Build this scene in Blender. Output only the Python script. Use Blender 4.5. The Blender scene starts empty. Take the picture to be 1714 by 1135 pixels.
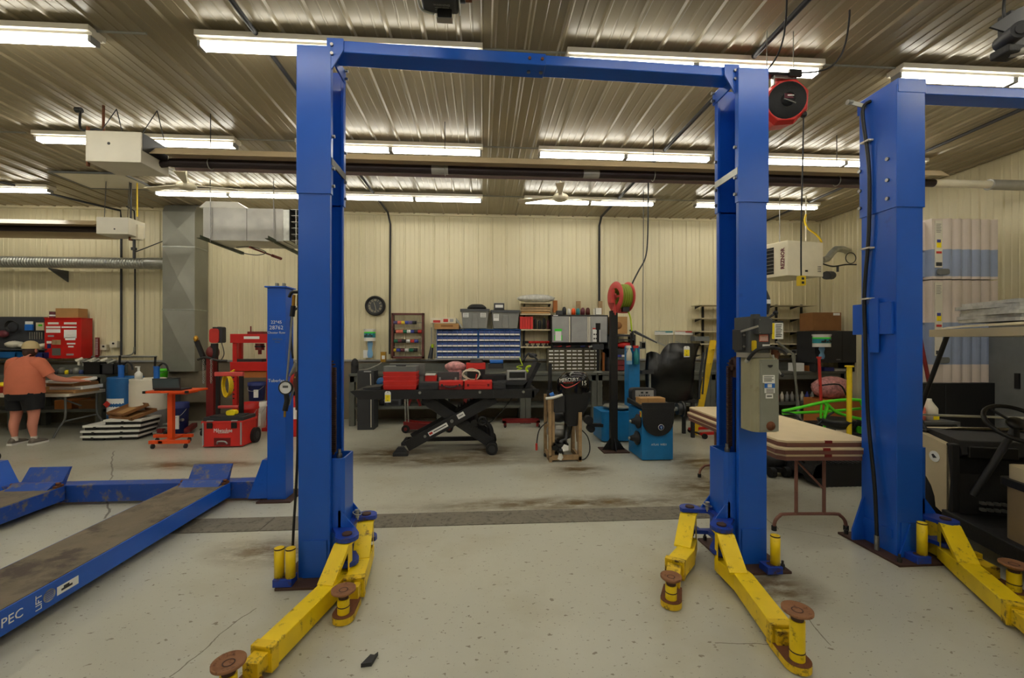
import bpy, math, random
from mathutils import Matrix, Vector
C = bpy.context.scene.collection
rnd = random.Random(7)
PI = math.pi
# ---------------------------------------------------------------- camera frame (used to take real positions from the photo)
FPX, YAW, CH = 720.0, math.radians(3.9), 1.62
FW = Vector((math.sin(YAW), math.cos(YAW), 0)); RT = Vector((math.cos(YAW), -math.sin(YAW), 0)); UP = Vector((0, 0, 1))
CAM = Vector((0, 0, CH))
def W(px, py, Y):
    d = FW + RT*((px-857)/FPX) + UP*((571-py)/FPX)
    return CAM + d*(Y/d.y)
def G(px, py, z=0.0):
    d = FW + RT*((px-857)/FPX) + UP*((571-py)/FPX)
    return CAM + d*((z-CH)/d.z)
# ---------------------------------------------------------------- materials
def lin(c):
    r = []
    for v in c:
        v /= 255.0
        r.append(v/12.92 if v <= .04045 else ((v+.055)/1.055)**2.4)
    return (r[0], r[1], r[2], 1)
MT = {}
def mat(name, rgb, rough=.5, metal=0, var=.12, scale=6, dirt=None, damt=.5, dscale=9, bump=0, emit=None, trans=0, alpha=1, spec=.5, bscale=60):
    m = bpy.data.materials.new(name); m.use_nodes = True; MT[name] = m
    nt = m.node_tree; N = nt.nodes; L = nt.links
    b = N['Principled BSDF']; b.inputs['Roughness'].default_value = rough; b.inputs['Metallic'].default_value = metal
    b.inputs['Specular IOR Level'].default_value = spec
    c = lin(rgb)
    tc = N.new('ShaderNodeTexCoord')
    n = N.new('ShaderNodeTexNoise'); n.inputs['Scale'].default_value = scale; n.inputs['Detail'].default_value = 4
    L.new(tc.outputs['Object'], n.inputs['Vector'])
    r = N.new('ShaderNodeValToRGB'); L.new(n.outputs['Fac'], r.inputs['Fac'])
    r.color_ramp.elements[0].position = .3; r.color_ramp.elements[1].position = .7
    r.color_ramp.elements[0].color = tuple(v*(1-var) for v in c[:3])+(1,)
    r.color_ramp.elements[1].color = tuple(min(1, v*(1+var*.5)) for v in c[:3])+(1,)
    out = r.outputs['Color']
    if dirt:
        n2 = N.new('ShaderNodeTexNoise'); n2.inputs['Scale'].default_value = dscale; n2.inputs['Detail'].default_value = 8; n2.inputs['Roughness'].default_value = .7
        L.new(tc.outputs['Object'], n2.inputs['Vector'])
        r2 = N.new('ShaderNodeValToRGB'); L.new(n2.outputs['Fac'], r2.inputs['Fac'])
        p = .72-.3*damt
        r2.color_ramp.elements[0].position = p; r2.color_ramp.elements[1].position = min(1, p+.12)
        mx = N.new('ShaderNodeMix'); mx.data_type = 'RGBA'
        L.new(r2.outputs['Color'], mx.inputs['Factor']); L.new(out, mx.inputs[6]); mx.inputs[7].default_value = lin(dirt)
        out = mx.outputs[2]
    L.new(out, b.inputs['Base Color'])
    if bump:
        n3 = N.new('ShaderNodeTexNoise'); n3.inputs['Scale'].default_value = bscale; L.new(tc.outputs['Object'], n3.inputs['Vector'])
        bp = N.new('ShaderNodeBump'); bp.inputs['Strength'].default_value = bump; bp.inputs['Distance'].default_value = .01
        L.new(n3.outputs['Fac'], bp.inputs['Height']); L.new(bp.outputs['Normal'], b.inputs['Normal'])
    if emit:
        b.inputs['Emission Color'].default_value = (emit[0], emit[1], emit[2], 1); b.inputs['Emission Strength'].default_value = emit[3]
    if trans: b.inputs['Transmission Weight'].default_value = trans
    if alpha < 1: b.inputs['Alpha'].default_value = alpha
    return m
mat('blue', (26, 92, 200), .28, dirt=(20, 70, 164), damt=.25, dscale=3, var=.08, scale=2)
mat('blue_dirty', (22, 62, 165), .42, dirt=(70, 50, 36), damt=.55, dscale=14)
mat('blue_worn', (26, 72, 160), .5, dirt=(118, 108, 96), damt=.62, dscale=9)
mat('yellow', (246, 212, 14), .4, dirt=(120, 78, 22), damt=.46, dscale=14, var=.1)
mat('yellow_worn', (232, 194, 24), .5, dirt=(74, 48, 24), damt=.72, dscale=16)
mat('rust', (112, 66, 38), .8, dirt=(66, 46, 36), damt=.6, dscale=22)
mat('rust_disc', (146, 100, 66), .7, dirt=(100, 60, 36), damt=.6, dscale=30)
mat('rust_dark', (72, 48, 38), .7, dirt=(120, 80, 50), damt=.35, dscale=25)
mat('runway', (116, 104, 84), .62, dirt=(70, 58, 48), damt=.72, dscale=3.5, var=.25, scale=5, bump=.15)
mat('steel', (150, 150, 148), .35, .9)
mat('steel_dark', (70, 70, 70), .45, .7)
mat('galv', (176, 178, 172), .38, .75, var=.18, scale=12)
mat('galv_flat', (150, 150, 140), .45, .45, var=.1, scale=3)
mat('black', (20, 20, 21), .45)
mat('black_gloss', (12, 12, 14), .15)
mat('black_tex', (30, 30, 32), .6, bump=.2)
mat('charcoal', (48, 49, 52), .55)
mat('rubber', (26, 26, 27), .75)
mat('grey', (112, 114, 112), .5)
mat('grey_light', (160, 160, 158), .5)
mat('grey_dark', (74, 76, 78), .5)
mat('bench_grey', (98, 100, 92), .5, dirt=(70, 68, 60), damt=.4)
mat('board_dark', (62, 64, 70), .6)
mat('white', (232, 230, 222), .5, var=.04)
mat('offwhite', (222, 214, 190), .45, var=.06)
mat('cream', (232, 224, 198), .4, var=.05)
mat('paper', (240, 240, 236), .7, var=.02)
mat('red', (196, 26, 22), .4, var=.08)
mat('red_case', (214, 44, 38), .45, var=.08)
mat('red_dark', (120, 22, 22), .5, dirt=(60, 24, 22), damt=.4)
mat('red_brown', (96, 44, 36), .6)
mat('orange', (244, 84, 24), .4, var=.06)
mat('green', (90, 224, 40), .35)
mat('green_note', (70, 230, 60), .6)
mat('yellow_ladder', (230, 190, 20), .5)
mat('yellow_clean', (240, 206, 24), .45)
mat('tag_yellow', (250, 225, 20), .6)
mat('lime', (190, 220, 30), .5)
mat('blue_drum', (24, 96, 158), .4)
mat('blue_machine', (30, 124, 188), .35, dirt=(24, 84, 130), damt=.3)
mat('blue_bright', (36, 110, 200), .45)
mat('blue_bin', (66, 84, 144), .3, var=.45, scale=24)
mat('navy', (28, 44, 110), .5)
mat('bluewipe', (130, 180, 220), .8)
mat('plastic_white', (220, 214, 196), .45, var=.05)
mat('plastic_clear', (205, 205, 200), .3, trans=.35)
mat('cardboard', (178, 136, 84), .8, var=.08)
mat('cardboard_dark', (140, 96, 54), .8)
mat('wood', (176, 146, 106), .7, var=.25, scale=14)
mat('wood_orange', (186, 112, 52), .7)
mat('tabletop', (216, 196, 158), .6, var=.06)
mat('table_edge', (120, 78, 66), .6)
mat('table_leg', (136, 92, 78), .55, dirt=(100, 70, 56), damt=.4)
mat('shelf_board', (206, 194, 160), .6)
mat('gloss_black_panel', (14, 15, 16), .28, bump=.12, bscale=160)
mat('pinkwrap', (214, 150, 150), .45, var=.5, scale=22)
mat('clearwrap', (206, 206, 200), .25, var=.25, scale=18, bump=.8, bscale=22)
mat('skin', (214, 140, 118), .6, var=.05)
mat('shirt', (216, 122, 92), .85, var=.06, bump=.4, bscale=14)
mat('shorts', (18, 18, 24), .8)
mat('hair', (62, 36, 24), .6)
mat('cap', (205, 186, 140), .8)
mat('shoe', (120, 110, 100), .7)
mat('white_sock', (220, 214, 206), .8)
mat('gun_brown', (86, 46, 38), .5)
mat('brass', (196, 150, 60), .3, .8)
mat('screen', (70, 84, 90), .2)
mat('lamp_housing', (226, 220, 204), .45, var=.03)
mat('tube_glow', (255, 255, 255), .5, emit=(1, .965, .86, 15.5), var=0)
mat('beige_paint', (196, 176, 140), .35, var=.05)
mat('heater_white', (214, 208, 190), .35, dirt=(150, 130, 100), damt=.1, var=.04)
mat('tube_dark', (56, 46, 48), .4, .4)
mat('grey_metal', (168, 166, 160), .35, .3)
mat('green_angle', (66, 74, 56), .6)
mat('tan_body', (206, 190, 154), .3, var=.03)
mat('tan_dark', (140, 120, 88), .35)
mat('corr_white', (214, 200, 188), .45, var=.03)
mat('corr_blue', (146, 158, 184), .45, var=.05)
mat('drain', (124, 118, 104), .8, dirt=(92, 86, 76), damt=.7, dscale=20, bump=.5, bscale=220)
mat('teal', (40, 140, 150), .4)
mat('purple_red', (120, 40, 40), .5)
mat('pink_red', (214, 80, 76), .45)
mat('tank', (160, 156, 130), .4, dirt=(126, 118, 92), damt=.5, dscale=5)
mat('tank_rib', (140, 142, 132), .4)
mat('cable_green', (134, 150, 36), .5)
for nm, c in dict(sp_red=(200, 50, 40), sp_yellow=(230, 200, 50), sp_blue=(60, 70, 160), sp_green=(20, 110, 80), sp_white=(220, 220, 215), sp_black=(30, 30, 32), sp_violet=(96, 84, 130), sp_salmon=(230, 120, 100), sp_maroon=(110, 50, 60)).items():
    mat(nm, c, .45)
# ---------------------------------------------------------------- mesh builder
def bx(M, x0, y0, x1, y1, Y, d):
    "box whose front face covers the given stretch at depth Y"
    a, b = W(x0, y0, Y), W(x1, y1, Y); M.box(a.x, b.x, Y, Y+d, b.z, a.z); return M
class MB:
    def __init__(s, m='grey', M=None):
        s.v = []; s.f = []; s.fm = []; s.fs = []; s.mats = []; s.M = M or Matrix.Identity(4); s.use(m)
    def use(s, m):
        if m not in s.mats: s.mats.append(m)
        s.c = s.mats.index(m); return s
    def at(s, loc=(0, 0, 0), rz=0, rx=0, ry=0, base=None):
        s.M = (base or Matrix.Identity(4)) @ Matrix.Translation(loc) @ Matrix.Rotation(rz, 4, 'Z') @ Matrix.Rotation(ry, 4, 'Y') @ Matrix.Rotation(rx, 4, 'X'); return s
    def add(s, vs, fs, smooth=False, M=None):
        o = len(s.v); T = s.M @ M if M else s.M
        s.v += [T @ Vector(p) for p in vs]
        for f in fs:
            s.f.append([i+o for i in f]); s.fm.append(s.c); s.fs.append(smooth)
        return s
    def box(s, x0, x1, y0, y1, z0, z1, M=None):
        v = [(x, y, z) for z in (z0, z1) for y in (y0, y1) for x in (x0, x1)]
        return s.add(v, [(0, 2, 3, 1), (4, 5, 7, 6), (0, 1, 5, 4), (2, 6, 7, 3), (0, 4, 6, 2), (1, 3, 7, 5)], M=M)
    def hexa(s, b, t):      # bottom quad, top quad (ccw)
        return s.add(list(b)+list(t), [(3, 2, 1, 0), (4, 5, 6, 7)]+[(i, (i+1) % 4, 4+(i+1) % 4, 4+i) for i in range(4)])
    def bar(s, p0, p1, w, h, up=(0, 0, 1)):   # box of width w, height h from p0 to p1
        p0 = Vector(p0); p1 = Vector(p1); d = (p1-p0); l = d.length; d.normalize()
        u = Vector(up); r = d.cross(u)
        if r.length < 1e-5: r = d.cross(Vector((0, 1, 0)))
        r.normalize(); u = r.cross(d)
        M = Matrix((r, d, u)).transposed().to_4x4(); M.translation = p0
        return s.box(-w/2, w/2, 0, l, -h/2, h/2, M=M)
    def frame(s, p0, p1):
        p0 = Vector(p0); d = Vector(p1)-p0; l = d.length; d.normalize()
        a = Vector((0, 0, 1)) if abs(d.z) < .9 else Vector((1, 0, 0))
        r = d.cross(a).normalized(); u = r.cross(d)
        M = Matrix((r, u, d)).transposed().to_4x4()
        if M.determinant() < 0: M = Matrix((u, r, d)).transposed().to_4x4()
        M.translation = p0; return M, l
    def cyl(s, p0, p1, r, r2=None, n=16, caps=True):
        M, l = s.frame(p0, p1); r2 = r if r2 is None else r2
        v = [(r*math.cos(2*PI*i/n), r*math.sin(2*PI*i/n), 0) for i in range(n)]+[(r2*math.cos(2*PI*i/n), r2*math.sin(2*PI*i/n), l) for i in range(n)]
        s.add(v, [(i, (i+1) % n, n+(i+1) % n, n+i) for i in range(n)], True, M)
        if caps: s.add(v, [tuple(range(n-1, -1, -1)), tuple(range(n, 2*n))], False, M)
        return s
    def lathe(s, prof, p0=(0, 0, 0), p1=(0, 0, 1), n=20, arc=1.0, smooth=True):
        M, l = s.frame(p0, p1); k = len(prof); v = []
        m = n if arc >= 1 else n+1
        for i in range(m):
            a = 2*PI*arc*i/n
            v += [(r*math.cos(a), r*math.sin(a), z) for r, z in prof]
        f = [(i*k+j, ((i+1) % m)*k+j, ((i+1) % m)*k+j+1, i*k+j+1) for i in range(n) for j in range(k-1)]
        return s.add(v, f, smooth, M)
    def tube(s, pts, r, n=8, smooth_path=0, rads=None):
        P = [Vector(p) for p in pts]
        if smooth_path:
            Q = []; RR = []
            for i in range(len(P)-1):
                a = P[max(0, i-1)]; b = P[i]; c = P[i+1]; d = P[min(len(P)-1, i+2)]
                for k in range(smooth_path):
                    t = k/smooth_path
                    Q.append(.5*((2*b)+(c-a)*t+(2*a-5*b+4*c-d)*t*t+(3*b-a-3*c+d)*t**3))
                    if rads: RR.append(rads[i]*(1-t)+rads[i+1]*t)
            Q.append(P[-1]); P = Q
            if rads: rads = RR+[rads[-1]]
        k = len(P); v = []; u = None
        for i, p in enumerate(P):
            d = (P[min(k-1, i+1)]-P[max(0, i-1)])
            if d.length < 1e-9: d = Vector((0, 0, 1))
            d.normalize()
            if u is None:
                u = d.cross(Vector((0, 0, 1)) if abs(d.z) < .9 else Vector((1, 0, 0)))
            u = (u-d*u.dot(d)).normalized(); w = d.cross(u); rr = rads[i] if rads else r
            v += [p+u*(rr*math.cos(2*PI*j/n))+w*(rr*math.sin(2*PI*j/n)) for j in range(n)]
        s.add(v, [(i*n+j, i*n+(j+1) % n, (i+1)*n+(j+1) % n, (i+1)*n+j) for i in range(k-1) for j in range(n)], True)
        return s.add(v, [tuple(range(n-1, -1, -1)), tuple(range((k-1)*n, k*n))])
    def prism(s, poly, d0, d1, plane='xz', smooth=False):   # polygon in a plane, extruded along the third axis
        def q(a, b, d): return (a, d, b) if plane == 'xz' else ((a, b, d) if plane == 'xy' else (d, a, b))
        n = len(poly)
        v = [q(a, b, d0) for a, b in poly]+[q(a, b, d1) for a, b in poly]
        s.add(v, [(i, (i+1) % n, n+(i+1) % n, n+i) for i in range(n)], smooth)
        return s.add(v, [tuple(range(n-1, -1, -1)), tuple(range(n, 2*n))])
    def sphere(s, c, r, n=14, m=8, jit=0):
        if not hasattr(r, '__len__'): r = (r, r, r)
        v = []; f = []
        for j in range(m+1):
            t = PI*j/m
            for i in range(n):
                a = 2*PI*i/n; k = 1+(rnd.random()-.5)*jit
                v.append((c[0]+r[0]*k*math.sin(t)*math.cos(a), c[1]+r[1]*k*math.sin(t)*math.sin(a), c[2]+r[2]*k*math.cos(t)))
        for j in range(m):
            for i in range(n): f.append((j*n+i, (j+1)*n+i, (j+1)*n+(i+1) % n, j*n+(i+1) % n))
        return s.add(v, f, True)
    def torus(s, c, R, r, axis=(0, 0, 1), n=24, m=8, a0=0, a1=2*PI):
        M, _ = s.frame(c, Vector(c)+Vector(axis)); cl = abs(a1-a0-2*PI) < 1e-6; k = n if cl else n+1
        v = []
        for i in range(k):
            a = a0+(a1-a0)*i/n
            for j in range(m):
                b = 2*PI*j/m; q = R+r*math.cos(b)
                v.append((q*math.cos(a), q*math.sin(a), r*math.sin(b)))
        return s.add(v, [(i*m+j, ((i+1) % k)*m+j, ((i+1) % k)*m+(j+1) % m, i*m+(j+1) % m) for i in range(n) for j in range(m)], True, M)
    def rbox(s, x0, x1, y0, y1, z0, z1, r, axis='z', n=4):    # box with four edges along an axis rounded
        if axis == 'z': a0, a1, b0, b1, d0, d1, pl = x0, x1, y0, y1, z0, z1, 'xy'
        elif axis == 'y': a0, a1, b0, b1, d0, d1, pl = x0, x1, z0, z1, y0, y1, 'xz'
        else: a0, a1, b0, b1, d0, d1, pl = y0, y1, z0, z1, x0, x1, 'yz'
        P = []
        for cx, cy, t0 in ((a1-r, b1-r, 0), (a0+r, b1-r, PI/2), (a0+r, b0+r, PI), (a1-r, b0+r, 1.5*PI)):
            for i in range(n+1):
                t = t0+PI/2*i/n; P.append((cx+r*math.cos(t), cy+r*math.sin(t)))
        return s.prism(P, d0, d1, pl)
    def text(s, txt, size, loc, rz=0, rx=PI/2, ry=0, ex=.0015, align='CENTER', sx=1, bold=0):
        cu = bpy.data.curves.new('t', 'FONT'); cu.body = txt; cu.size = size; cu.align_x = align; cu.align_y = 'CENTER'; cu.extrude = ex; cu.resolution_u = 2; cu.offset = bold
        ob = bpy.data.objects.new('t', cu); C.objects.link(ob)
        dg = bpy.context.evaluated_depsgraph_get(); me = bpy.data.meshes.new_from_object(ob.evaluated_get(dg))
        T = Matrix.Translation(loc) @ Matrix.Rotation(rz, 4, 'Z') @ Matrix.Rotation(rx, 4, 'X') @ Matrix.Rotation(ry, 4, 'Z') @ Matrix.Diagonal((sx, 1, 1, 1))
        s.add([v.co.copy() for v in me.vertices], [tuple(p.vertices) for p in me.polygons], M=T)
        bpy.data.objects.remove(ob); bpy.data.curves.remove(cu); bpy.data.meshes.remove(me); return s
    def build(s, name, parent=None, bevel=0, label=None, subsurf=0, origin=None, kind=None):
        me = bpy.data.meshes.new(name); vs = s.v
        if parent is not None:
            inv = WM[parent.name].inverted(); vs = [inv @ v for v in vs]; wm = WM[parent.name]; loc = None
        else:
            if origin is None:
                xs = [v.x for v in vs]; ys = [v.y for v in vs]; zs = [v.z for v in vs]
                origin = ((min(xs)+max(xs))/2, (min(ys)+max(ys))/2, min(zs))
            loc = Vector(origin); vs = [v-loc for v in vs]; wm = Matrix.Translation(loc)
        me.from_pydata([tuple(v) for v in vs], [], s.f); 
        for m in s.mats: me.materials.append(MT[m])
        me.polygons.foreach_set('material_index', s.fm); me.polygons.foreach_set('use_smooth', s.fs); me.update()
        o = bpy.data.objects.new(name, me); C.objects.link(o)
        if loc is not None: o.location = loc
        else: o.parent = parent
        WM[o.name] = wm.copy()
        if bevel:
            b = o.modifiers.new('b', 'BEVEL'); b.width = bevel; b.segments = 2; b.limit_method = 'ANGLE'; b.angle_limit = .7
        if subsurf:
            b = o.modifiers.new('s', 'SUBSURF'); b.levels = subsurf; b.render_levels = subsurf
        if label: o['label'] = label
        if kind: o['kind'] = kind
        return o
WM = {}
def tag(o, label, cat, group=None):
    o['label'] = label; o['category'] = cat
    if group: o['group'] = group
    return o
def thing(name, label, cat, loc=(0, 0, 0), rz=0, group=None):
    o = bpy.data.objects.new(name, None); C.objects.link(o); o.empty_display_size = .1
    o.location = loc; o.rotation_euler = (0, 0, rz); WM[o.name] = Matrix.Translation(loc) @ Matrix.Rotation(rz, 4, 'Z')
    return tag(o, label, cat, group)
def dup(root, loc, rz=0, label=None, scale=None, mats=None):
    def cp(o, par=None):
        c = o.copy(); C.objects.link(c)
        if par is not None: c.parent = par
        if mats and o.type == 'MESH':
            c.data = o.data.copy()
            for i, m in enumerate(c.data.materials):
                if m.name in mats: c.data.materials[i] = MT[mats[m.name]]
        for ch in [x for x in bpy.data.objects if x.parent == o]: cp(ch, c)
        return c
    r = cp(root); r.location = loc; r.rotation_euler = (0, 0, rz)
    if scale: r.scale = scale
    if label: r['label'] = label
    WM[r.name] = Matrix.Translation(loc) @ Matrix.Rotation(rz, 4, 'Z')
    return r
def st(mb, name, bevel=0):
    o = mb.build(name, origin=(0, 0, 0)); o['kind'] = 'structure'; return o
def one(mb, name, label, cat, group=None, bevel=0, subsurf=0):
    return tag(mb.build(name, bevel=bevel, subsurf=subsurf), label, cat, group)
# ---------------------------------------------------------------- camera, view
cd = bpy.data.cameras.new('camera'); cam = bpy.data.objects.new('camera', cd); C.objects.link(cam)
cam.location = CAM; cam.rotation_euler = (PI/2, 0, -YAW); cd.sensor_width = 36; cd.lens = FPX*36/1714; cd.shift_y = (571-567.5)/1714; cd.clip_start = .05
sc = bpy.context.scene; sc.camera = cam
sc.cycles.max_bounces = 6; sc.cycles.diffuse_bounces = 4; sc.cycles.glossy_bounces = 3; sc.cycles.adaptive_threshold = .03
sc.view_settings.view_transform = 'Standard'; sc.view_settings.look = 'None'; sc.view_settings.gamma = 1; sc.view_settings.exposure = .12
w = bpy.data.worlds.new('world'); sc.world = w; w.use_nodes = True; w.node_tree.nodes['Background'].inputs[0].default_value = (.5, .5, .45, 1); w.node_tree.nodes['Background'].inputs[1].default_value = .05
# ---------------------------------------------------------------- the room
ZC, YB, XR, XL, YF = 4.30, 9.15, 7.55, -15.0, -7.0
m = mat('floor_paint', (190, 189, 174), .3, var=.1, scale=.6)
nt = m.node_tree; N = nt.nodes; L = nt.links; b = N['Principled BSDF']
tc = N.new('ShaderNodeTexCoord'); base = b.inputs['Base Color'].links[0].from_socket
def overlay(vecscale, scale, lo, hi, col, detail=5, rough=.6, fac=1.0, mask=None, dist=0):
    global base
    mp = N.new('ShaderNodeMapping'); mp.inputs['Scale'].default_value = vecscale; L.new(tc.outputs['Object'], mp.inputs['Vector'])
    n = N.new('ShaderNodeTexNoise'); n.inputs['Scale'].default_value = scale; n.inputs['Detail'].default_value = detail; n.inputs['Roughness'].default_value = rough; n.inputs['Distortion'].default_value = dist
    L.new(mp.outputs[0], n.inputs['Vector'])
    r = N.new('ShaderNodeMapRange'); r.inputs['From Min'].default_value = lo; r.inputs['From Max'].default_value = hi; r.inputs['To Max'].default_value = fac
    L.new(n.outputs['Fac'], r.inputs['Value']); f = r.outputs[0]
    if mask is not None:
        mm = N.new('ShaderNodeMath'); mm.operation = 'MULTIPLY'; L.new(f, mm.inputs[0]); L.new(mask, mm.inputs[1]); f = mm.outputs[0]
    mx = N.new('ShaderNodeMix'); mx.data_type = 'RGBA'; L.new(f, mx.inputs['Factor']); L.new(base, mx.inputs[6]); mx.inputs[7].default_value = lin(col); base = mx.outputs[2]
def blob(x, y, rx, ry):
    mp = N.new('ShaderNodeMapping'); mp.inputs['Location'].default_value = (-x/rx, -y/ry, 0); mp.inputs['Scale'].default_value = (1/rx, 1/ry, 0); L.new(tc.outputs['Object'], mp.inputs['Vector'])
    ln = N.new('ShaderNodeVectorMath'); ln.operation = 'LENGTH'; L.new(mp.outputs[0], ln.inputs[0])
    r = N.new('ShaderNodeMapRange'); r.inputs['From Min'].default_value = 1; r.inputs['From Max'].default_value = .2; L.new(ln.outputs['Value'], r.inputs['Value']); return r.outputs[0]
overlay((1, 1, 1), 1.1, .5, .75, (164, 156, 128), fac=.6)
overlay((1, 1.6, 1), 20, .655, .69, (112, 100, 78), detail=3, rough=.5, fac=.8)
overlay((1, 2.2, 1), 9, .7, .73, (120, 108, 84), detail=4, rough=.6, fac=.7)
overlay((1, 1.3, 1), 60, .685, .72, (84, 76, 60), detail=2, fac=.9)
overlay((.7, 1.5, 1), 3.2, .66, .74, (132, 116, 84), detail=8, rough=.7, fac=.6)
for x, y, rx, ry in ((-1.35, 6.3, 1.0, .6), (.1, 6.35, .7, .45), (-.5, 5.9, 1.6, .4), (1.2, 5.35, .5, .35), (2.95, 5.5, .7, .7), (-4.0, 5.9, .9, .3), (-1.6, 3.45, .6, .3), (2.6, 4.6, .9, .6), (.9, 4.25, 2.2, .25), (-3.3, 5.9, .6, .2), (1.9, 2.7, .4, .3)):
    overlay((1, 2.2, 1), 3.5, .34, .56, (100, 80, 46), detail=8, rough=.72, fac=1, mask=blob(x, y, rx, ry))
def crack(p, q, wd, col=(96, 86, 66), fac=.8):
    global base
    p = Vector((p[0], p[1], 0)); q = Vector((q[0], q[1], 0)); d = q-p; l = d.length; a = math.atan2(d.y, d.x)
    nz = N.new('ShaderNodeTexNoise'); nz.inputs['Scale'].default_value = 2.5; nz.inputs['Detail'].default_value = 6; L.new(tc.outputs['Object'], nz.inputs['Vector'])
    sc_ = N.new('ShaderNodeVectorMath'); sc_.operation = 'MULTIPLY_ADD'; L.new(nz.outputs['Color'], sc_.inputs[0]); sc_.inputs[1].default_value = (.12, .12, 0); L.new(tc.outputs['Object'], sc_.inputs[2])
    sb = N.new('ShaderNodeVectorMath'); sb.operation = 'SUBTRACT'; L.new(sc_.outputs[0], sb.inputs[0]); sb.inputs[1].default_value = (p.x+.06, p.y+.06, 0)
    rt = N.new('ShaderNodeVectorRotate'); rt.rotation_type = 'Z_AXIS'; rt.inputs['Angle'].default_value = -a; L.new(sb.outputs[0], rt.inputs['Vector'])
    sp = N.new('ShaderNodeSeparateXYZ'); L.new(rt.outputs[0], sp.inputs[0])
    def mth(op, a_, b_=None, v=None):
        m_ = N.new('ShaderNodeMath'); m_.operation = op; L.new(a_, m_.inputs[0])
        if b_ is not None: L.new(b_, m_.inputs[1])
        if v is not None: m_.inputs[1].default_value = v
        return m_.outputs[0]
    on = mth('LESS_THAN', mth('ABSOLUTE', sp.outputs['Y']), v=wd); on2 = mth('LESS_THAN', mth('ABSOLUTE', mth('SUBTRACT', sp.outputs['X'], v=l/2)), v=l/2)
    f = mth('MULTIPLY', mth('MULTIPLY', on, on2), v=fac)
    mx = N.new('ShaderNodeMix'); mx.data_type = 'RGBA'; L.new(f, mx.inputs['Factor']); L.new(base, mx.inputs[6]); mx.inputs[7].default_value = lin(col); base = mx.outputs[2]
for a_, b_, w_ in (((190, 755), (178, 868), .008), ((278, 1133), (425, 1020), .0035), ((1270, 850), (1300, 885), .004), ((1190, 1075), (1300, 1078), .003), ((1395, 1080), (1345, 1025), .003), ((1300, 880), (1420, 905), .003)):
    crack(G(*a_), G(*b_), w_)
L.new(base, b.inputs['Base Color'])
mb = MB('floor_paint'); mb.box(XL, XR, YF, YB+.05, -.1, 0); st(mb, 'floor')
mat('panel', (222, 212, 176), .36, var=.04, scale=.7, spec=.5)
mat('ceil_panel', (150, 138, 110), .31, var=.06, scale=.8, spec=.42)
mat('wainscot', (128, 118, 98), .7, var=.15, scale=3)
def ribs(a0, a1, pitch=.3048, h=.02, off=0):
    P = []; x = a0
    while x < a1:
        P += [(x, 0), (x+.06, 0), (x+.066, .004), (x+.078, .004), (x+.084, 0), (x+.15, 0), (x+.156, .004), (x+.168, .004), (x+.174, 0), (x+.236, 0), (x+.25, h), (x+.272, h), (x+.288, 0)]; x += pitch
    P.append((x, 0)); return [(x, z) for x, z in P if x <= a1]
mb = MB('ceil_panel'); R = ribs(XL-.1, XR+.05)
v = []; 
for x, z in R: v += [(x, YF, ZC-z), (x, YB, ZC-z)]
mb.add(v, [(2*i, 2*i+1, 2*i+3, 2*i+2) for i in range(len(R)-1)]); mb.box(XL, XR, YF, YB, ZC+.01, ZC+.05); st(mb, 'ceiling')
mb = MB('panel'); R = ribs(XL, XR+.05, .3048, .018); v = []
for x, z in R: v += [(x, YB-z, 1.22), (x, YB-z, ZC)]
mb.add(v, [(2*i, 2*i+2, 2*i+3, 2*i+1) for i in range(len(R)-1)])
mb.use('wainscot').box(XL, XR, YB-.005, YB+.1, 0, 1.22); mb.use('panel').box(XL, XR, YB+.02, YB+.1, 1.22, ZC); st(mb, 'wall_back')
mb = MB('grey_light'); mb.box(XL, XR, YB-.045, YB-.006, 1.2, 1.235); st(mb, 'trim_1')
mb = MB('panel'); R = ribs(YF, YB, .3048, .018); v = []
for y, z in R: v += [(XR-z, y, 0), (XR-z, y, ZC)]
mb.add(v, [(2*i, 2*i+1, 2*i+3, 2*i+2) for i in range(len(R)-1)]); mb.box(XR+.02, XR+.1, YF, YB, 0, ZC); st(mb, 'wall_right')
mb = MB('panel'); mb.box(XL-.1, XL, YF, YB, 0, ZC); st(mb, 'wall_left')
mb = MB('panel'); mb.box(XL, XR, YF-.1, YF, 0, ZC); st(mb, 'wall_front')
mb = MB('panel'); mb.box(XL, XR, YB-.05, YB, ZC-.05, ZC-.0); st(mb, 'trim_2')
# floor strip (worn steel plates over the drain)
mb = MB('drain'); xs = [-2.9, -1.9, -.62, .95, 2.15]
for a, c in zip(xs, xs[1:]): mb.box(a+.003, c-.003, 3.8, 4.09, .0, .006)
o = mb.build('trim_3'); o['kind'] = 'structure'
# ---------------------------------------------------------------- fluorescent fixtures
def fixture(x, y, label):
    t = thing('fluorescent_fixture', label, 'light', (x, y, 4.1), group=None)
    M = MB('lamp_housing').at((x, y, 0)); M.box(-1.22, 1.22, -.085, .085, 4.215, 4.262); M.box(-1.22, 1.22, -.05, .05, 4.196, 4.216); M.box(-1.1, 1.1, -.03, .03, 4.26, 4.279); M.build('housing', t)
    for sx in (-1.215, .0):
        for e in (sx+.01, sx+1.195):
            M = MB('grey_light').at((x, y, 0)); M.box(e-.012, e+.012, -.046, .046, 4.146, 4.205); M.build('lamp_socket', t)
        for k in (-.03, .03):
            M = MB('tube_glow').at((x, y, 0)); M.cyl((sx+.025, k, 4.168), (sx+1.18, k, 4.168), .019, n=8); M.build('lamp_tube', t)
    return t
cols = {'far left': -7.0-.9, 'left': -4.42, 'centre-left': -1.22, 'centre-right': 1.98, 'right': 5.2}
rows = {3.9: 'first ceiling row, nearest the lift crossbeam', 5.86: 'middle ceiling row above the radiant tube', 7.85: 'rear ceiling row by the back wall', 1.9: 'row above the photographer', -.8: 'row behind the photographer', -3.4: 'rearmost row behind the photographer'}
first = None
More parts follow.
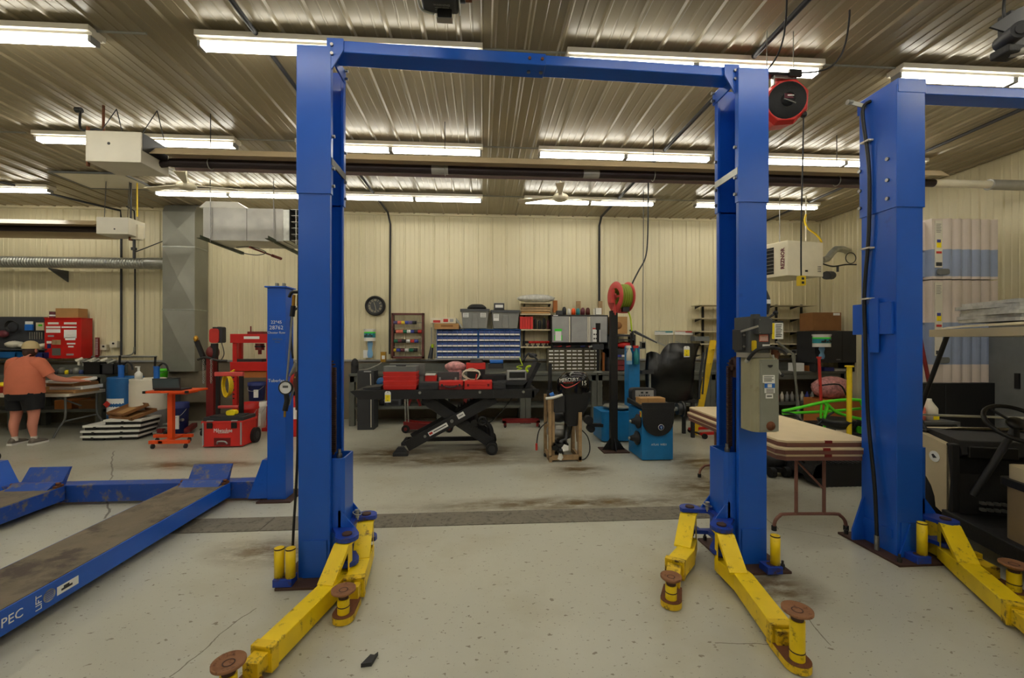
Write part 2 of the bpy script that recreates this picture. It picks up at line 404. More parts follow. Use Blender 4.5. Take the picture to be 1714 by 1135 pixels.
for y, rn in rows.items():
    for cn, x in cols.items():
        if y == 3.9 and cn == 'left': x = -4.5
        if y == 7.85 and cn == 'far left': x = -8.55
        lb = 'white two-tube fluorescent fixture, %s column, %s' % (cn, rn)
        if first is None: first = fixture(x, y, lb)
        else: dup(first, (x, y, 4.1), 0, lb)
# ================================================================ two-post lifts
def column(sg, x_out, y0, t, name='column', top=3.62):
    """C-section column; sg=+1 opens towards +x.  x_out = outer web, y0 = front face."""
    X = lambda d: x_out+sg*d
    def cbar(M, o, z0, z1, g=0):
        P = [(X(-g), y0-g), (X(.21+g), y0-g), (X(.21+g), y0+.035), (X(.195), y0+.035), (X(.195), y0+.012), (X(.012), y0+.012), (X(.012), y0+.288), (X(.195), y0+.288), (X(.195), y0+.265), (X(.21+g), y0+.265), (X(.21+g), y0+.3+g), (X(-g), y0+.3+g)]
        n = len(P); v = [(a, b, z0) for a, b in P]+[(a, b, z1) for a, b in P]
        M.add(v, [(i, (i+1) % n, n+(i+1) % n, n+i) for i in range(n)])
        for z, k in ((z0, 0), (z1, n)):
            M.add([(a, b, z) for a, b in P], [(0, 1, 4, 5), (1, 2, 3, 4), (0, 5, 6, 11), (6, 7, 10, 11), (7, 8, 9, 10)])
    M = MB('blue'); cbar(M, 0, .02, 2.63); c = M.build(name, t, bevel=.004)
    M = MB('blue'); cbar(M, 0, 2.62, top, .009); s = M.build('column_extension', t, bevel=.004)
    for z in (2.68, 2.8, 3.02):
        for y in (y0-.012,):
            pass
        M = MB('steel'); M.cyl((X(.215), y0+.02, z), (X(.235), y0+.02, z), .012, n=6); M.build('bolt', t)
        M = MB('steel'); M.cyl((X(.215), y0+.28, z), (X(.235), y0+.28, z), .012, n=6); M.build('bolt', t)
    M = MB('steel_dark' if sg > 0 else 'galv'); M.hexa([(X(.212), y0+.0, 2.82), (X(.222), y0, 2.82), (X(.222), y0+.3, 2.82), (X(.212), y0+.3, 2.82)], [(X(.212), y0, 2.87), (X(.222), y0, 2.87), (X(.222), y0+.3, 2.87), (X(.212), y0+.3, 2.87)])
    M.build('cross_strap', t)
    # gusset at the foot, base plate
    M = MB('blue'); M.prism([(X(.03), .02), (X(.19), .02), (X(.19), .27), (X(.03), .27)], y0-.008, y0-.001); M.build('foot_plate', t)
    M = MB('rust_dark').use('rust_dark'); M.box(min(X(-.1), X(.3)), max(X(-.1), X(.3)), y0-.12, y0+.42, 0, .018); bp = M.build('base_plate', t, bevel=.003)
    for a, b in ((-.06, -.08), (-.06, .38), (.26, .38), (.1, .39)):
        M = MB('steel_dark'); M.cyl((X(a), y0+b, .018), (X(a), y0+b, .05), .016, n=6); M.cyl((X(a), y0+b, .05), (X(a), y0+b, .075), .008, n=8); M.build('anchor_bolt', t)
    # chain wheel, leaf chain and cylinder inside the column
    M = MB('black_tex'); M.cyl((X(.1), y0+.16, .15), (X(.1), y0+.16, 1.25), .038); M.use('galv').cyl((X(.1), y0+.16, 1.25), (X(.1), y0+.16, 1.33), .018); M.build('lift_cylinder', t)
    M = MB('rust_dark'); M.cyl((X(.05), y0+.16, 1.42), (X(.15), y0+.16, 1.42), .075, n=20); M.cyl((X(.03), y0+.16, 1.42), (X(.17), y0+.16, 1.42), .02, n=10); M.build('chain_wheel', t)
    M = MB('rust_dark')
    for i in range(42): 
        z = .82+i*.0145; M.box(X(.17)-.018, X(.17)+.018, y0+.175, y0+.2, z, z+.011)
    for i in range(9):
        a = PI*i/9; M.box(X(.1)+sg*.07*math.cos(a)-.014, X(.1)+sg*.07*math.cos(a)+.014, y0+.17, y0+.2, 1.42+.075*math.sin(a), 1.43+.075*math.sin(a))
    M.box(X(.17)-.006, X(.17)+.006, y0+.18, y0+.195, .8, 1.43); M.build('leaf_chain', t)
    # carriage
    M = MB('blue'); P = [(X(.15), y0+.04), (X(.268), y0+.04), (X(.292), y0+.055), (X(.292), y0+.245), (X(.268), y0+.26), (X(.15), y0+.26), (X(.15), y0+.25), (X(.26), y0+.25), (X(.28), y0+.238), (X(.28), y0+.062), (X(.26), y0+.05), (X(.15), y0+.05)]
    n = len(P); v = [(a, b, .2) for a, b in P]+[(a, b, .81) for a, b in P]; M.add(v, [(i, (i+1) % n, n+(i+1) % n, n+i) for i in range(n)])
    for k in (0, n): M.add(v, [(k+0, k+1, k+10, k+11), (k+1, k+2, k+9, k+10), (k+2, k+3, k+8, k+9), (k+3, k+4, k+7, k+8), (k+4, k+5, k+6, k+7)])
    ca = M.build('carriage', t, bevel=.002)
    M = MB('steel'); M.cyl((X(.24), y0+.1, .8), (X(.24), y0+.1, .86), .012, n=8); M.cyl((X(.24), y0+.1, .8), (X(.24), y0+.1, .83), .02, n=6); M.build('bolt', ca)
    return ca
def lug_plate(x, sg, y0, ca, piv, z=.32):
    """the pair of bow-shaped bracket plates which hold both arm pins"""
    X = lambda d: x+sg*d
    (ax, ay), (bx, by) = piv
    for zz, nm in ((z, 'upper_bracket_plate'), (z-.16, 'lower_bracket_plate')):
        P = []
        cx, cy = X(.2), y0+.15
        def arc(px, py, r, a0, a1, k=8):
            return [(px+sg*r*math.cos(a0+(a1-a0)*i/k), py+r*math.sin(a0+(a1-a0)*i/k)) for i in range(k+1)]
        P += arc(ax, ay, .075, -PI*1.05, PI*.12)
        P += [(X(.335), y0+.1), (X(.335), y0+.2)]
        P += arc(bx, by, .075, -PI*.12, PI*1.05)
        P += [(X(.2), y0+.24), (X(.2), y0+.06)]
        M = MB('blue_dirty'); M.prism(P, zz-.014, zz+.014, 'xy'); M.build(nm, ca, bevel=.003)
    for (px, py) in piv:
        M = MB('rust_dark'); M.cyl((px, py, z-.2), (px, py, z+.024), .032, n=16); M.build('arm_pin', ca)
    for yy, s2 in ((y0+.045, -1), (y0+.255, 1)):
        M = MB('blue'); M.prism([(X(.25), z+.014), (X(.36), z+.014), (X(.27), z+.13), (X(.25), z+.13)], yy-.005, yy+.005); M.build('gusset', ca)
    M = MB('galv'); M.torus((X(.33), y0+.21, z+.045), .03, .004, (0.3, 0, 1)); M.cyl((X(.33), y0+.21, z), (X(.33), y0+.21, z+.07), .016, n=10); M.build('pull_ring', ca)
def arm(t, piv, bend, tip, pad, pz, w=.115, disc=.082, nm='swing_arm', long=True):
    """arm: sloping gooseneck from the pin, box section to 'tip', inner arm to a round foot with a screw pad."""
    P = Vector((piv[0], piv[1], 0)); B = Vector((bend[0], bend[1], 0)); T = Vector((tip[0], tip[1], 0)); D = Vector((pad[0], pad[1], 0))
    d = (T-P).normalized(); r = Vector((d.y, -d.x, 0)); h = w/2
    def sec(p, z0, z1, k=h): return [p-r*k+Vector((0, 0, z0)), p+r*k+Vector((0, 0, z0)), p+r*k+Vector((0, 0, z1)), p-r*k+Vector((0, 0, z1))]
    M = MB('yellow')
    def loft(S):
        v = [q for s_ in S for q in s_]; n = len(S)
        f = [(i*4+j, i*4+(j+1) % 4, (i+1)*4+(j+1) % 4, (i+1)*4+j) for i in range(n-1) for j in range(4)]+[(3, 2, 1, 0), tuple((n-1)*4+j for j in range(4))]
        M.add(v, f)
    S0 = P-d*.03; L1 = (B-P).length
    # top gooseneck plate + side plates (open triangle between) + lower box
    loft([sec(S0, .285, .3), sec(P+d*.07, .285, .3), sec(P+d*L1, .125, .14)])
    o = M.build(nm, t, bevel=.003)
    M = MB('yellow'); loft([sec(P+d*.02, .03, .115), sec(B, .025, .135), sec(T, .025, .135)]); M.build('arm_tube', o, bevel=.004)
    M = MB('yellow')
    for k in (-1, 1):
        c = r*(k*(h-.004))
        M.prism([(0, 0)], 0, 0) if False else None
        a = P+c+d*.02; b2 = P+c+d*.075; e = P+c+d*L1
        M.add([a+Vector((0, 0, .03)), a+Vector((0, 0, .29)), b2+Vector((0, 0, .29)), b2+Vector((0, 0, .03))], [(0, 1, 2, 3)])
        M.add([b2+Vector((0, 0, .29)), b2+Vector((0, 0, .25)), P+c+d*(L1*.86)+Vector((0, 0, .125)), e+Vector((0, 0, .13))], [(0, 1, 2, 3)])
    M.build('side_plate', o)
    M = MB('yellow_worn'); loft([sec(T-d*.05, .018, .142, h+.006), sec(T, .018, .142, h+.006)]); M.build('arm_collar', o, bevel=.003)
    e = (D-T).normalized(); M = MB('yellow_worn')
    r = Vector((e.y, -e.x, 0)); k = h-.014; E2 = D-e*.13
    loft([sec(T-e*.03, .036, .118, k), sec(T+e*((E2-T).length), .036, .118, k)]); M.build('inner_arm', o, bevel=.003)
    M = MB('yellow_worn'); pts = []
    for i in range(13):
        a = -PI/2+PI*i/12; q = D+e*(.062*math.cos(a))+r*(.062*math.sin(a)); pts.append((q.x, q.y))
    q = E2-e*.02; pts += [((q+r*.055).x, (q+r*.055).y), ((q-r*.055).x, (q-r*.055).y)]
    M.prism(pts, .006, .042, 'xy'); M.use('rust').prism(pts, .042, .046, 'xy'); M.build('pad_foot', o, bevel=.002)
    M = MB('yellow'); M.cyl((D.x, D.y, .046), (D.x, D.y, pz-.055), .034, n=20)
    M.use('rust_dark').cyl((D.x, D.y, .085), (D.x, D.y, .091), .0352, n=20)
    M.use('rust_dark').cyl((D.x, D.y, pz-.056), (D.x, D.y, pz-.02), .027, .033); M.build('pad_post', o)
    M = MB('rust_disc'); M.lathe([(0, 0.004), (disc-.012, .004), (disc-.006, .012), (disc, .012), (disc, 0), (.034, -.022)], (D.x, D.y, pz-.012), (D.x, D.y, pz+1), n=28)
    M.use('rust_dark').lathe([(disc*.3, .0055), (disc*.34, .007), (disc*.38, .0055)], (D.x, D.y, pz-.012), (D.x, D.y, pz+1), n=24)
    M.build('lift_pad', o)
    return o
def holder(t, x, y, n, sg):
    M = MB('blue_dirty'); M.box(x-.055*n-.0, x+.055*n, y-.045, y+.05, .02, .07); M.use('rust_dark').cyl((x, y, .07), (x, y, .0715), .03); M.build('spacer_rack', t, bevel=.003)
def spacer(x, y, label, h=.19, z=.07):
    M = MB('yellow'); M.lathe([(.024, h-.03), (.024, h), (.031, h), (.031, 0), (0, 0)], (x, y, z), (x, y, z+1), n=18)
    M.use('rust_dark').lathe([(0, h-.03), (.0245, h-.03)], (x, y, z), (x, y, z+1), n=18); M.use('rust_dark').lathe([(.0315, h), (.0315, h-.008), (.0312, h-.009)], (x, y, z), (x, y, z+1), n=18)
    one(M, 'lift_spacer', label, 'lift spacer')
def beam(t, x0, x1, y0, z0, z1, splice=None, drop=0):
    k = lambda x: -drop*(x-x0)/(x1-x0)
    def bb(M, a, b, ya, yb, p, q): M.hexa([(a, ya, p+k(a)), (b, ya, p+k(b)), (b, yb, p+k(b)), (a, yb, p+k(a))], [(a, ya, q+k(a)), (b, ya, q+k(b)), (b, yb, q+k(b)), (a, yb, q+k(a))])
    M = MB('blue'); bb(M, x0, x1, y0+.006, y0+.15, z0, z1); b = M.build('crossbeam', t, bevel=.006)
    if splice:
        M = MB('blue'); bb(M, x0, splice+.07, y0, y0+.156, z0-.006, z1+.006); M.build('beam_sleeve', b, bevel=.006)
        for dx in (-.045, .045):
            zk = k(splice+dx)
            M = MB('rust'); M.cyl((splice+dx, y0-.008, (z0+z1)/2+zk), (splice+dx, y0+.01, (z0+z1)/2+zk), .011, n=10); M.build('bolt', b)
            M = MB('steel'); M.cyl((splice+dx, y0+.08, z0-.016+zk), (splice+dx, y0+.08, z0+zk), .013, n=10); M.build('bolt', b)
Y0 = 3.0
# ---- lift A: the blue frame across the middle
t = thing('two_post_lift', 'complete blue two-post car lift with overhead crossbeam and four yellow arms', 'car lift', (.4, 3.15, 0))
xl, xr = -1.245, 2.045
cL = column(1, xl, Y0, t); cR = column(-1, xr, Y0-.03, t, top=3.58)
beam(t, xl+.2, xr-.2, Y0+.01, 3.60, 3.67, splice=.375, drop=.055)
for x, sg, tp in ((xl, 1, 3.67), (xr, -1, 3.615)):
    M = MB('blue'); X = lambda d: x+sg*d
    M.prism([(X(.19), tp-.16), (X(.222), tp-.2), (X(.3), tp-.07), (X(.3), tp+.008), (X(.19), tp+.008)], Y0-.004, Y0+.008)
    M.hexa([(X(.212), Y0+.008, tp-.13), (X(.224), Y0+.008, tp-.13), (X(.224), Y0+.3, tp-.13), (X(.212), Y0+.3, tp-.13)], [(X(.212), Y0+.008, tp-.04), (X(.224), Y0+.008, tp-.04), (X(.224), Y0+.3, tp-.04), (X(.212), Y0+.3, tp-.04)])
    g = M.build('corner_bracket', t, bevel=.002)
    for z in (tp-.04, tp-.1):
        M = MB('steel'); M.cyl((X(.225), Y0-.016, z), (X(.225), Y0-.004, z), .011, n=8); M.build('bolt', g)
        M = MB('steel'); M.cyl((X(.224), Y0+.28, z), (X(.245), Y0+.28, z), .011, n=8); M.build('bolt', g)
pf, pb = (-.90, 2.93), (-.86, 3.26)
lug_plate(xl, 1, Y0, cL, (pf, pb))
arm(t, pf, (-.95, 2.68), (-1.07, 2.16), (-1.105, 1.955), .225, w=.105, disc=.068)
arm(t, pb, (-.83, 3.0), (-.80, 2.74), (-.805, 2.555), .185, disc=.068)
pf, pb = (1.665, 2.90), (1.60, 3.23)
lug_plate(xr, -1, Y0-.03, cR, (pf, pb))
arm(t, pb, (1.46, 3.0), (1.29, 2.82), (1.15, 2.56), .185, disc=.062)
arm(t, pf, (1.66, 2.64), (1.565, 2.14), (1.555, 2.03), .295, disc=.07)
holder(t, -1.30, 2.93, 1.1, 1); holder(t, 2.0, 2.86, 1, -1)
M = MB('black'); a = W(499, 955, 2.9); M.tube([(xl-.02, 3.1, 3.6), (xl-.014, 3.05, 2.2), (xl-.016, 3.03, .9), (xl-.03, 3.0, .35), (xl-.03, 2.97, .05)], .009, smooth_path=5); M.build('hydraulic_hose', t)
spacer(-1.336, 2.93, 'short yellow spacer tube at the left post foot, the outer one of the pair')
spacer(-1.26, 2.92, 'short yellow spacer tube at the left post foot, the one nearer the post')
spacer(2.03, 2.86, 'yellow spacer tube standing at the foot of the post with the oil tank', h=.2)
# power unit on the right column (faces the camera side/outer web)
u0 = W(1247, 745, 2.95); u1 = W(1305, 592, 2.95)
yc = 2.86; px0, px1 = W(1262, 650, 2.77).x, W(1306, 650, 2.77).x
zt0, zt1 = W(1285, 724, yc-.1).z, W(1285, 600, yc-.1).z
M = MB('tank'); M.rbox(px0, px1, yc-.09, yc+.09, zt0, zt1, .045, 'z', 5); k_ = .03
M.hexa([(px0+.02, yc-.07, zt1), (px1-.01, yc-.07, zt1), (px1-.01, yc+.07, zt1), (px0+.02, yc+.07, zt1)], [(px0+.05, yc-.05, zt1+k_), (px1-.04, yc-.05, zt1+k_), (px1-.04, yc+.05, zt1+k_), (px0+.05, yc+.05, zt1+k_)]); tk = M.build('oil_tank', t, bevel=.006, label='dusty beige oil tank')
M = MB('tank_rib'); a_, b_ = W(1273, 602, yc-.1), W(1305, 722, yc-.1); M.rbox(a_.x, b_.x, yc-.1, yc-.05, b_.z, a_.z, .012, 'z', 3); M.build('front_rib', tk, bevel=.004)
M = MB('rust'); q = W(1291, 716, yc-.105); M.lathe([(0, .016), (.018, .016), (.02, .006), (.03, .004), (.032, 0)], (q.x, yc-.1, q.z+.01), (q.x, yc-1, q.z+.01), n=14); M.build('drain_plug', tk)
yf_ = yc-.104
M = MB('paper'); bx(M, 1277, 628, 1297, 641, yf_, .003); bx(M, 1280, 641, 1297, 658, yf_, .003); bx(M, 1282, 659.5, 1294, 667, yf_, .003); M.use('blue_bright'); bx(M, 1280, 642, 1297, 649.5, yf_-.002, .002); M.use('paper'); bx(M, 1285, 643, 1292, 648.5, yf_-.004, .002); M.use('grey')
for i in range(4): bx(M, 1279, 630+i*2.5, 1295-i % 2*3, 631+i*2.5, yf_-.002, .002)
for i in range(3): bx(M, 1283, 651.5+i*2.2, 1295, 652.5+i*2.2, yf_-.002, .002)
bx(M, 1284, 662, 1292, 664.5, yf_-.002, .002); M.build('tank_label', tk)
zv0, zv1 = W(1270, 602, yc-.08).z, W(1270, 591.5, yc-.08).z
M = MB('grey_metal'); a_, b_ = W(1251, 600, yc-.07), W(1289, 600, yc-.07); M.box(a_.x, b_.x, yc-.07, yc+.06, zv0+.012, zv1+.004); M.cyl(((a_.x+b_.x)/2+.02, yc-.02, zv0-.02), ((a_.x+b_.x)/2+.02, yc-.02, zv0+.02), .045); M.build('valve_block', t, bevel=.003)
M = MB('black_tex'); q = W(1286, 613, yc-.08); M.cyl((q.x, yc-.06, q.z), (q.x, yc-.1, q.z+.01), .018, n=12); M.build('filler_cap', tk)
mz0, mz1 = zv1+.004, W(1275, 530, yc-.08).z
M = MB('grey_dark'); a_, b_ = W(1254, 560, yc-.08), W(1290, 560, yc-.08); M.rbox(a_.x, b_.x, yc-.08, yc+.1, mz0, mz1, .012, 'z'); M.cyl(((a_.x+b_.x)/2+.02, yc, mz1), ((a_.x+b_.x)/2+.02, yc, mz1+.02), .03); mo = M.build('motor', t, bevel=.004)
M = MB('grey_dark'); bx(M, 1270, 533, 1293, 559, yc-.13, .05); M.use('steel'); [M.cyl((W(x_, 0, yc-.13).x, yc-.133, W(x_, y_, yc-.13).z), (W(x_, 0, yc-.13).x, yc-.13, W(x_, y_, yc-.13).z), .003, n=6) for x_ in (1272, 1291) for y_ in (535, 557)]; M.build('switch_box', mo, bevel=.004)
M = MB('paper'); bx(M, 1292.5, 537, 1311, 567.5, yc-.11, .004); M.use('tag_yellow'); bx(M, 1292.5, 541, 1296.5, 567.5, yc-.112, .002); M.use('charcoal'); bx(M, 1292.5, 537, 1311, 540.5, yc-.112, .002)
for i in range(8): bx(M, 1299, 543+i*2.8, 1309-(i % 3), 544.2+i*2.8, yc-.112, .002)
M.build('warning_placard', mo)
M = MB('sp_salmon'); bx(M, 1271, 560, 1286, 572, yc-.083, .003); M.use('paper'); bx(M, 1272.5, 562, 1285, 571, yc-.085, .002); M.use('sp_salmon'); [bx(M, 1273, 563+i*2.4, 1284.5, 564+i*2.4, yc-.087, .002) for i in range(4)]; M.use('paper'); bx(M, 1276.5, 576.5, 1289, 581.5, yc-.084, .002); M.build('rating_plate', mo)
M = MB('yellow_clean'); a_, b_ = W(1261, 570, yc-.1), W(1266.5, 588, yc-.1); M.rbox(a_.x, b_.x, yc-.1, yc-.08, b_.z, a_.z, .009, 'y'); M.build('release_handle', mo, bevel=.002)
M = MB('charcoal'); bx(M, 1241, 551, 1254, 586, yc-.04, .11); M.use('steel'); [M.cyl((W(1244.5, 0, yc-.04).x, yc-.048, W(1244, y_, yc-.04).z), (W(1244.5, 0, yc-.04).x, yc-.04, W(1244, y_, yc-.04).z), .009, n=6) for y_ in (561, 580)]; M.build('mount_bracket', mo, bevel=.004)
M = MB('grey_metal'); M.bar(W(1240, 555, yc-.14), W(1269, 546, yc-.14), .008, .012); M.build('lever', mo)
M = MB('paper'); bx(M, 1240, 531, 1254, 543, Y0-.034, .003); M.use('grey'); [bx(M, 1241, 533+i*2.5, 1252, 534+i*2.5, Y0-.036, .002) for i in range(3)]; M.build('post_label', t)
M = MB('black_tex'); M.tube([W(1252, 602, yc-.1), W(1262, 590, yc-.14), (W(1272, 584, yc-.15)), W(1290, 582, yc-.13), W(1306, 585, yc-.05), W(1315, 592, yc+.1)], .012, smooth_path=6); M.use('galv').tube([W(1249, 606, yc-.08), W(1257, 596, yc-.11)], .014); M.build('hydraulic_hose', mo)
M = MB('rust'); q = W(1297, 598, yc); M.cyl((q.x, yc, q.z-.06), (q.x, yc, q.z+.06), .022, n=10); M.cyl((q.x-.02, yc, q.z+.02), (q.x+.03, yc, q.z+.02), .014, n=8); M.build('pipe_fitting', mo)
M = MB('clearwrap'); M.tube([W(1294, 594, yc-.08), W(1297, 610, yc-.09), W(1304, 622, yc-.09), W(1308, 628, yc-.09)], .006, smooth_path=5); M.use('black').sphere(W(1309, 628, yc-.09), .014, n=8, m=6); M.build('drain_tube', mo)
M = MB('black'); M.tube([W(1288, 531, yc-.05), W(1297, 525, yc-.05)], .008); M.sphere(W(1298, 524, yc-.05), .017, n=10, m=6); M.build('cable_gland', mo)
M = MB('charcoal'); M.tube([W(1280, 526, 3.1), W(1281, 512, 3.1), W(1281, 500, 3.1), W(1278, 486, 3.1)], .028, rads=[.024, .034, .032, .02], smooth_path=3); M.use('paper').cyl(W(1281, 509, 3.1), W(1281, 502, 3.1), .036); M.build('cable_wrap', t)
# ---- lift B: partly out of the frame on the right
t = thing('two_post_lift', 'second blue two-post car lift at the right edge, only its left post in view', 'car lift', (4.7, 3.15, 0))
xb = 3.075
cB = column(1, xb, Y0, t, top=3.53); beam(t, xb+.2, xb+3.1, Y0+.03, 3.49, 3.565); cB2 = column(-1, xb+3.3, Y0, t, top=3.55)
M = MB('blue'); M.box(xb+.0, xb+.225, Y0-.012, Y0+.34, 3.47, 3.575); M.build('column_cap', t, bevel=.004)
for z in (1.62,):
    M = MB('blue'); M.box(xb-.022, xb+.0, Y0+.02, Y0+.36, W(1440, 560, 3.2).z, W(1440, 508, 3.2).z); M.box(xb-.03, xb-.02, Y0+.12, Y0+.2, W(1440, 590, 3.2).z, W(1440, 500, 3.2).z); M.build('junction_plate', t, bevel=.003)
for yy in (Y0+.06, Y0+.3):
    for z in (2.7, 2.84, 3.0):
        M = MB('steel'); M.cyl((xb-.022, yy, z), (xb-.009, yy, z), .014, n=10); M.build('bolt', t)
M = MB('black'); M.tube([(xb-.01, Y0+.2, 3.52), (xb-.045, Y0+.24, 3.45), (xb-.03, Y0+.2, 3.0), (xb-.03, Y0+.2, 2.5), (xb-.03, Y0+.24, 2.0), (xb-.04, Y0+.22, 1.6), (xb-.035, Y0+.2, 1.0), (xb-.04, Y0+.14, .5), (xb-.06, Y0+.1, .12)], .013, smooth_path=6)
M.use('steel').cyl((xb-.06, Y0+.1, .02), (xb-.06, Y0+.1, .13), .017, n=8); M.build('hydraulic_hose', t)
for z in (3.2, 2.35, 1.95): M = MB('plastic_white'); M.box(xb-.05, xb, Y0+.18, Y0+.26, z, z+.012); M.build('cable_clip', t)
M = MB('galv_flat'); M.cyl((xb-.12, Y0+.3, 3.56), (xb-.08, Y0+.3, 3.56), .02, n=12); M.bar((xb-.1, Y0+.3, 3.56), (xb, Y0+.25, 3.5), .012, .03); M.build('cable_pulley', t)
for sx in (xb-.09, xb-.0):
    M = MB('blue'); M.prism([(xb, .018), (xb-.1, .018), (xb-.1, .1), (xb, .38)], Y0+.27+(sx-xb)*0, Y0+.285); M.build('gusset', t); break
M = MB('blue'); M.prism([(xb-.0, .018), (xb+.09, .018), (xb+.09, .26)], Y0-.02, Y0-.01); M.box(xb-.01, xb-.002, Y0+.03, Y0+.3, .14, .2); M.build('foot_gusset', t)
pf, pb = (xb+.31, 2.93), (xb+.36, 3.24)
lug_plate(xb, 1, Y0, cB, (pf, pb), z=.30)
arm(t, pf, (3.24, 2.66), (3.0, 2.2), (2.8, 1.8), .2)
arm(t, pb, (3.42, 3.0), (3.40, 2.76), (3.355, 2.5), .215, disc=.07)
holder(t, 3.16, 2.92, 1, 1); spacer(3.19, 2.92, 'yellow spacer tube at the foot of the right-hand blue post', h=.23)
# ================================================================ four-post lift
t = thing('four_post_lift', 'blue four-post runway lift low on the floor at the left, with worn grey-brown runways', 'car lift', (-3.3, 4.5, 0))
M = MB('blue'); M.box(-2.17, -1.99, 4.5, 4.68, .02, 2.16); M.use('blue').box(-2.19, -1.97, 4.48, 4.7, 2.16, 2.175); po = M.build('post', t, bevel=.003)
M = MB('rust_dark'); M.box(-2.25, -1.92, 4.44, 4.82, 0, .018); M.build('base_plate', t)
for x in (-2.12, -2.05): M = MB('galv_flat'); M.box(x, x+.02, 4.56, 4.6, 2.175, 2.215); M.build('latch_tip', po)
for k, (tx, sz, zz) in enumerate((('22*45', .045, 1.81), ('28762', .055, 1.755), ('Chester Row', .032, 1.705), ('Tuberlan', .045, 1.22))):
    M = MB('paper'); M.text(tx, sz, (-2.08, 4.498, zz), align='CENTER', ex=.0006); M.build('chalk_mark', po)
M = MB('grey'); M.text('Sold Here', .024, (-2.07, 4.498, 1.64), ex=.0006); M.text('Chris', .022, (-2.07, 4.498, 1.61), ex=.0006); M.build('chalk_mark', po)
M = MB('blue'); M.box(-2.2, -2.17, 4.52, 4.66, .1, .42); M.hexa([(-2.36, 4.5, .03), (-2.17, 4.5, .03), (-2.17, 4.68, .03), (-2.36, 4.68, .03)], [(-2.22, 4.5, .42), (-2.17, 4.5, .42), (-2.17, 4.68, .42), (-2.22, 4.68, .42)]); M.build('yoke_bracket', t, bevel=.003)
M = MB('blue_worn'); M.box(-4.9, -2.3, 4.52, 4.66, .03, .2); M.build('cross_tube', t, bevel=.005)
M = MB('blue'); M.box(-5.04, -4.86, 4.5, 4.68, .02, 2.16); M.build('post', t, bevel=.003)
M = MB('blue'); M.hexa([(-4.86, 4.5, .03), (-4.6, 4.5, .03), (-4.6, 4.68, .03), (-4.86, 4.68, .03)], [(-4.86, 4.5, .42), (-4.78, 4.5, .42), (-4.78, 4.68, .42), (-4.86, 4.68, .42)]); M.build('yoke_bracket', t, bevel=.003)
def runway(x0, x1, nm, txt):
    M = MB('blue_dirty' if not txt else 'blue').use('blue' if txt else 'blue_worn')
    M.box(x1-.012, x1, .9, 4.5, .065, .2); M.box(x0, x0+.012, .9, 4.5, .065, .2); M.use('blue_dirty').box(x0+.01, x1-.01, .9, 4.5, .06, .07)
    r = M.build(nm, t, bevel=.002)
    M = MB('runway'); M.box(x0+.012, x1-.012, .9, 4.49, .19, .203); M.build('deck', r)
    # wheel stop at the far end
    M = MB('blue_worn'); xa, xb_ = x0+.06, x1-.04
    M.prism([(4.36, .2), (4.44, .25), (4.52, .24), (4.6, .36), (4.62, .36), (4.55, .2)], xa, xb_, 'yz')
    M.build('wheel_stop', r, bevel=.003)
    M = MB('rust'); M.box(xa-.03, xb_+.03, 4.42, 4.5, .203, .222); M.cyl((xa-.03, 4.46, .235), (xb_+.03, 4.46, .235), .014, n=8); M.build('stop_hinge', r)
    return r
ra = runway(-3.0, -2.525, 'runway', True); rb = runway(-4.56, -4.08, 'runway', False)
M = MB('paper')
def wtxt(tx, size, y, z, rot=0, m=M, sx=1):
    # lettering on the side of the runway (faces +x)
    m.text(tx, size, (-2.5235, y, z), rz=PI/2, ex=.0006, ry=rot, sx=sx)
wtxt('SPEC', .07, 2.475, .13, sx=.95); M.build('lettering', ra)
M = MB('paper'); wtxt('LIFT', .05, 2.63, .13, rot=PI/2, m=M); M.build('lettering', ra)
M = MB('grey_light'); M.lathe([(0, 0), (.036, 0), (.036, .001)], (-2.5245, 2.69, .135), (-2, 2.69, .135), n=20); M.use('blue')
for i in range(5): M.box(-2.5232, -2.5225, 2.665, 2.715, .112+i*.011, .1155+i*.011)
M.build('round_decal', ra)
M = MB('paper'); M.box(-2.5245, -2.523, 2.735, 2.87, .105, .155); M.use('charcoal').box(-2.523, -2.5222, 2.76, 2.83, .12, .133); M.box(-2.523, -2.5222, 2.775, 2.81, .131, .145); M.build('label_plate', ra)
mat('flange', (150, 128, 130), .3, .4)
# ================================================================ things hung from the ceiling
def pathpx(pts): return [W(a, b, c) for a, b, c in pts]
# radiant tube heater across the room
t = thing('radiant_heater', 'long radiant tube heater across the room with a cream burner box at its left end', 'heater', (1.6, 5.3, 3.7))
a, b = W(143, 218, 5.0), W(236, 272, 5.0)
M = MB('heater_white'); M.box(a.x, b.x, 5.0, 5.42, b.z, a.z); M.use('black').cyl((a.x+.24, 4.998, b.z+.2), (a.x+.24, 5.01, b.z+.2), .016, n=10)
for i in range(9): M.use('grey').cyl((a.x+.16+rnd.random()*.3, 4.998, b.z+.08+rnd.random()*.2), (a.x+.2, 5.0, b.z+.1), .004, n=6) if False else None
bbx = M.build('burner_box', t, bevel=.004)
M = MB('charcoal'); M.box(b.x, b.x+.003, 5.02, 5.4, b.z+.14, a.z-.0); M.build('side_sheet', bbx)  # thin dark sheet over the upper part of the box's right side
M = MB('rust'); M.box(a.x-.02, a.x-.002, 5.03, 5.06, b.z-.04, a.z+.06); M.build('gas_bracket', bbx)
M = MB('tube_dark'); M.tube([(b.x-.02, 5.3, b.z+.1), (b.x+.05, 5.3, b.z+.11), (b.x+.12, 5.3, 3.71)], .04, smooth_path=4); M.build('elbow', t)
z0 = -.035
M = MB('beige_paint'); xa, xc = b.x+.01, 5.95
P = [(5.2, 3.87+z0), (5.1, 3.77+z0), (5.106, 3.766+z0), (5.206, 3.862+z0), (5.445, 3.862+z0), (5.445, 3.87+z0)]
M.prism(P, xa, xc, 'yz'); M.build('reflector', t)
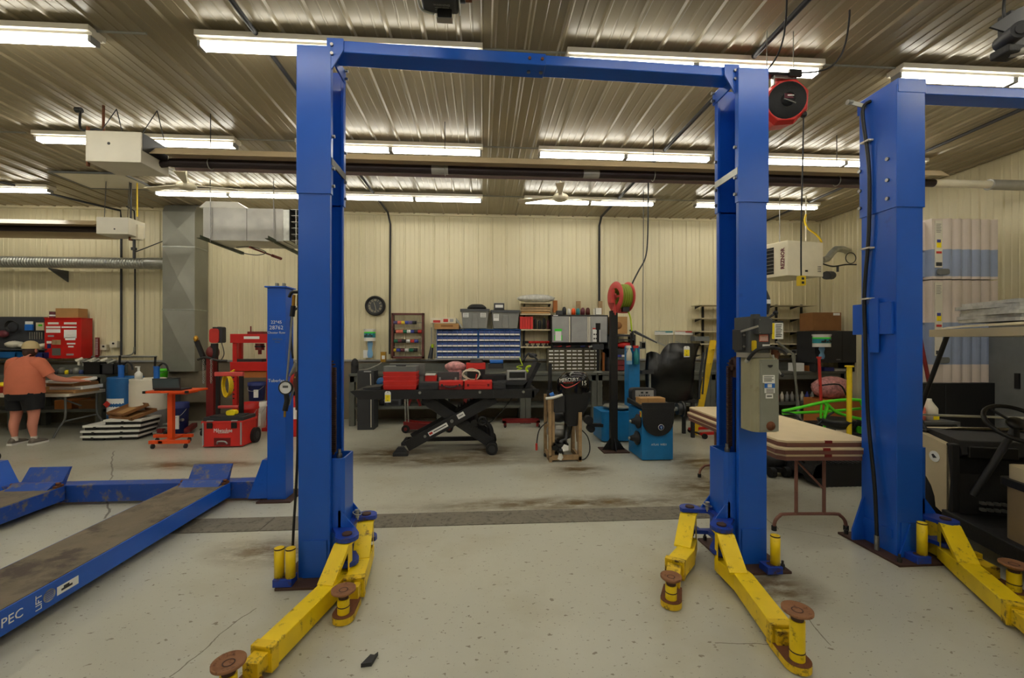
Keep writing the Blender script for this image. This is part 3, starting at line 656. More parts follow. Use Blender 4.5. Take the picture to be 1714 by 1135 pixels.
M = MB('flange'); M.prism([(5.445, 3.87+z0), (5.445, 3.862+z0), (5.52, 3.735+z0), (5.526, 3.74+z0), (5.45, 3.87+z0)], xa, xc, 'yz'); M.build('rear_flange', t)
M = MB('tube_dark'); M.cyl((xa+.1, 5.3, 3.745+z0), (xc+.0, 5.3, 3.745+z0), .05, n=16); tb = M.build('heater_tube', t)
M = MB('grey_metal')
for x in (-.62, 1.25, 3.0): M.cyl((x, 5.3, 3.745+z0), (x+.2, 5.3, 3.745+z0), .053, n=16)
for x in (-.62,): pass
for i, x in enumerate((-.62, 1.25, 3.0)):
    M = MB('grey_metal'); M.cyl((x, 5.3, 3.745+z0), (x+.2, 5.3, 3.745+z0), .053, n=16); M.build('tube_coupling', tb)
M = MB('offwhite'); M.cyl((5.95, 5.3, 3.745+z0), (7.0, 5.3, 3.745+z0), .05, n=16); M.build('vent_pipe', t)
M = MB('grey_metal'); M.cyl((6.75, 5.3, 3.745+z0), (7.52, 5.3, 3.745+z0), .066, n=16); M.torus((6.75, 5.3, 3.745+z0), .066, .008, (1, 0, 0)); M.build('vent_boot', t)
def chain(x, y, za, zb):
    M = MB('steel_dark'); n = max(2, int((za-zb)/.03))
    for i in range(n):
        z = zb+(za-zb)*(i+.5)/n; M.box(x-(.006 if i % 2 else .002), x+(.006 if i % 2 else .002), y-(.002 if i % 2 else .006), y+(.002 if i % 2 else .006), z-.018, z+.018)
    return M
for x in (-3.2, -.46, 2.15, 4.6):
    M = MB('steel_dark'); M.tube([(x, 5.3, 4.3), (x, 5.3, 3.9)], .005, n=6); M.build('hanger_chain', t)
    M = MB('galv'); M.torus((x, 5.3, 3.74+z0), .062, .005, (1, 0, 0)); M.build('pipe_hanger', t)
for x in (a.x+.1, b.x-.03):
    for s_ in (-.1, .12): M = MB('steel_dark'); M.tube([(x+.02, 5.25, 4.29), (x+s_*.5, 5.2+s_, a.z)], .005, n=6); M.build('hanger_chain', t)
M = MB('steel_dark'); p = G(127, 190, 4.2); q = G(165, 212, 4.15)
M.cyl((p.x+.0, p.y, 4.24), (p.x+.06, p.y, 4.24), .03, n=10); M.tube([(p.x+.05, p.y, 4.24), (p.x+.1, p.y-.05, 4.0), (a.x+.05, 5.1, 3.98), (a.x+.1, 5.2, a.z)], .012, smooth_path=5); M.use('rust').cyl((a.x+.02, 5.2, a.z), (a.x+.02, 5.2, 4.3), .013, n=8)
M.build('gas_pipe', t)
# second radiant heater on the left
t = thing('radiant_heater', 'radiant tube heater at the far left with a smaller cream burner box', 'heater', (-7.4, 7.4, 3.2))
a, b = W(161, 363, 7.4), W(215, 392, 7.4)
M = MB('heater_white'); M.box(a.x, b.x, 7.4, 7.75, b.z, a.z); M.use('black').cyl((a.x+.28, 7.398, b.z+.08), (a.x+.28, 7.41, b.z+.08), .014, n=8); M.build('burner_box', t, bevel=.004)
M = MB('beige_paint'); zc = (a.z+b.z)/2; P = [(7.5, zc+.1), (7.36, zc-.0), (7.37, zc-.004), (7.505, zc+.093), (7.72, zc+.093), (7.84, zc-.13), (7.85, zc-.12), (7.73, zc+.1)]
M.prism(P, -11.5, a.x, 'yz'); M.build('reflector', t)
M = MB('tube_dark'); M.cyl((-11.5, 7.6, zc-.02), (a.x, 7.6, zc-.02), .05, n=12); M.build('heater_tube', t)
for x in (a.x+.03, b.x-.1): M = MB('steel_dark'); M.tube([(x, 7.55, 4.29), (x-.03, 7.55, a.z)], .005, n=6); M.build('hanger_chain', t)
M = MB('steel_dark'); x = W(219, 390, 7.6).x; M.cyl((x, 7.6, 4.29), (x, 7.6, 3.6), .014, n=8); M.use('yellow_clean').cyl((x+.1, 7.6, 4.29), (x+.1, 7.6, 3.7), .01, n=8)
M.use('rust').cyl((x, 7.6, 3.3), (x, 7.6, 3.62), .03, n=8); M.cyl((x-.04, 7.6, 3.5), (x+.1, 7.6, 3.5), .02, n=8); M.use('offwhite').box(x+.03, x+.14, 7.56, 7.68, 3.32, 3.56); M.use('steel_dark').cyl((x+.05, 7.6, 3.0), (x+.05, 7.6, 3.32), .018, n=8); M.cyl((x+.05, 7.6, 3.14), (x+.05, 7.6, 3.18), .04, n=8)
M.build('gas_valve', t)
M = MB('steel_dark'); M.cyl((x+.05, 7.6, 3.1), W(272, 404, 8.8), .01, n=6); M.build('gas_pipe', t)
# attic hatch
M = MB('heater_white'); c = [G(80, 288, 4.27), G(172, 288, 4.27), G(238, 316, 4.27), G(150, 316, 4.27)]
x0, x1, y0, y1 = c[0].x+.05, c[1].x+.25, c[0].y, c[2].y
M.box(x0, x1, y0, y1, 4.262, 4.28); M.use('grey').box(x0-.03, x1+.03, y0-.03, y0, 4.255, 4.28); M.box(x0-.03, x1+.03, y1, y1+.03, 4.255, 4.28); M.box(x0-.03, x0, y0, y1, 4.255, 4.28); M.box(x1, x1+.03, y0, y1, 4.255, 4.28)
one(M, 'ceiling_hatch', 'plain cream access hatch in the ceiling behind the left burner box', 'hatch')
# silver unit heater
t = thing('unit_heater', 'silver box-shaped gas unit heater hung near the back wall above the tall duct', 'heater', (-3.9, 7.8, 3.29))
a, b = W(340, 347, 7.5), W(474, 404, 7.5)
M = MB('grey_metal'); M.box(a.x, b.x, 7.5, 8.1, b.z, a.z); M.use('steel_dark').box(W(413, 350, 7.5).x-.004, W(413, 350, 7.5).x+.004, 7.498, 7.5, b.z, a.z); cs = M.build('casing', t, bevel=.006)
M = MB('galv'); M.box(b.x, b.x+.1, 7.5, 8.1, b.z+.01, a.z-.01); M.build('collar', t, bevel=.003)
M = MB('black'); M.box(b.x+.1, b.x+.11, 7.5, 8.1, b.z+.02, a.z-.0); M.box(b.x+.1, b.x+.32, 7.9, 8.1, b.z+.02, a.z-.0); lv = M.build('grille_back', t)
for i in range(6): z = b.z+.03+i*.105; M = MB('grey_metal'); M.box(b.x+.1, b.x+.3, 7.55, 8.1, z-.006, z+.006); M.build('louver_blade', lv)
for x in (b.x+.19,): M = MB('grey_metal'); M.box(x, x+.012, 7.53, 7.55, b.z-.05, a.z); M.build('grille_bar', lv)
h0, h1 = W(333, 336, 7.5), W(402, 347, 7.5)
M = MB('white'); M.hexa([(h0.x, 7.5, a.z), (h1.x+.1, 7.5, a.z), (h1.x+.1, 7.9, a.z), (h0.x, 7.9, a.z)], [(h0.x+.1, 7.52, h0.z), (h1.x-.06, 7.52, h0.z), (h1.x-.06, 7.9, h0.z), (h0.x+.1, 7.9, h0.z)]); M.build('draft_hood', t)
for x in (352, 458): p = W(x, 400, 7.47); M = MB('steel'); M.cyl((p.x, p.y, b.z-.04), (p.x, p.y, 4.3), .008, n=6); M.build('hanger_rod', t)
for (q0, q1) in (((332, 398), (406, 426)), ((446, 399), (503, 428))):
    p0, p1 = G(*q0, b.z-.02), G(*q1, b.z-.02); M = MB('green_angle'); M.bar(p0, p1, .05, .006); M.bar(p0+Vector((.025, 0, .02)), p1+Vector((.025, 0, .02)), .006, .05); M.build('support_rail', t)
p0, p1 = G(418, 414, b.z-.08), G(470, 433, b.z-.08); M = MB('red_dark'); M.cyl(p0, p1, .016, n=8); M.cyl(p0+(p1-p0)*.7, p1, .028, n=8); M.build('gas_union', t)
M = MB('steel_dark'); M.tube(pathpx([(380, 414, 7.6), (400, 422, 7.5), (430, 427, 7.4), (445, 422, 7.5), (420, 413, 7.7), (395, 414, 7.7)]), .007, smooth_path=5); M.build('power_cable', t)
# the tall sheet-metal duct
t = thing('air_duct', 'tall grey sheet-metal air duct with cross-creased panels standing on the back wall', 'duct', (-5.7, 8.9, 1.05))
yd = 8.72; a, b = W(272, 348, yd), W(326, 622, yd); zt, zb = 4.28, b.z
zs = [zb, W(300, 518, yd).z, W(300, 413, yd).z, 4.12]
M = MB('galv_flat'); xm = (a.x+b.x)/2
for z0_, z1_ in zip(zs, zs[1:]):
    v = [(a.x, yd, z0_), (b.x, yd, z0_), (b.x, yd, z1_), (a.x, yd, z1_), (xm, yd-.035, (z0_+z1_)/2)]
    M.add(v, [(0, 1, 4), (1, 2, 4), (2, 3, 4), (3, 0, 4)])
M.add([(a.x, yd, 4.12), (b.x, yd, 4.12), (b.x, yd+.04, 4.22), (a.x, yd+.04, 4.22), (b.x, yd+.12, 4.28), (a.x, yd+.12, 4.28)], [(0, 1, 2, 3), (3, 2, 4, 5)], True)
for x in (a.x, b.x):
    M.add([(x, yd, zb), (x, yd, 4.12), (x, yd+.04, 4.22), (x, yd+.12, 4.28), (x, YB-.03, 4.28), (x, YB-.03, zb)], [(0, 1, 2, 3, 4, 5)])
M.add([(a.x, yd, zb), (b.x, yd, zb), (b.x, YB-.03, zb), (a.x, YB-.03, zb)], [(0, 1, 2, 3)])
M.build('duct_body', t)
for z in zs[1:3]: M = MB('galv'); M.box(a.x-.006, b.x+.006, yd-.008, YB-.03, z-.012, z+.012); M.build('duct_seam', t)
M = MB('wainscot'); M.box(a.x+.02, b.x+.22, 8.85, YB-.03, .42, zb); M.build('duct_foot', t)
t = thing('spiral_duct', 'round spiral duct running along the wall left of the tall duct', 'duct', (-8.5, 8.8, 2.8))
p = W(150, 440, 8.85); M = MB('galv'); pr = []; x = -13; xe = a.x
k = int((xe+13)/.05)
for i in range(k+1): pr += [(.1, i*.05), (.1, i*.05+.036), (.108, i*.05+.041), (.108, i*.05+.046)]
M.lathe(pr, (-13, 8.85, p.z), (0, 8.85, p.z), n=16); M.build('pipe', t)
M = MB('galv'); M.cyl((xe-.35, 8.85, p.z), (xe, 8.85, p.z), .115, n=18); M.build('sleeve', t)
M = MB('grey_dark'); q = W(99, 452, 8.95); M.prism([(YB-.02, p.z-.12), (8.75, p.z-.12), (8.75, p.z-.14), (YB-.02, p.z-.34)], q.x-.012, q.x+.012, 'yz'); M.build('bracket', t)
# cream unit heater on the right
t = thing('unit_heater', 'cream unit heater with dark louvers and red lettering hung in the right back corner', 'heater', (5.7, 7.8, 2.78))
Cn = W(1318, 402, 7.4); Rn = W(1378, 405, 7.53); Ln = W(1258, 415, 8.06); zb, zt = W(1318, 461, 7.4).z, Cn.z; Bk = Ln+Rn-Cn
q = lambda p, z: (p.x, p.y, z)
M = MB('cream'); M.hexa([q(Cn, zb), q(Rn, zb), q(Bk, zb), q(Ln, zb)], [q(Cn, zt), q(Rn, zt), q(Bk, zt), q(Ln, zt)]); M.build('casing', t, bevel=.01)
dl = (Ln-Cn); dl.z = 0; ll = dl.length; dl.normalize(); nl = Vector((dl.y, -dl.x, 0)); nl = nl if nl.y < 0 else -nl
ang = math.atan2(-dl.y, -dl.x)
M = MB('black'); p0 = Cn+dl*(ll*.36)+nl*.004; p1 = Cn+dl*(ll*.97)+nl*.004
M.hexa([q(p0, zb+.06), q(p0-nl*.01, zb+.06), q(p1-nl*.01, zb+.06), q(p1, zb+.06)], [q(p0, zt-.08), q(p0-nl*.01, zt-.08), q(p1-nl*.01, zt-.08), q(p1, zt-.08)]); lv = M.build('louver_opening', t)
for i in range(7):
    z = zb+.1+i*.068; M = MB('grey_metal'); M.bar(q(p0+nl*.012, z), q(p1+nl*.012, z), .03, .006); M.build('louver_blade', lv)
M = MB('sp_maroon'); pc = Cn+dl*(ll*.12)+nl*.003; M.text('REZNOR', .095, (pc.x, pc.y, (zb+zt)/2), rz=ang, ry=PI/2, ex=.001, sx=1.02, bold=.0035); M.build('lettering', t)
pc = Cn+(Rn-Cn)*.55; M = MB('black'); M.box(pc.x-.05, pc.x+.0, pc.y-.012, pc.y-.0, zb+.08, zb+.11); M.build('name_plate', t)
M = MB('charcoal'); pc = Cn+(Rn-Cn)*.9; [M.box(pc.x-.09, pc.x+.02, pc.y-.008, pc.y+.005, zb+.09+i*.03, zb+.1+i*.03) for i in range(4)]; M.build('warning_print', t)
M = MB('galv'); M.tube(pathpx([(1376, 436, 7.7), (1385, 433, 7.75), (1392, 424, 7.8), (1399, 417, 7.85), (1409, 417, 7.95), (1416, 419, 8.2), (1418, 421, 9.1)]), .1, n=12, rads=[.06]*7); M.build('flue_pipe', t)
M = MB('grey_dark'); M.cyl(W(1383, 461, 7.8), W(1392, 461, 7.9), .08, n=12); M.build('blower_motor', t)
M = MB('steel_dark'); M.tube(pathpx([(1378, 442, 7.7), (1395, 446, 7.8), (1415, 443, 7.9), (1433, 443, 8.0)]), .014, smooth_path=4); M.cyl(W(1402, 446, 7.85), W(1402, 455, 7.85), .02, n=8); M.build('gas_pipe', t)
M = MB('steel_dark'); M.torus(W(1424, 432, 7.95), .105, .008, (0, 1, 0)); M.build('cable_loop', t)
for x in (1305, 1349): p = W(x, 400, 7.6); M = MB('plastic_white' if x > 1320 else 'steel'); M.cyl((p.x, p.y, zt), (p.x, p.y, 4.3), .012 if x > 1320 else .008, n=6); M.build('hanger_rod', t)
M = MB('yellow_clean'); M.tube(pathpx([(1349, 359, 7.6), (1347, 370, 7.6), (1352, 382, 7.6), (1365, 392, 7.6), (1373, 401, 7.6), (1376, 408, 7.65)]), .016, smooth_path=5); M.build('gas_hose', t)
# ceiling fans
def fan(p, label, angs):
    t = thing('ceiling_fan', label, 'fan', (p.x, p.y, p.z))
    M = MB('cream'); M.at(p); M.cyl((0, 0, 0), (0, 0, 4.3-p.z), .012, n=10); M.lathe([(0, .47), (.06, .46), (.07, .42), (.02, .4)], n=14) if False else None
    M.cyl((0, 0, 4.24-p.z), (0, 0, 4.3-p.z), .02, .07); M.build('downrod', t)
    M = MB('cream'); M.at(p); M.lathe([(.012, .09), (.03, .08), (.045, .03), (.1, .02), (.12, -.0), (.12, -.03), (.09, -.06), (0, -.065)], n=20); M.build('motor_housing', t)
    for a in angs:
        M = MB('cream'); M.at(p, rz=a, ry=.03); M.hexa([(.1, -.02, -.012), (.66, -.07, -.02), (.66, .06, -.004), (.1, .02, -.0)], [(.1, -.02, -.006), (.66, -.07, -.014), (.66, .06, .002), (.1, .02, .006)]); M.build('fan_blade', t)
fan(W(938, 329, 6.5), 'cream three-blade ceiling fan hanging right of the middle', (.12, PI-.3, -1.75))
fan(W(312, 309, 6.5), 'cream three-blade ceiling fan hanging above the silver unit heater', (.15, 2.9, -1.1))
# ceiling conduits (dark pipes) and wall drops
def conduit(pts, r, label, name='conduit_pipe', m='charcoal'):
    M = MB(m); M.tube(pts, r, n=8); return one(M, name, label, 'pipe')
p = W(652, 400, YB-.05).x; conduit([(p, -6.5, 4.25), (p, YB-.22, 4.25), (p+.02, YB-.06, 4.05), (p+.0, YB-.05, 1.35)], .02, 'dark conduit across the ceiling and down the wall beside the round clock')
p = W(1003, 400, YB-.05).x; conduit([(p, -6.5, 4.25), (p, YB-.22, 4.25), (p, YB-.06, 4.1), (p, YB-.05, 2.42)], .024, 'dark conduit across the ceiling and down the wall above the wall cabinets')
p = G(1245, 388, 4.25).x if False else W(1290, 366, 8.9).x; conduit([(p-.1, 4.0, 4.26), (p, YB-.1, 4.26)], .022, 'dark conduit along the ceiling above the cream heater')
for x, zz, lb in ((203, 1.3, 'dark conduit down the wall left of the tall duct, the thicker one'), (226, 1.35, 'thin conduit down the wall just left of the tall duct')):
    p = W(x, 400, YB-.05); conduit([(p.x-(1.5 if x < 210 else 0), 6.0 if x < 210 else 8.9, 4.25), (p.x, YB-.07, 4.22), (p.x, YB-.05, 4.0), (p.x, YB-.05, zz)], .02 if x < 210 else .013, lb)
M = MB('galv_flat'); p0, p1 = W(30, 601, YB-.07), W(262, 604, YB-.07); M.cyl((p0.x, YB-.07, 1.31), (p1.x, YB-.07, 1.31), .018, n=8); p = W(226, 590, 9.1); M.tube([(p.x, YB-.07, 1.5), (p.x-.02, YB-.07, 1.38), (p.x-.15, YB-.07, 1.33), (p.x-.5, YB-.07, 1.32)], .012, smooth_path=4); one(M, 'conduit_pipe', 'horizontal grey conduit along the wall behind the drums', 'pipe')
for y, xs in ((3.9, (-3.3, .35, 3.65)), (5.86, (-6.2, -2.8, .38, 3.6)), (7.85, (-2.82, .36, 3.6))):
    for x in xs: M = MB('galv_flat'); M.cyl((x-.42, y, 4.262), (x+.42, y, 4.262), .011, n=6); one(M, 'conduit_pipe', 'thin grey conduit linking two ceiling fixtures end to end', 'pipe', 'short conduits between the ceiling fixtures')
# overhead door operators
t = thing('door_opener', 'grey overhead door operator hanging at the top centre of the picture', 'door opener', (-.2, 2.35, 3.4))
a, b = W(708, 0, 2.6), W(768, 24, 2.6); zt = b.z+.3
M = MB('grey_dark'); M.rbox(a.x, b.x, 2.2, 2.6, b.z, zt, .02, 'y'); M.use('galv'); M.box(b.x, b.x+.01, 2.19, 2.61, b.z-.004, zt+.01); c = M.build('motor_cover', t, bevel=.004)
a2, b2 = W(733, 26, 2.6), W(757, 38, 2.6); M = MB('black'); M.rbox(a2.x, b2.x, 2.56, 2.6, b2.z, b.z, .01, 'y'); M.use('galv').box(a2.x-.004, b2.x+.004, 2.56, 2.604, b2.z-.004, b2.z); M.build('lens', c)
M = MB('grey_light'); M.text('WARNING', .02, ((a.x+b.x)/2+.01, 2.535, b.z-.001), rx=PI, ex=.0006); M.text('HEAVY DOOR', .013, ((a.x+b.x)/2+.01, 2.555, b.z-.001), rx=PI, ex=.0005); M.text('KEEP CLEAR', .012, ((a.x+b.x)/2, 2.572, b.z-.001), rx=PI, ex=.0005); M.build('warning_print', c)
M = MB('galv'); M.tube([(a.x-.015, 2.45, zt), (a.x-.02, 2.5, b.z+.06), (a.x-.01, 2.56, b.z-.0), (a.x+.03, 2.58, b.z-.012), (a.x+.07, 2.58, b.z-.02)], .007, smooth_path=4); M.build('conduit_loop', t)
M = MB('black'); M.cyl((b.x+.01, 2.55, b.z+.07), (b.x+.04, 2.55, b.z+.07), .035, n=12); M.use('rust').cyl((b.x+.01, 2.58, b.z+.07), (b.x+.08, 2.58, b.z+.07), .01, n=8); M.build('sprocket', t)
for x in (a.x+.03, b.x-.03): M = MB('galv'); M.box(x-.012, x+.012, 2.4, 2.404, zt, 4.29); M.build('hanger_strap', t)
t = thing('door_opener', 'black overhead door operator with round motor at the top right corner', 'door opener', (3.2, 2.45, 3.45))
p = W(1676, 72, 2.45); M = MB('charcoal'); M.cyl((p.x-.03, p.y-.12, p.z-.0), (p.x+.03, p.y+.02, p.z+.01), .048, n=20); M.use('charcoal').cyl((p.x-.032, p.y-.125, p.z), (p.x-.03, p.y-.12, p.z), .03, n=16); M.build('motor', t, bevel=.008)
M = MB('black'); p2 = W(1665, 40, 2.42); M.prism([(p2.x-.03, p2.z-.02), (p2.x+.1, p2.z-.05), (p2.x+.12, p2.z-.12), (p2.x+.6, p2.z-.12), (p2.x+.6, p2.z+.3), (p2.x+.15, p2.z+.1)], 2.42, 2.43); M.box(p2.x+.12, p2.x+.5, 2.43, 2.5, p2.z-.08, p2.z+.1); M.build('mount_plate', t, bevel=.004)
M = MB('black_tex'); p3 = W(1682, 88, 2.4); M.box(p3.x-.03, p3.x+.09, 2.36, 2.46, p3.z-.02, p3.z+.03); M.build('terminal_box', t, bevel=.01)
M = MB('grey_metal'); M.cyl(W(1690, 90, 2.4), W(1760, 76, 2.3), .022, n=10); M.build('shaft', t)
M = MB('black'); M.tube([W(1683, 35, 2.45), W(1680, 15, 2.45), W(1684, -40, 2.5), (W(1684, -40, 2.5).x, 2.5, 4.28)], .008, smooth_path=5); M.build('power_cable', t)
# red cord reel
t = thing('cord_reel', 'red and black retractable cord reel hanging beside the tank-side blue post', 'cord reel', (2.6, 3.7, 3.8))
Yr = 3.55; c = W(1315, 170, Yr); R = .178
dirv = Vector((-.25, -1, -.12)).normalized()
def octo(r, k=8, ph=PI/8): return [(r*math.cos(2*PI*i/k+ph), r*math.sin(2*PI*i/k+ph)) for i in range(k)]
Mx, _ = MB().frame(c, c+dirv)
M = MB('red_case'); v = [Mx @ Vector((x, y, -.26)) for x, y in octo(R*.9)]+[Mx @ Vector((x, y, -.02)) for x, y in octo(R*1.12)]+[Mx @ Vector((x, y, .03)) for x, y in octo(R*.98)]
M.add(v, [(8*k+i, 8*k+(i+1) % 8, 8*(k+1)+(i+1) % 8, 8*(k+1)+i) for k in (0, 1) for i in range(8)]+[tuple(range(7, -1, -1)), tuple(range(16, 24))]); hs = M.build('housing', t, bevel=.006)
M = MB('black_tex'); M.lathe([(0, .045), (R*.8, .04), (R*.86, .03)], c, c+dirv, n=28); M.lathe([(0, .075), (.05, .07), (.055, .04)], c, c+dirv, n=16); M.build('face_plate', hs)
M = MB('sp_maroon'); cc = c+dirv*.078; M.box(cc.x-.045, cc.x+.045, cc.y-.002, cc.y+.002, cc.z-.005, cc.z+.035); M.use('galv').bar(cc+Vector((-.05, 0, -.01)), cc+Vector((.05, -.004, -.045)), .01, .006); M.use('paper').bar(cc+Vector((-.02, -.003, .018)), cc+Vector((.035, -.003, .02)), .004, .008); M.build('sticker', hs)
bz = W(1313, 127, Yr).z; M = MB('black'); M.box(c.x-.2, c.x+.1, Yr-.03, Yr+.03, bz-.012, bz+.012); M.box(c.x-.0, c.x+.11, Yr-.05, Yr-.03, bz-.03, bz+.03); M.use('galv').bar((c.x-.11, Yr, bz-.03), (c.x+.09, Yr, bz-.035), .04, .008); M.box(c.x-.12, c.x-.11, Yr-.02, Yr+.02, bz-.09, bz); M.box(c.x+.07, c.x+.08, Yr-.02, Yr+.02, bz-.09, bz); M.build('mount_bracket', t)
for x in (c.x-.17, c.x+.07): M = MB('galv'); M.cyl((x, Yr, bz), (x, Yr, 4.3), .004, n=6); M.build('hanger_rod', t)
p = W(1345, 192, Yr); M = MB('black'); M.sphere(p, .028); M.build('cable_ball', t)
q = W(1341, 462, Yr); M = MB('black'); M.tube([(p.x, p.y, p.z), (p.x-.005, p.y, p.z-.3), (q.x, q.y, q.z+.4), (q.x, q.y, q.z)], .006, smooth_path=4); M.build('drop_cord', t)
M = MB('yellow_clean'); M.rbox(q.x-.028, q.x+.028, Yr-.02, Yr+.02, q.z-.085, q.z, .008, 'y'); M.use('black'); [M.box(q.x-.012, q.x+.012, Yr-.022, Yr-.02, q.z-.07+i*.035, q.z-.05+i*.035) for i in (0, 1)]; M.build('outlet_box', t, bevel=.003)
for pts, lb in (([(1314, -30, 3.0), (1317, 0, 3.1), (1312, 60, 3.3), (1300, 95, 3.4), (1284, 118, 3.5)], 'black cable drooping from the ceiling to the red cord reel, left one'), ([(1419, -20, 3.2), (1422, 25, 3.3), (1413, 80, 3.4), (1395, 108, 3.45), (1372, 119, 3.5), (1340, 122, 3.55)], 'black cable drooping from the ceiling to the red cord reel, right one')):
    P = pathpx(pts); P.insert(0, Vector((P[0].x, P[0].y-.05, 4.28))); M = MB('black'); M.tube(P, .007, smooth_path=6); one(M, 'power_cable', lb, 'cable')
# hoses down to the black reel post
M = MB('black'); y = 6.75; a = W(1085, 325, y); M.tube([(a.x, y, 4.28)]+pathpx([(1085, 330, y), (1084, 400, y), (1080, 432, y-.05), (1068, 455, y-.15), (1056, 480, y-.2), (1052, 500, y-.2)]), .012, smooth_path=6); one(M, 'air_hose', 'black air hose curving from the ceiling down to the red hose reel', 'hose')
M = MB('grey_dark'); y = 7.4; M.tube([(W(1077, 500, y).x, y, 4.28)]+pathpx([(1077, 400, y), (1076, 500, y), (1076, 572, y)]), .007); p = W(1076, 572, y); M.use('galv').box(p.x-.045, p.x+.045, y-.03, y+.03, p.z-.13, p.z); M.use('black').box(p.x-.03, p.x+.03, y-.034, y-.03, p.z-.11, p.z-.02); one(M, 'hanging_outlet', 'metal outlet box hanging on a straight cord behind the blue machine', 'outlet')
# ================================================================ back wall and benches
def bench(x0, x1, yf, ztop, label, yb=9.02, shelf=.36, legs=2):
    t = thing('workbench', label, 'workbench', ((x0+x1)/2, (yf+yb)/2, 0))
    M = MB('bench_grey'); M.box(x0, x1, yf, yb, ztop-.05, ztop); M.build('bench_top', t, bevel=.004)
    M = MB('bench_grey'); M.box(x0+.02, x1-.02, yf+.02, yf+.05, ztop-.16, ztop-.05); M.build('apron', t)
    M = MB('bench_grey'); M.box(x0, x1, yf+.06, yb, shelf-.05, shelf); M.build('lower_shelf', t)
    M = MB('bench_grey'); M.box(x0, x1, yb-.02, yb, ztop, ztop+.16); M.build('backsplash', t)
    for x in (x0, x1-.1):
        for y in (yf+.02, yb-.14): M = MB('bench_grey'); M.box(x, x+.1, y, y+.1, 0, ztop-.05); M.build('leg', t)
    return t
BZ = 1.0
mat('parts_olive', (112, 104, 82), .45, var=.2, scale=20)
xe = [W(583, 600, 8.35).x, W(740, 600, 8.35).x, W(880, 600, 8.35).x, W(1000, 600, 8.35).x, W(1190, 600, 8.35).x, 7.45]
nm = ['behind the lift table, under the clock', 'behind the lift table, below the blue drawer cabinets', 'behind the outboard motor, below the open shelves', 'behind the blue wheel balancer', 'behind the tank-side blue post']
for i in range(5): bench(xe[i]+.005, xe[i+1]-.005, 8.35, BZ, 'grey steel workbench along the back wall '+nm[i])
# round clock
t = thing('wall_clock', 'round black wall clock with pale roman numerals', 'clock', tuple(W(628, 512, 9.0)))
c = W(628, 512, 9.08); M = MB('black'); M.lathe([(0, 0), (.155, 0), (.16, .02), (.185, .035), (.205, .02), (.205, -.04), (0, -.04)], c, c+Vector((0, -1, 0)), n=40); fr = M.build('case', t)
M = MB('grey_dark'); M.lathe([(0, .003), (.153, .003)], c, c+Vector((0, -1, 0)), n=32); M.build('dial', t)
for i, n in enumerate(['XII', 'I', 'II', 'III', 'IIII', 'V', 'VI', 'VII', 'VIII', 'IX', 'X', 'XI']):
    a = PI/2-i*PI/6; M = MB('shelf_board'); M.text(n, .062, (c.x+.115*math.cos(a), c.y-.006, c.z+.115*math.sin(a)), ry=a-PI/2, ex=.001, sx=.75); M.build('numeral', t)
for a, l in ((1.9, .08), (-1.35, .1)): M = MB('shelf_board'); M.bar((c.x, c.y-.01, c.z), (c.x+l*math.cos(a), c.y-.01, c.z+l*math.sin(a)), .006, .01, up=(0, 1, 0)); M.build('hand', t)
# wipes dispensers
def wipes(x0, y0, x1, y1, Y, label, tail):
    t = thing('wipes_dispenser', label, 'dispenser', tuple(W(x0, y1, Y)))
    a, b = W(x0, y0, Y), W(x1, y1, Y); cx = (a.x+b.x)/2; r = (b.x-a.x)/2; cy = Y+r
    M = MB('white'); M.cyl((cx, cy, b.z), (cx, cy, a.z), r, n=24); M.cyl((cx, cy, a.z-.02), (cx, cy, a.z+.005), r*1.06, n=24); bk = M.build('bucket', t)
    h = a.z-b.z; M = MB('green_note'); M.lathe([(r+.001, h*.66), (r+.001, h*.78)], (cx, cy, b.z), (cx, cy, a.z), n=24); M.use('teal').lathe([(r+.001, h*.3), (r+.001, h*.66)], (cx, cy, b.z), (cx, cy, a.z), n=24)
    M.use('charcoal')
    for k in range(5): M.box(cx-r*.7+k*r*.3, cx-r*.7+k*r*.3+r*.2, Y-.004, Y+.03, b.z+h*.36, b.z+h*(.5+.1*(k % 2)))
    M.build('wrap_label', bk)
    M = MB('bluewipe'); v = []; n = 7
    for i in range(n):
        z = b.z-tail*i/(n-1); o = .012*math.sin(i*1.7)
        v += [(cx-r*.35-o, cy-.01+o, z), (cx, cy-.03-o, z), (cx+r*.45+o, cy+.01, z)]
    M.add(v, [(3*i+j, 3*i+j+1, 3*i+j+4, 3*i+j+3) for i in range(n-1) for j in (0, 1)], True); M.build('hanging_wipe', t)
wipes(607, 551, 626, 571, 8.85, 'white tub of blue wipes on the back wall under the clock', .34)
M = MB('paper'); bx(M, 608, 586, 623, 599, 9.08, .01); M.use('sp_salmon'); bx(M, 616, 596, 623, 599, 9.07, .01); one(M, 'notice_card', 'white notice card on the wall beneath the wipes tub', 'card')
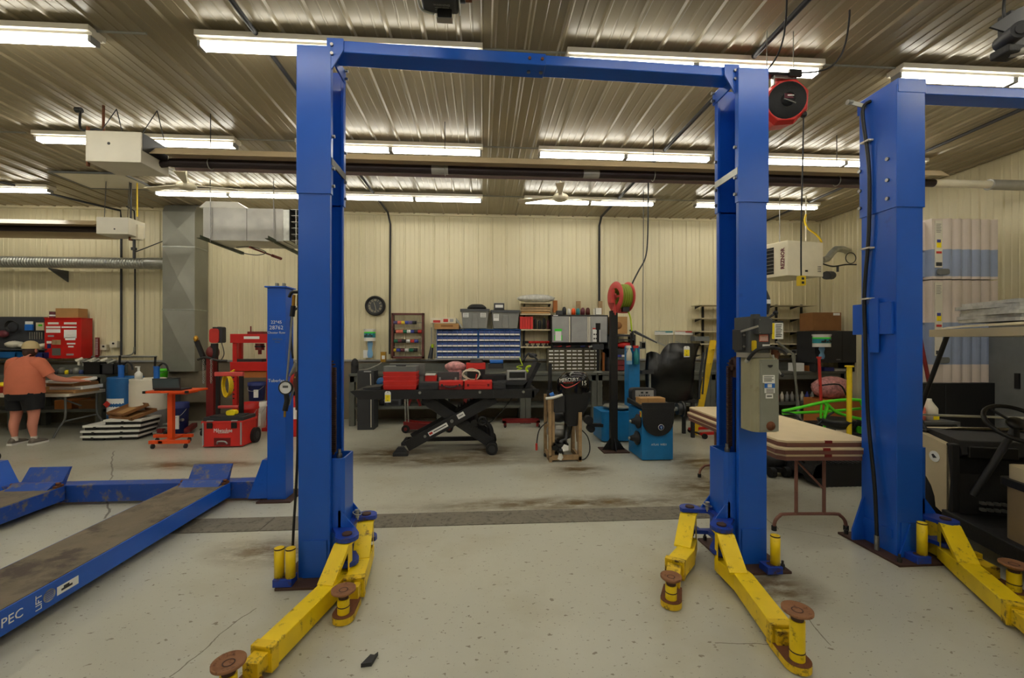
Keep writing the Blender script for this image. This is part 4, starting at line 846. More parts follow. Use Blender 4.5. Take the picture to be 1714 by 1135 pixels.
# spool rack
t = thing('spool_rack', 'red-brown framed wire rack with four rods of coloured wire spools', 'rack', tuple(W(682, 600, 9.0)))
Y = 8.92
M = MB('red_brown'); bx(M, 655, 524, 709, 527, Y, .16); bx(M, 655, 524, 658, 600, Y, .16); bx(M, 706, 524, 709, 600, Y, .16); bx(M, 655, 597, 709, 600, Y, .16); M.build('frame', t)
rows_ = {540: [(662, 'sp_violet'), (669, 'sp_salmon'), (675, 'sp_yellow'), (681, 'sp_blue'), (687, 'sp_violet'), (694, 'sp_black')],
 555: [(660, 'sp_black'), (666, 'sp_salmon'), (672, 'sp_salmon'), (678, 'sp_green'), (684.5, 'sp_white'), (690.5, 'sp_blue'), (696.5, 'sp_black'), (703, 'sp_red')],
 571: [(663, 'sp_green'), (669.5, 'sp_maroon'), (676, 'sp_black'), (683.5, 'sp_white'), (690.5, 'sp_red'), (697, 'sp_blue')],
 586: [(660, 'sp_yellow'), (667, 'sp_blue'), (674, 'sp_maroon'), (681, 'sp_white'), (688.5, 'sp_green'), (695.5, 'sp_black')]}
for y in rows_: M = MB('steel'); a, b = W(656, y, Y+.07), W(708, y, Y+.07); M.cyl(a, (b.x, a.y, a.z), .006, n=6); M.build('rod', t)
for i in range(4): M = MB('grey_metal'); a = W(658, 548+i*16, Y+.1); b = W(706, 548+i*16, Y+.1); M.box(a.x, b.x, Y+.02, Y+.1, a.z-.004, a.z); M.build('wire_shelf', t)
colw = dict(sp_violet='violet', sp_salmon='salmon', sp_yellow='yellow', sp_blue='blue', sp_black='black', sp_green='green', sp_white='white', sp_maroon='maroon', sp_red='red')
rn = {540: 'top rod', 555: 'second rod', 571: 'third rod', 586: 'bottom rod'}
for y, L_ in rows_.items():
    for k, (x, m_) in enumerate(L_):
        c = W(x, y, Y+.07); M = MB(m_); M.lathe([(0, 0), (.038, 0), (.038, .006), (.035, .009), (.035, .067), (.038, .07), (.038, .076), (0, .076)], (c.x-.038, c.y, c.z), (c.x+1, c.y, c.z), n=14)
        same = [q for q in L_ if q[1] == m_]; side = '' if len(same) == 1 else (', the left of two' if same[0][0] == x else ', the right of two')
        one(M, 'wire_spool', '%s wire spool on the %s of the spool rack%s' % (colw[m_], rn[y], side), 'spool', 'wire spools on the rack')
# blue drawer cabinets
def drawer_cabinet(px0, px1, py0, py1, Y, d, nc, nr, label, mbody, mdraw, mlip, group):
    a, b = W(px0, py0, Y), W(px1, py1, Y)
    t = thing('drawer_cabinet', label, 'drawer cabinet', ((a.x+b.x)/2, Y+d/2, b.z), group=group)
    M = MB(mbody); M.box(a.x, b.x, Y+d-.01, Y+d, b.z, a.z); M.box(a.x, b.x, Y, Y+d, a.z-.01, a.z); M.box(a.x, b.x, Y, Y+d, b.z, b.z+.01); M.box(a.x, a.x+.01, Y, Y+d, b.z, a.z); M.box(b.x-.01, b.x, Y, Y+d, b.z, a.z)
    w_, h = (b.x-a.x-.02)/nc, (a.z-b.z-.02)/nr
    for i in range(1, nc): M.box(a.x+.01+i*w_-.003, a.x+.01+i*w_+.003, Y+.004, Y+d, b.z, a.z)
    for j in range(1, nr): M.box(a.x, b.x, Y+.004, Y+d, b.z+.01+j*h-.003, b.z+.01+j*h+.003)
    M.build('casing', t)
    proto = None
    for j in range(nr):
        for i in range(nc):
            x = a.x+.01+i*w_; z = b.z+.01+j*h
            if proto is None:
                M = MB(mdraw); M.box(x+.006, x+w_-.006, Y+.002, Y+d*.8, z+.006, z+h*.82); M.use(mlip)
                if mlip == 'white': M.box(x+.004, x+w_-.004, Y-.016, Y+.002, z+.002, z+h*.3)
                else: M.box(x+w_*.12, x+w_*.88, Y-.004, Y+.002, z+h*.38, z+h*.72)
                proto = M.build('drawer', t); p0 = (x, z)
            else:
                c = proto.copy(); C.objects.link(c); c.location = (x-p0[0], 0, z-p0[1])
    return t
drawer_cabinet(731, 800, 551, 600, 8.85, .2, 8, 5, 'blue small-parts drawer cabinet on the back wall, the left of the pair', 'blue_bright', 'blue_bin', 'white', 'blue drawer cabinets')
drawer_cabinet(801, 871, 551, 600, 8.85, .2, 8, 5, 'blue small-parts drawer cabinet on the back wall, the right of the pair', 'blue_bright', 'blue_bin', 'white', 'blue drawer cabinets')
for i, (a_, b_) in enumerate(((917, 946), (947, 976), (977, 1005))):
    drawer_cabinet(a_, b_, 584, 621, 8.75, .22, 3, 6, 'brown-grey drawer cabinet with white labels on the bench, %s' % ('left of three', 'middle of three', 'right of three')[i], 'parts_olive', 'parts_olive', 'paper', 'labelled drawer cabinets under the wall cabinets')
# ledge the blue cabinets stand on, things on top
M = MB('grey_light'); bx(M, 728, 600, 872, 602, 8.84, .26); one(M, 'wall_ledge', 'thin grey ledge under the blue drawer cabinets', 'shelf')
mat('tote_grey', (140, 140, 136), .4)
def tote(x0, x1, y0, y1, Y, label):
    a, b = W(x0, y0, Y), W(x1, y1, Y); t = thing('storage_tote', label, 'tote', ((a.x+b.x)/2, Y+.15, b.z)); k = .05
    M = MB('tote_grey'); lo = [(a.x+k, Y+.03, b.z), (b.x-k, Y+.03, b.z), (b.x-k, Y+.27, b.z), (a.x+k, Y+.27, b.z)]; hi = [(a.x+.01, Y, a.z-.04), (b.x-.01, Y, a.z-.04), (b.x-.01, Y+.3, a.z-.04), (a.x+.01, Y+.3, a.z-.04)]
    M.hexa(lo, hi); m = (a.x+b.x)/2; M.hexa([(m-.07, Y+.005, b.z), (m+.07, Y+.005, b.z), (m+.07, Y+.1, b.z), (m-.07, Y+.1, b.z)], [(m-.05, Y-.012, a.z-.1), (m+.05, Y-.012, a.z-.1), (m+.05, Y+.1, a.z-.1), (m-.05, Y+.1, a.z-.1)]); M.build('tub', t, bevel=.01)
    M = MB('grey_dark'); M.rbox(a.x-.01, b.x+.01, Y-.02, Y+.32, a.z-.05, a.z, .03); M.build('lid', t, bevel=.006)
    for xx in ((a.x+.1, b.x-.13) if x0 < 800 else (a.x+.1,)):
        M = MB('paper'); M.box(xx-.05, xx+.06, Y+.0, Y+.012, a.z-.17 if x0 < 800 else a.z-.22, a.z-.08); M.use('grey_light')
        for i in range(4): M.box(xx-.04, xx+.05, Y-.001, Y+.0, a.z-.1-i*.02, a.z-.09-i*.02)
        M.build('label', t)
tote(771, 819, 517, 550, 8.8, 'grey storage tote with two paper labels and a black cushion on it')
tote(822, 870, 519, 550, 8.8, 'grey storage tote with one paper label and a small box on it')
M = MB('black_tex'); a, b = W(782, 509, 8.85), W(814, 517, 8.85); M.lathe([(0, .1), (.12, .09), (.17, .06), (.2, .02), (.19, 0), (0, 0)], ((a.x+b.x)/2, 8.96, b.z+.005), ((a.x+b.x)/2, 8.96, 9), n=24); one(M, 'round_cushion', 'round black seat cushion on top of the left tote', 'cushion')
M = MB('charcoal'); bx(M, 827, 508, 844, 518, 8.85, .14); M.use('paper'); bx(M, 829, 510, 842, 515, 8.845, .006); M.use('grey_light'); bx(M, 827, 507, 844, 508, 8.85, .14); one(M, 'carton', 'small black and white carton on top of the right tote', 'box')
M = MB('offwhite'); bx(M, 721, 532, 763, 541, 8.78, .3); M.use('sp_red'); bx(M, 725, 536, 737, 540, 8.776, .005); bx(M, 742, 534, 750, 539, 8.776, .005); M.use('grey_light'); bx(M, 753, 534, 759, 539, 8.776, .005); one(M, 'carton', 'flat white and red carton on top of the brown carton', 'box')
M = MB('cardboard'); bx(M, 727, 541.3, 768, 551, 8.76, .3); M.use('cardboard_dark'); bx(M, 738, 544, 758, 547, 8.755, .006); one(M, 'carton', 'flat brown carton on the left blue drawer cabinet', 'box')
M = MB('grey_light'); a, b = W(763, 534, 8.82), W(774, 550, 8.82); M.bar((a.x, 8.9, a.z), (b.x, 8.9, b.z+.01), .2, .03, up=(1, 0, .6)); one(M, 'manual_binder', 'grey binder leaning against the left tote', 'binder')
# open shelves with black standards
t = thing('wall_shelf_unit', 'open wall shelves with cream boards between the totes and the grey cabinets', 'shelves', tuple(W(898, 600, 9.0)))
for x in (877, 919): M = MB('black'); bx(M, x-1.3, 508, x+1.3, 605, 9.08, .03); M.build('upright', t)
for (y, x0, x1) in ((506, 873, 923), (525, 871, 922), (551, 872, 922), (580, 872, 922)):
    M = MB('shelf_board'); bx(M, x0, y, x1, y+2.2, 8.8, .3); M.build('shelf_board', t)
    for x in (877, 919): a = W(x, y+2.2, 9.08); M = MB('black'); M.prism([(9.08, a.z), (8.85, a.z), (9.08, a.z-.09)], a.x-.01, a.x+.01, 'yz'); M.build('shelf_bracket', t)
M = MB('clearwrap'); a = W(897, 499, 8.95)
M.sphere((a.x, 8.95, a.z-.01), (.4, .12, .085), n=26, m=12, jit=.12); one(M, 'bubble_wrap_bundle', 'crumpled clear plastic wrap bundle on the topmost shelf board', 'plastic wrap')
for i in range(3): M = MB('wood' if i < 2 else 'cardboard'); bx(M, 873, 513.5+i*4, 921, 516.8+i*4, 8.84, .2); one(M, 'wood_board', 'flat %s board stacked on the second shelf, %s' % (('pale', 'pale', 'brown')[i], ('topmost', 'middle one', 'lowest')[i]), 'board', 'boards on the second shelf')
M = MB('wood_orange'); bx(M, 926.5, 503, 933, 523, 8.95, .1); one(M, 'wood_block', 'orange-brown upright wood block beside the shelves', 'wood block')
for i in range(5): M = MB('red_case'); bx(M, 870.3+i*4.4, 531, 874.3+i*4.4, 550.6, 8.82, .2); bx(M, 869.8+i*4.4, 530.3, 874.5+i*4.4, 532.3, 8.81, .22); one(M, 'red_bin', 'narrow red bin in the row on the third shelf, place %s from the left' % ('one', 'two', 'three', 'four', 'five')[i], 'bin', 'red bins on the third shelf')
for i, (x0, y0, x1) in enumerate(((894, 533, 899), (901, 536, 907), (909, 532, 914), (916, 535, 920.5))):
    M = MB('charcoal' if i < 3 else 'sp_maroon'); a, b = W(x0, y0, 8.88), W(x1, 550.6, 8.88); r = (b.x-a.x)/2; M.lathe([(0, 0), (r, 0), (r, (a.z-b.z)*.85), (r*.5, a.z-b.z), (0, a.z-b.z)], ((a.x+b.x)/2, 8.95, b.z), ((a.x+b.x)/2, 8.95, 9), n=14); one(M, 'spray_can', ('black can next to the red bins', 'short black can, second from the red bins', 'tall black can, third from the red bins', 'dark red can at the right end of the third shelf')[i], 'can')
for i in range(5):
    c = W(880+i*9, 574+(i % 2)*1, 8.95); t = thing('power_drill', 'red and black cordless tool on the lowest shelf, %s' % ('leftmost', 'second from left', 'middle', 'second from right', 'rightmost')[i], 'power tool', (c.x, c.y, W(880, 579.8, 8.95).z), group='cordless tools on the lowest shelf')
    zb = W(880+i*9, 580, 8.95).z
    M = MB('red_case' if i else 'black_tex'); M.cyl((c.x-.05, c.y-.02, zb+.09), (c.x+.05, c.y+.02, zb+.09), .026, n=10); M.build('body', t)
    M = MB('black'); M.bar((c.x-.02, c.y, zb+.09), (c.x-.03, c.y, zb+.01), .025, .03); M.box(c.x-.06, c.x+.01, c.y-.03, c.y+.03, zb+.002, zb+.03); M.build('handle', t); M = MB('black'); M.cyl((c.x+.05, c.y+.02, zb+.09), (c.x+.08, c.y+.03, zb+.09), .015, .008, n=8); M.build('chuck', t)
M = MB('charcoal'); M.tube(pathpx([(877, 602, 8.8), (884, 592, 8.8), (893, 596, 8.75), (900, 603, 8.75)]), .02, smooth_path=4); M.sphere(W(892, 595, 8.8), (.09, .05, .05)); one(M, 'angle_grinder', 'dark handheld grinder hanging below the open shelves', 'power tool')
# wall cabinets
t = thing('wall_cabinet', 'black wall cabinet with three grey doors and silver handles', 'cabinet', tuple(W(970, 573, 8.7)))
Y = 8.7
M = MB('black'); a, b = W(922.5, 527, Y), W(1018, 575, Y); M.box(a.x, b.x, Y, 9.1, b.z, a.z); M.build('cabinet_body', t, bevel=.005)
for i, (x0, x1, hx) in enumerate(((924.5, 952.5, 953.6), (956, 983, 984.5), (988.6, 1016.3, 987.2))):
    M = MB('grey_light'); bx(M, x0, 529.6, x1, 573, Y-.018, .018); d = M.build('door', t, bevel=.003)
    M = MB('plastic_white'); bx(M, hx-1, 530, hx+1, 573, Y-.04, .04); M.build('handle', d)
    if i == 2: M = MB('paper'); bx(M, 992, 549, 1004.5, 572, Y-.021, .002); M.use('sp_red'); bx(M, 992, 549, 1004.5, 551.3, Y-.022, .002); M.use('charcoal'); [bx(M, 993.5+k*3.6, 558.5+j*7, 996+k*3.6, 561+j*7, Y-.022, .002) for k in range(3) for j in range(2)]; M.build('poster', d)
    if i == 0:
        M = MB('green_note'); bx(M, 928.3, 550.5, 940.5, 554.5, Y-.021, .002); bx(M, 928, 561, 941, 570, Y-.021, .002); M.use('paper'); bx(M, 929.5, 554.5, 939.5, 570.5, Y-.023, .002); M.build('note', d)
M = MB('paper'); bx(M, 926, 527.3, 934, 528.7, Y-.004, .003); M.build('badge', t)
M = MB('black_tex'); bx(M, 924, 576, 1000, 584, 8.8, .25); tr = one(M, 'tool_tray', 'dark magnetic tool tray under the grey wall cabinet', 'tray')
for i, x in enumerate((930, 936, 951, 966, 975, 988)):
    M = MB(('sp_maroon', 'sp_red', 'pink_red', 'charcoal', 'sp_blue', 'orange')[i]); p = W(x, 580, 8.79); M.cyl((p.x-.04, 8.785, p.z), (p.x+.05, 8.785, p.z+.006), .012, n=8); one(M, 'screwdriver', 'small hand tool with %s grip on the dark tray under the wall cabinet' % ('maroon', 'red', 'pink', 'black', 'blue', 'orange')[i], 'hand tool')
for i, (x0, x1, y0, m_, lb) in enumerate(((942, 949, 513, 'charcoal', 'black rounded bottle on the wall cabinet, leftmost'), (950.5, 956.5, 516, 'white', 'white cup on the wall cabinet beside the orange one'), (957.5, 964.5, 515.5, 'orange', 'orange cup on the wall cabinet'), (965.5, 972, 515.5, 'teal', 'teal cup on the wall cabinet'), (973, 980.5, 514.5, 'sp_maroon', 'dark brown rounded jug on the wall cabinet, the left of two'), (981.5, 989, 514.5, 'red_brown', 'dark brown rounded jug on the wall cabinet, the right of two'))):
    a, b = W(x0, y0, 8.8), W(x1, 526.6, 8.8); r = (b.x-a.x)/2; h = a.z-b.z; cx = (a.x+b.x)/2; M = MB(m_); M.lathe([(0, h), (r*.5, h*.97), (r*.85, h*.8), (r, h*.6), (r, 0), (0, 0)], (cx, 8.87, b.z), (cx, 8.87, 9), n=18); one(M, 'jug', lb, 'jug')
M = MB('charcoal'); bx(M, 932, 520, 942, 526.6, 8.82, .12); one(M, 'tool_pouch', 'small black pouch at the left end of the wall cabinet top', 'pouch')
M = MB('white'); bx(M, 997.5, 515.5, 1007, 526.4, 8.8, .14); one(M, 'switch_box', 'white square box on the wall cabinet top', 'box')
M = MB('plastic_white'); a = W(995, 517, 8.82); b = W(995, 526.6, 8.82); M.cyl((a.x, 8.86, b.z), (a.x, 8.86, a.z), .02, n=12); one(M, 'small_bottle', 'small pale bottle left of the white box on the wall cabinet', 'bottle')
for x0, x1, lb in ((964.8, 972, 'pale wood block standing behind the teal cup'), (1002, 1008.5, 'pale wood block standing behind the white square box')):
    M = MB('wood'); bx(M, x0, 504, x1, 526.4, 9.04, .05); one(M, 'wood_block', lb, 'wood block')
# cardboard, dark shelf unit and things right of the cabinet
M = MB('cardboard'); a, b = W(1020, 530, 8.75), W(1050, 559, 8.75); M.box(a.x, b.x, 8.75, 9.05, b.z, a.z); M.use('cardboard_dark').lathe([(0, 0), (.075, 0), (.075, .004), (0, .004)], (W(1035, 545, 8.75).x, 8.747, W(1035, 545, 8.75).z), (W(1035, 545, 8.75).x, 9, W(1035, 545, 8.75).z), n=20); one(M, 'cardboard_box', 'brown cardboard box with a round hole behind the hose reel post', 'box')
t = thing('tool_cabinet', 'dark steel shelf cabinet behind the hose reel post', 'cabinet', tuple(W(1040, 620, 8.7)))
M = MB('charcoal'); bx(M, 1018, 560, 1064, 563, 8.65, .4); bx(M, 1018, 568, 1064, 570, 8.65, .4); bx(M, 1018, 584, 1064, 598, 8.65, .4); bx(M, 1018, 560, 1020, 621, 8.65, .4); bx(M, 1062, 560, 1064, 621, 8.65, .4); M.use('grey'); bx(M, 1020, 598, 1062, 602, 8.65, .4); M.build('cabinet_frame', t)
for k, y in enumerate((603, 612)):
    M = MB('purple_red'); bx(M, 1022, y, 1062, y+8, 8.66, .38); d = M.build('drawer', t); M = MB('tag_yellow'); bx(M, 1049, y+1, 1058, y+5, 8.65, .012); M.build('drawer_tag', d)
M = MB('red_case'); a = W(1048, 577, 8.7); M.sphere((a.x, 8.8, a.z-.01), (.17, .1, .07), n=18, m=10, jit=.08); one(M, 'red_bag', 'red cloth bag lying in the dark cabinet by the reel post', 'bag')
for x0, x1, m_, c_ in ((1032, 1040, 'sp_blue', 'blue'), (1041, 1046, 'white', 'white'), (1047, 1052, 'sp_blue', 'second blue')): M = MB(m_); bx(M, x0, 594, x1, 597.5, 8.635, .02); one(M, 'tape_roll', '%s tape piece on the dark cabinet by the reel post' % c_, 'tape')
# wrench racks
for k, (x0, m_, c_) in enumerate(((1096, 'teal', 'teal'), (1129.5, 'sp_red', 'red'))):
    t = thing('wrench_rack', 'hanging wrench set under a white and %s header card' % c_, 'wrench set', tuple(W(x0+15, 585, 9.0)))
    M = MB('white'); bx(M, x0, 554, x0+31, 560.5, 9.06, .02); M.use(m_); bx(M, x0+18, 554.6, x0+30, 556.6, 9.055, .01); bx(M, x0+1, 554.2, x0+30, 555, 9.055, .01); M.build('header_card', t)
    for i in range(11):
        M = MB('galv'); x = x0+2+i*2.7; e = 572+i*1.2; p, q = W(x, 561, 9.05), W(x, e, 9.05); M.bar(p, q, .012, .006, up=(0, 1, 0)); M.torus(q, .016, .006, (0, 1, 0), n=10, m=5); M.build('wrench', t)
# hanging goods on the tabs beside the blue cabinet, small stuff on the bench
M = MB('grey_light'); M.tube(pathpx([(722, 548, 9.0), (722, 575, 9.0), (721, 590, 9.0), (716, 603, 9.0)]), .008); M.use('charcoal').cyl(W(723, 580, 8.95), W(720, 600, 8.9), .03, .05, n=10); M.use('lime').cyl(W(724, 576, 8.93), W(724, 582, 8.93), .03, n=8); one(M, 'handheld_blower', 'black and lime tool hanging left of the blue cabinets', 'power tool')
M = MB('galv_flat'); M.tube(pathpx([(595, 620, 8.6), (615, 618, 8.6), (632, 611, 8.7), (638, 607, 8.8)]), .011, smooth_path=3); M.use('brass').box(*[v for v in (W(638, 0, 8.9).x, W(646, 0, 8.9).x)], 8.85, 8.95, W(640, 606, 8.9).z-.0, W(640, 589, 8.9).z); M.use('paper').box(W(639, 0, 8.84).x, W(644, 0, 8.84).x, 8.84, 8.85, W(640, 601, 8.9).z, W(640, 595, 8.9).z)
one(M, 'air_regulator', 'brass air regulator and grey hose on the wall below the clock', 'regulator')
M = MB('black_tex'); a = W(594, 611, 8.5); M.sphere((a.x, 8.5, a.z), (.07, .08, .13)); M.box(a.x-.05, a.x+.05, 8.42, 8.58, BZ+.001, a.z-.03); one(M, 'bench_grinder', 'small black grinder on the left end of the bench below the wipes', 'grinder')
p = W(1006, 625, 8.2); t = thing('bench_lamp', 'slim black gooseneck lamp stand with a white foot on the bench edge', 'lamp', tuple(p))
M = MB('black'); M.cyl((p.x, 8.42, BZ), (p.x, 8.42, W(1006, 545, 8.4).z), .028, n=12); M.cyl((p.x, 8.42, W(1006, 552, 8.4).z), (p.x, 8.42, W(1006, 541, 8.4).z), .045, .05, n=14); M.build('pole', t)
M = MB('galv'); M.cyl((p.x, 8.42, BZ), (p.x, 8.42, BZ+.03), .1, .06, n=18); M.build('foot', t)
M = MB('charcoal'); M.box(p.x-.12, p.x+.1, 8.36, 8.5, W(1006, 585, 8.4).z, W(1006, 576, 8.4).z); M.use('galv').cyl((p.x-.18, 8.42, W(1006, 581, 8.4).z), (p.x-.05, 8.42, W(1006, 579, 8.4).z), .02, n=10); M.build('clamp', t)
for i in range(4):
    M = MB(('wood_orange', 'black', 'wood_orange', 'charcoal')[i]); a = W(1010+i*3.5, 590+i*2, 8.8); M.box(a.x-.02, a.x+.02, 8.78, 8.86, BZ+.001, a.z); one(M, 'upright_tool', 'narrow %s tool standing on the bench by the lamp stand' % ('orange wooden', 'black', 'brown, second wooden', 'charcoal grey')[i], 'hand tool')
# conduit outlets on the left wall
for k, (x0, y0, x1, y1) in enumerate(((183, 571, 196, 582), (168, 577, 178, 586))):
    M = MB('offwhite'); bx(M, x0, y0, x1, y1, 9.06, .07); M.use('black'); p = W((x0+x1)/2-.5, (y0+y1)/2-1.5, 9.05); M.cyl((p.x, 9.05, p.z), (p.x, 9.062, p.z), .02, n=10); one(M, 'wall_outlet', ('cream outlet box with a dark socket above the blue drum', 'smaller cream outlet box left of the other one')[k], 'outlet')
# ================================================================ scissor lift table and what lies on it
t = thing('lift_table', 'black motorcycle scissor lift table loaded with tool cases', 'lift table', (-.5, 6.5, 0))
zt = .93; yf, yb = 6.12, 6.86
M = MB('black_tex')
P = [(-1.84, zt-.012), (-1.80, zt), (.40, zt), (.80, zt), (.82, zt-.012), (.72, zt-.125), (-1.72, zt-.125)]
M.prism(P, yf, yf+.03); M.prism(P, yb-.03, yb); M.box(-1.8, .78, yf+.02, yb-.02, zt-.035, zt-.004); M.box(.70, .74, yf, yb, zt-.12, zt-.02); dk = M.build('deck', t, bevel=.004)
M = MB('charcoal'); M.box(.15, .158, yf-.003, yf, zt-.12, zt-.005); M.build('deck_seam', dk)
for x in (-.88, -.04, .58):
    M = MB('steel'); p = W(808, 655, yf); M.cyl((x, yf-.02, zt-.035), (x, yf, zt-.035), .022, n=6); M.use('galv').cyl((x, yf-.03, zt-.035), (x, yf-.02, zt-.035), .012, n=8); M.build('bolt', dk)
M = MB('black_tex'); M.prism([(.62, zt), (.68, zt), (.86, zt+.36), (.80, zt+.38)], 6.3, 6.75); M.use('charcoal').prism([(.18, zt+.05), (.6, zt+.05), (.66, zt+.11), (.6, zt+.11), (.22, zt+.1)], 6.25, 6.8); M.box(.3, .6, 6.3, 6.75, zt, zt+.05); M.build('wheel_chock', t, bevel=.004)
def sarm(p0, p1, y, wid, nm='scissor_arm'):
    M = MB('black_tex'); M.bar((p0[0], y, p0[1]), (p1[0], y, p1[1]), .04, wid, up=(0, 0, 1)); return M.build(nm, t, bevel=.004)
for y in (yf+.1, yb-.12):
    a1 = sarm((-1.08, .12), (.18, .80), y, .15)
    a2 = sarm((-.85, .80), (.12, .14), y+.05, .15)
    M = MB('steel'); M.cyl((-.44, y-.035, .475), (-.44, y+.08, .475), .025, n=12); M.build('pivot_bolt', a1)
    M = MB('steel'); M.cyl((-.82, y-.03, .262), (-.82, y-.018, .262), .02, n=10); M.build('bolt', a1)
y = yf+.078
dv = Vector((1.26, 0, .68)).normalized()
M = MB('paper'); c0 = Vector((-.98+.16, y, .26)); M.bar(c0+dv*.06, c0+dv*.36, .002, .06); M.use('sp_red').bar(c0+dv*.07+Vector((0, -.002, 0)), c0+dv*.12+Vector((0, -.002, 0)), .002, .03); M.use('charcoal').bar(c0+dv*.14+Vector((0, -.002, 0)), c0+dv*.34+Vector((0, -.002, 0)), .002, .012); M.build('safety_label', t)
M = MB('paper'); c0 = Vector((-.36, y, .53)); M.bar(c0, c0+dv*.11, .002, .07); M.use('grey'); M.bar(c0+dv*.02+Vector((0, -.002, 0)), c0+dv*.09+Vector((0, -.002, 0)), .002, .012); M.build('small_label', t)
M = MB('black'); M.cyl((-.12, yf+.08, .44), (-.12, yb-.08, .44), .05, n=18); M.torus((-.0, yf+.05, .475), .055, .02, (0, 1, 0)); M.build('cylinder_mount', t)
M = MB('black_tex')
for i in range(9): p = Vector((-.38+i*.045, 6.5, .60+i*.025)); M.prism([(p.x, p.z), (p.x+.045, p.z+.025), (p.x+.01, p.z+.07)], 6.47, 6.53)
M.bar((-.4, 6.5, .58), (.04, 6.5, .82), .06, .04); M.build('safety_rack', t)
M = MB('black_tex'); M.tube([(-.02, 6.3, .45), (.1, 6.3, .38), (.14, 6.3, .2), (.13, 6.3, .1)], .035, n=8, smooth_path=4); M.build('curved_strut', t)
for y in (yf+.02, yb-.1): M = MB('charcoal'); M.box(-1.26, -1.05, y-.01, y+.1, 0, .05); M.prism([(-1.25, .05), (-1.06, .05), (-1.12, .12), (-1.2, .12)], y, y+.08); M.build('foot', t, bevel=.006)
for y in (yf-.02, yf+.12, yb-.16, yb-.02):
    M = MB('rubber'); M.cyl((.13, y, .085), (.13, y+.06, .085), .085, n=22); M.use('charcoal').cyl((.13, y-.008, .085), (.13, y, .085), .05, n=16); M.build('wheel', t, bevel=.006)
M = MB('charcoal'); M.cyl((.13, yf, .085), (.13, yb, .085), .02, n=10); M.cyl((.13, yf+.2, .18), (.13, yb-.2, .18), .035, n=10); M.build('axle', t)
M = MB('black_tex'); M.box(-1.16, .13, yb-.1, yb-.04, .06, .12); M.build('base_rail', t)
M = MB('black'); M.tube([(.5, 6.6, zt-.1), (.4, 6.5, .7), (.15, 6.5, .42), (-.02, 6.4, .4)], .008, smooth_path=5); M.build('hydraulic_hose', t)
def price_tag(px, py, w_, h_, Y, label):
    a, b = W(px, py, Y), W(px+w_, py+h_, Y); M = MB('paper'); M.prism([(a.x, b.z), (b.x, b.z+.003), (b.x, a.z-.02), (b.x-.015, a.z), (a.x+.015, a.z), (a.x, a.z-.02)], Y, Y+.003)
    M.use('tag_yellow').box(a.x+.006, b.x-.006, Y-.002, Y, b.z+(a.z-b.z)*.1, b.z+(a.z-b.z)*.68); M.use('charcoal'); m_ = (a.x+b.x)/2; M.cyl((m_, Y-.002, a.z-.015), (m_, Y, a.z-.015), .006, n=8)
    M.text('1', (a.z-b.z)*.22, (m_, Y-.003, b.z+(a.z-b.z)*.52), ex=.0008); M.text('6', (a.z-b.z)*.2, (m_, Y-.003, b.z+(a.z-b.z)*.2), ex=.0008)
    return one(M, 'price_tag', label, 'tag')
price_tag(644, 655, 10, 19, yf-.012, 'white and yellow tag hanging on the front edge of the lift table')
# cases on the table (front row stands near the front edge)
def case(name, x0, y0, x1, y1, Y, d, m_, label, handle=True, latch=None, rad=.02, cat='case', zb=None, lidm=None):
    a, b = W(x0, y0, Y), W(x1, y1, Y); zb = zt+.002 if zb is None else zb; h = a.z-b.z
    t_ = thing(name, label, cat, ((a.x+b.x)/2, Y+d/2, zb))
    M = MB(m_); M.rbox(a.x, b.x, Y, Y+d, zb, zb+h*.5, rad, 'z', 3); M.build('body', t_, bevel=.004)
    M = MB(lidm or m_); M.rbox(a.x+.003, b.x-.003, Y+.003, Y+d-.003, zb+h*.52, zb+h, rad, 'z', 3); M.build('lid', t_, bevel=.006)
    m = (a.x+b.x)/2; w_ = b.x-a.x
    if handle: M = MB('charcoal'); M.tube([(m-w_*.22, Y, zb+h*.5), (m-w_*.2, Y-.03, zb+h*.38), (m, Y-.035, zb+h*.3), (m+w_*.2, Y-.03, zb+h*.38), (m+w_*.22, Y, zb+h*.5)], .009, smooth_path=3); M.build('handle', t_)
    if latch:
        for s in (-1, 1): M = MB(latch); M.box(m+s*w_*.36-.014, m+s*w_*.36+.014, Y-.008, Y+.002, zb+h*.36, zb+h*.68); M.build('latch', t_)
    return t_
Yf = 6.17
t = thing('tool_chest', 'tall red stacked tool box with a dark lid on the left of the lift table', 'tool box', (-1.25, 6.3, zt))
a, b = W(641, 618, Yf), W(697, 648, Yf); zb = zt+.002; h = (a.z-b.z)
for i in range(4):
    M = MB('red_case'); z = zb+h*i/4; k = .004*i; M.hexa([(a.x+.008, Yf+.008, z), (b.x-.008, Yf+.008, z), (b.x-.008, Yf+.26, z), (a.x+.008, Yf+.26, z)], [(a.x-.002, Yf-.002, z+h/4-.008), (b.x+.002, Yf-.002, z+h/4-.008), (b.x+.002, Yf+.27, z+h/4-.008), (a.x-.002, Yf+.27, z+h/4-.008)]); M.box(a.x, b.x, Yf, Yf+.26, z+h/4-.008, z+h/4); M.build('tray', t, bevel=.003)
M = MB('grey'); zz = zb+h; k = W(745, 609, Yf).z-a.z; M.rbox(a.x, b.x, Yf, Yf+.27, zz, zz+k, .02); M.build('lid', t, bevel=.006)
M = MB('charcoal'); m = (a.x+b.x)/2; M.box(m-.07, m+.07, Yf+.08, Yf+.14, zz+k, zz+k+.02); M.build('handle', t, bevel=.006)
case('tool_case', 651, 602, 711, 641, 6.5, .14, 'grey', 'large upright grey tool case behind the red tool box', handle=False, lidm='grey')
case('tool_case', 700, 637, 735, 648, Yf, .25, 'charcoal', 'flat black case right of the red tool box', handle=False)
case('tool_case', 734, 635, 775, 648, Yf-.01, .25, 'red_dark', 'dark red case with handle and latches at the table front', latch='charcoal', lidm='red_case')
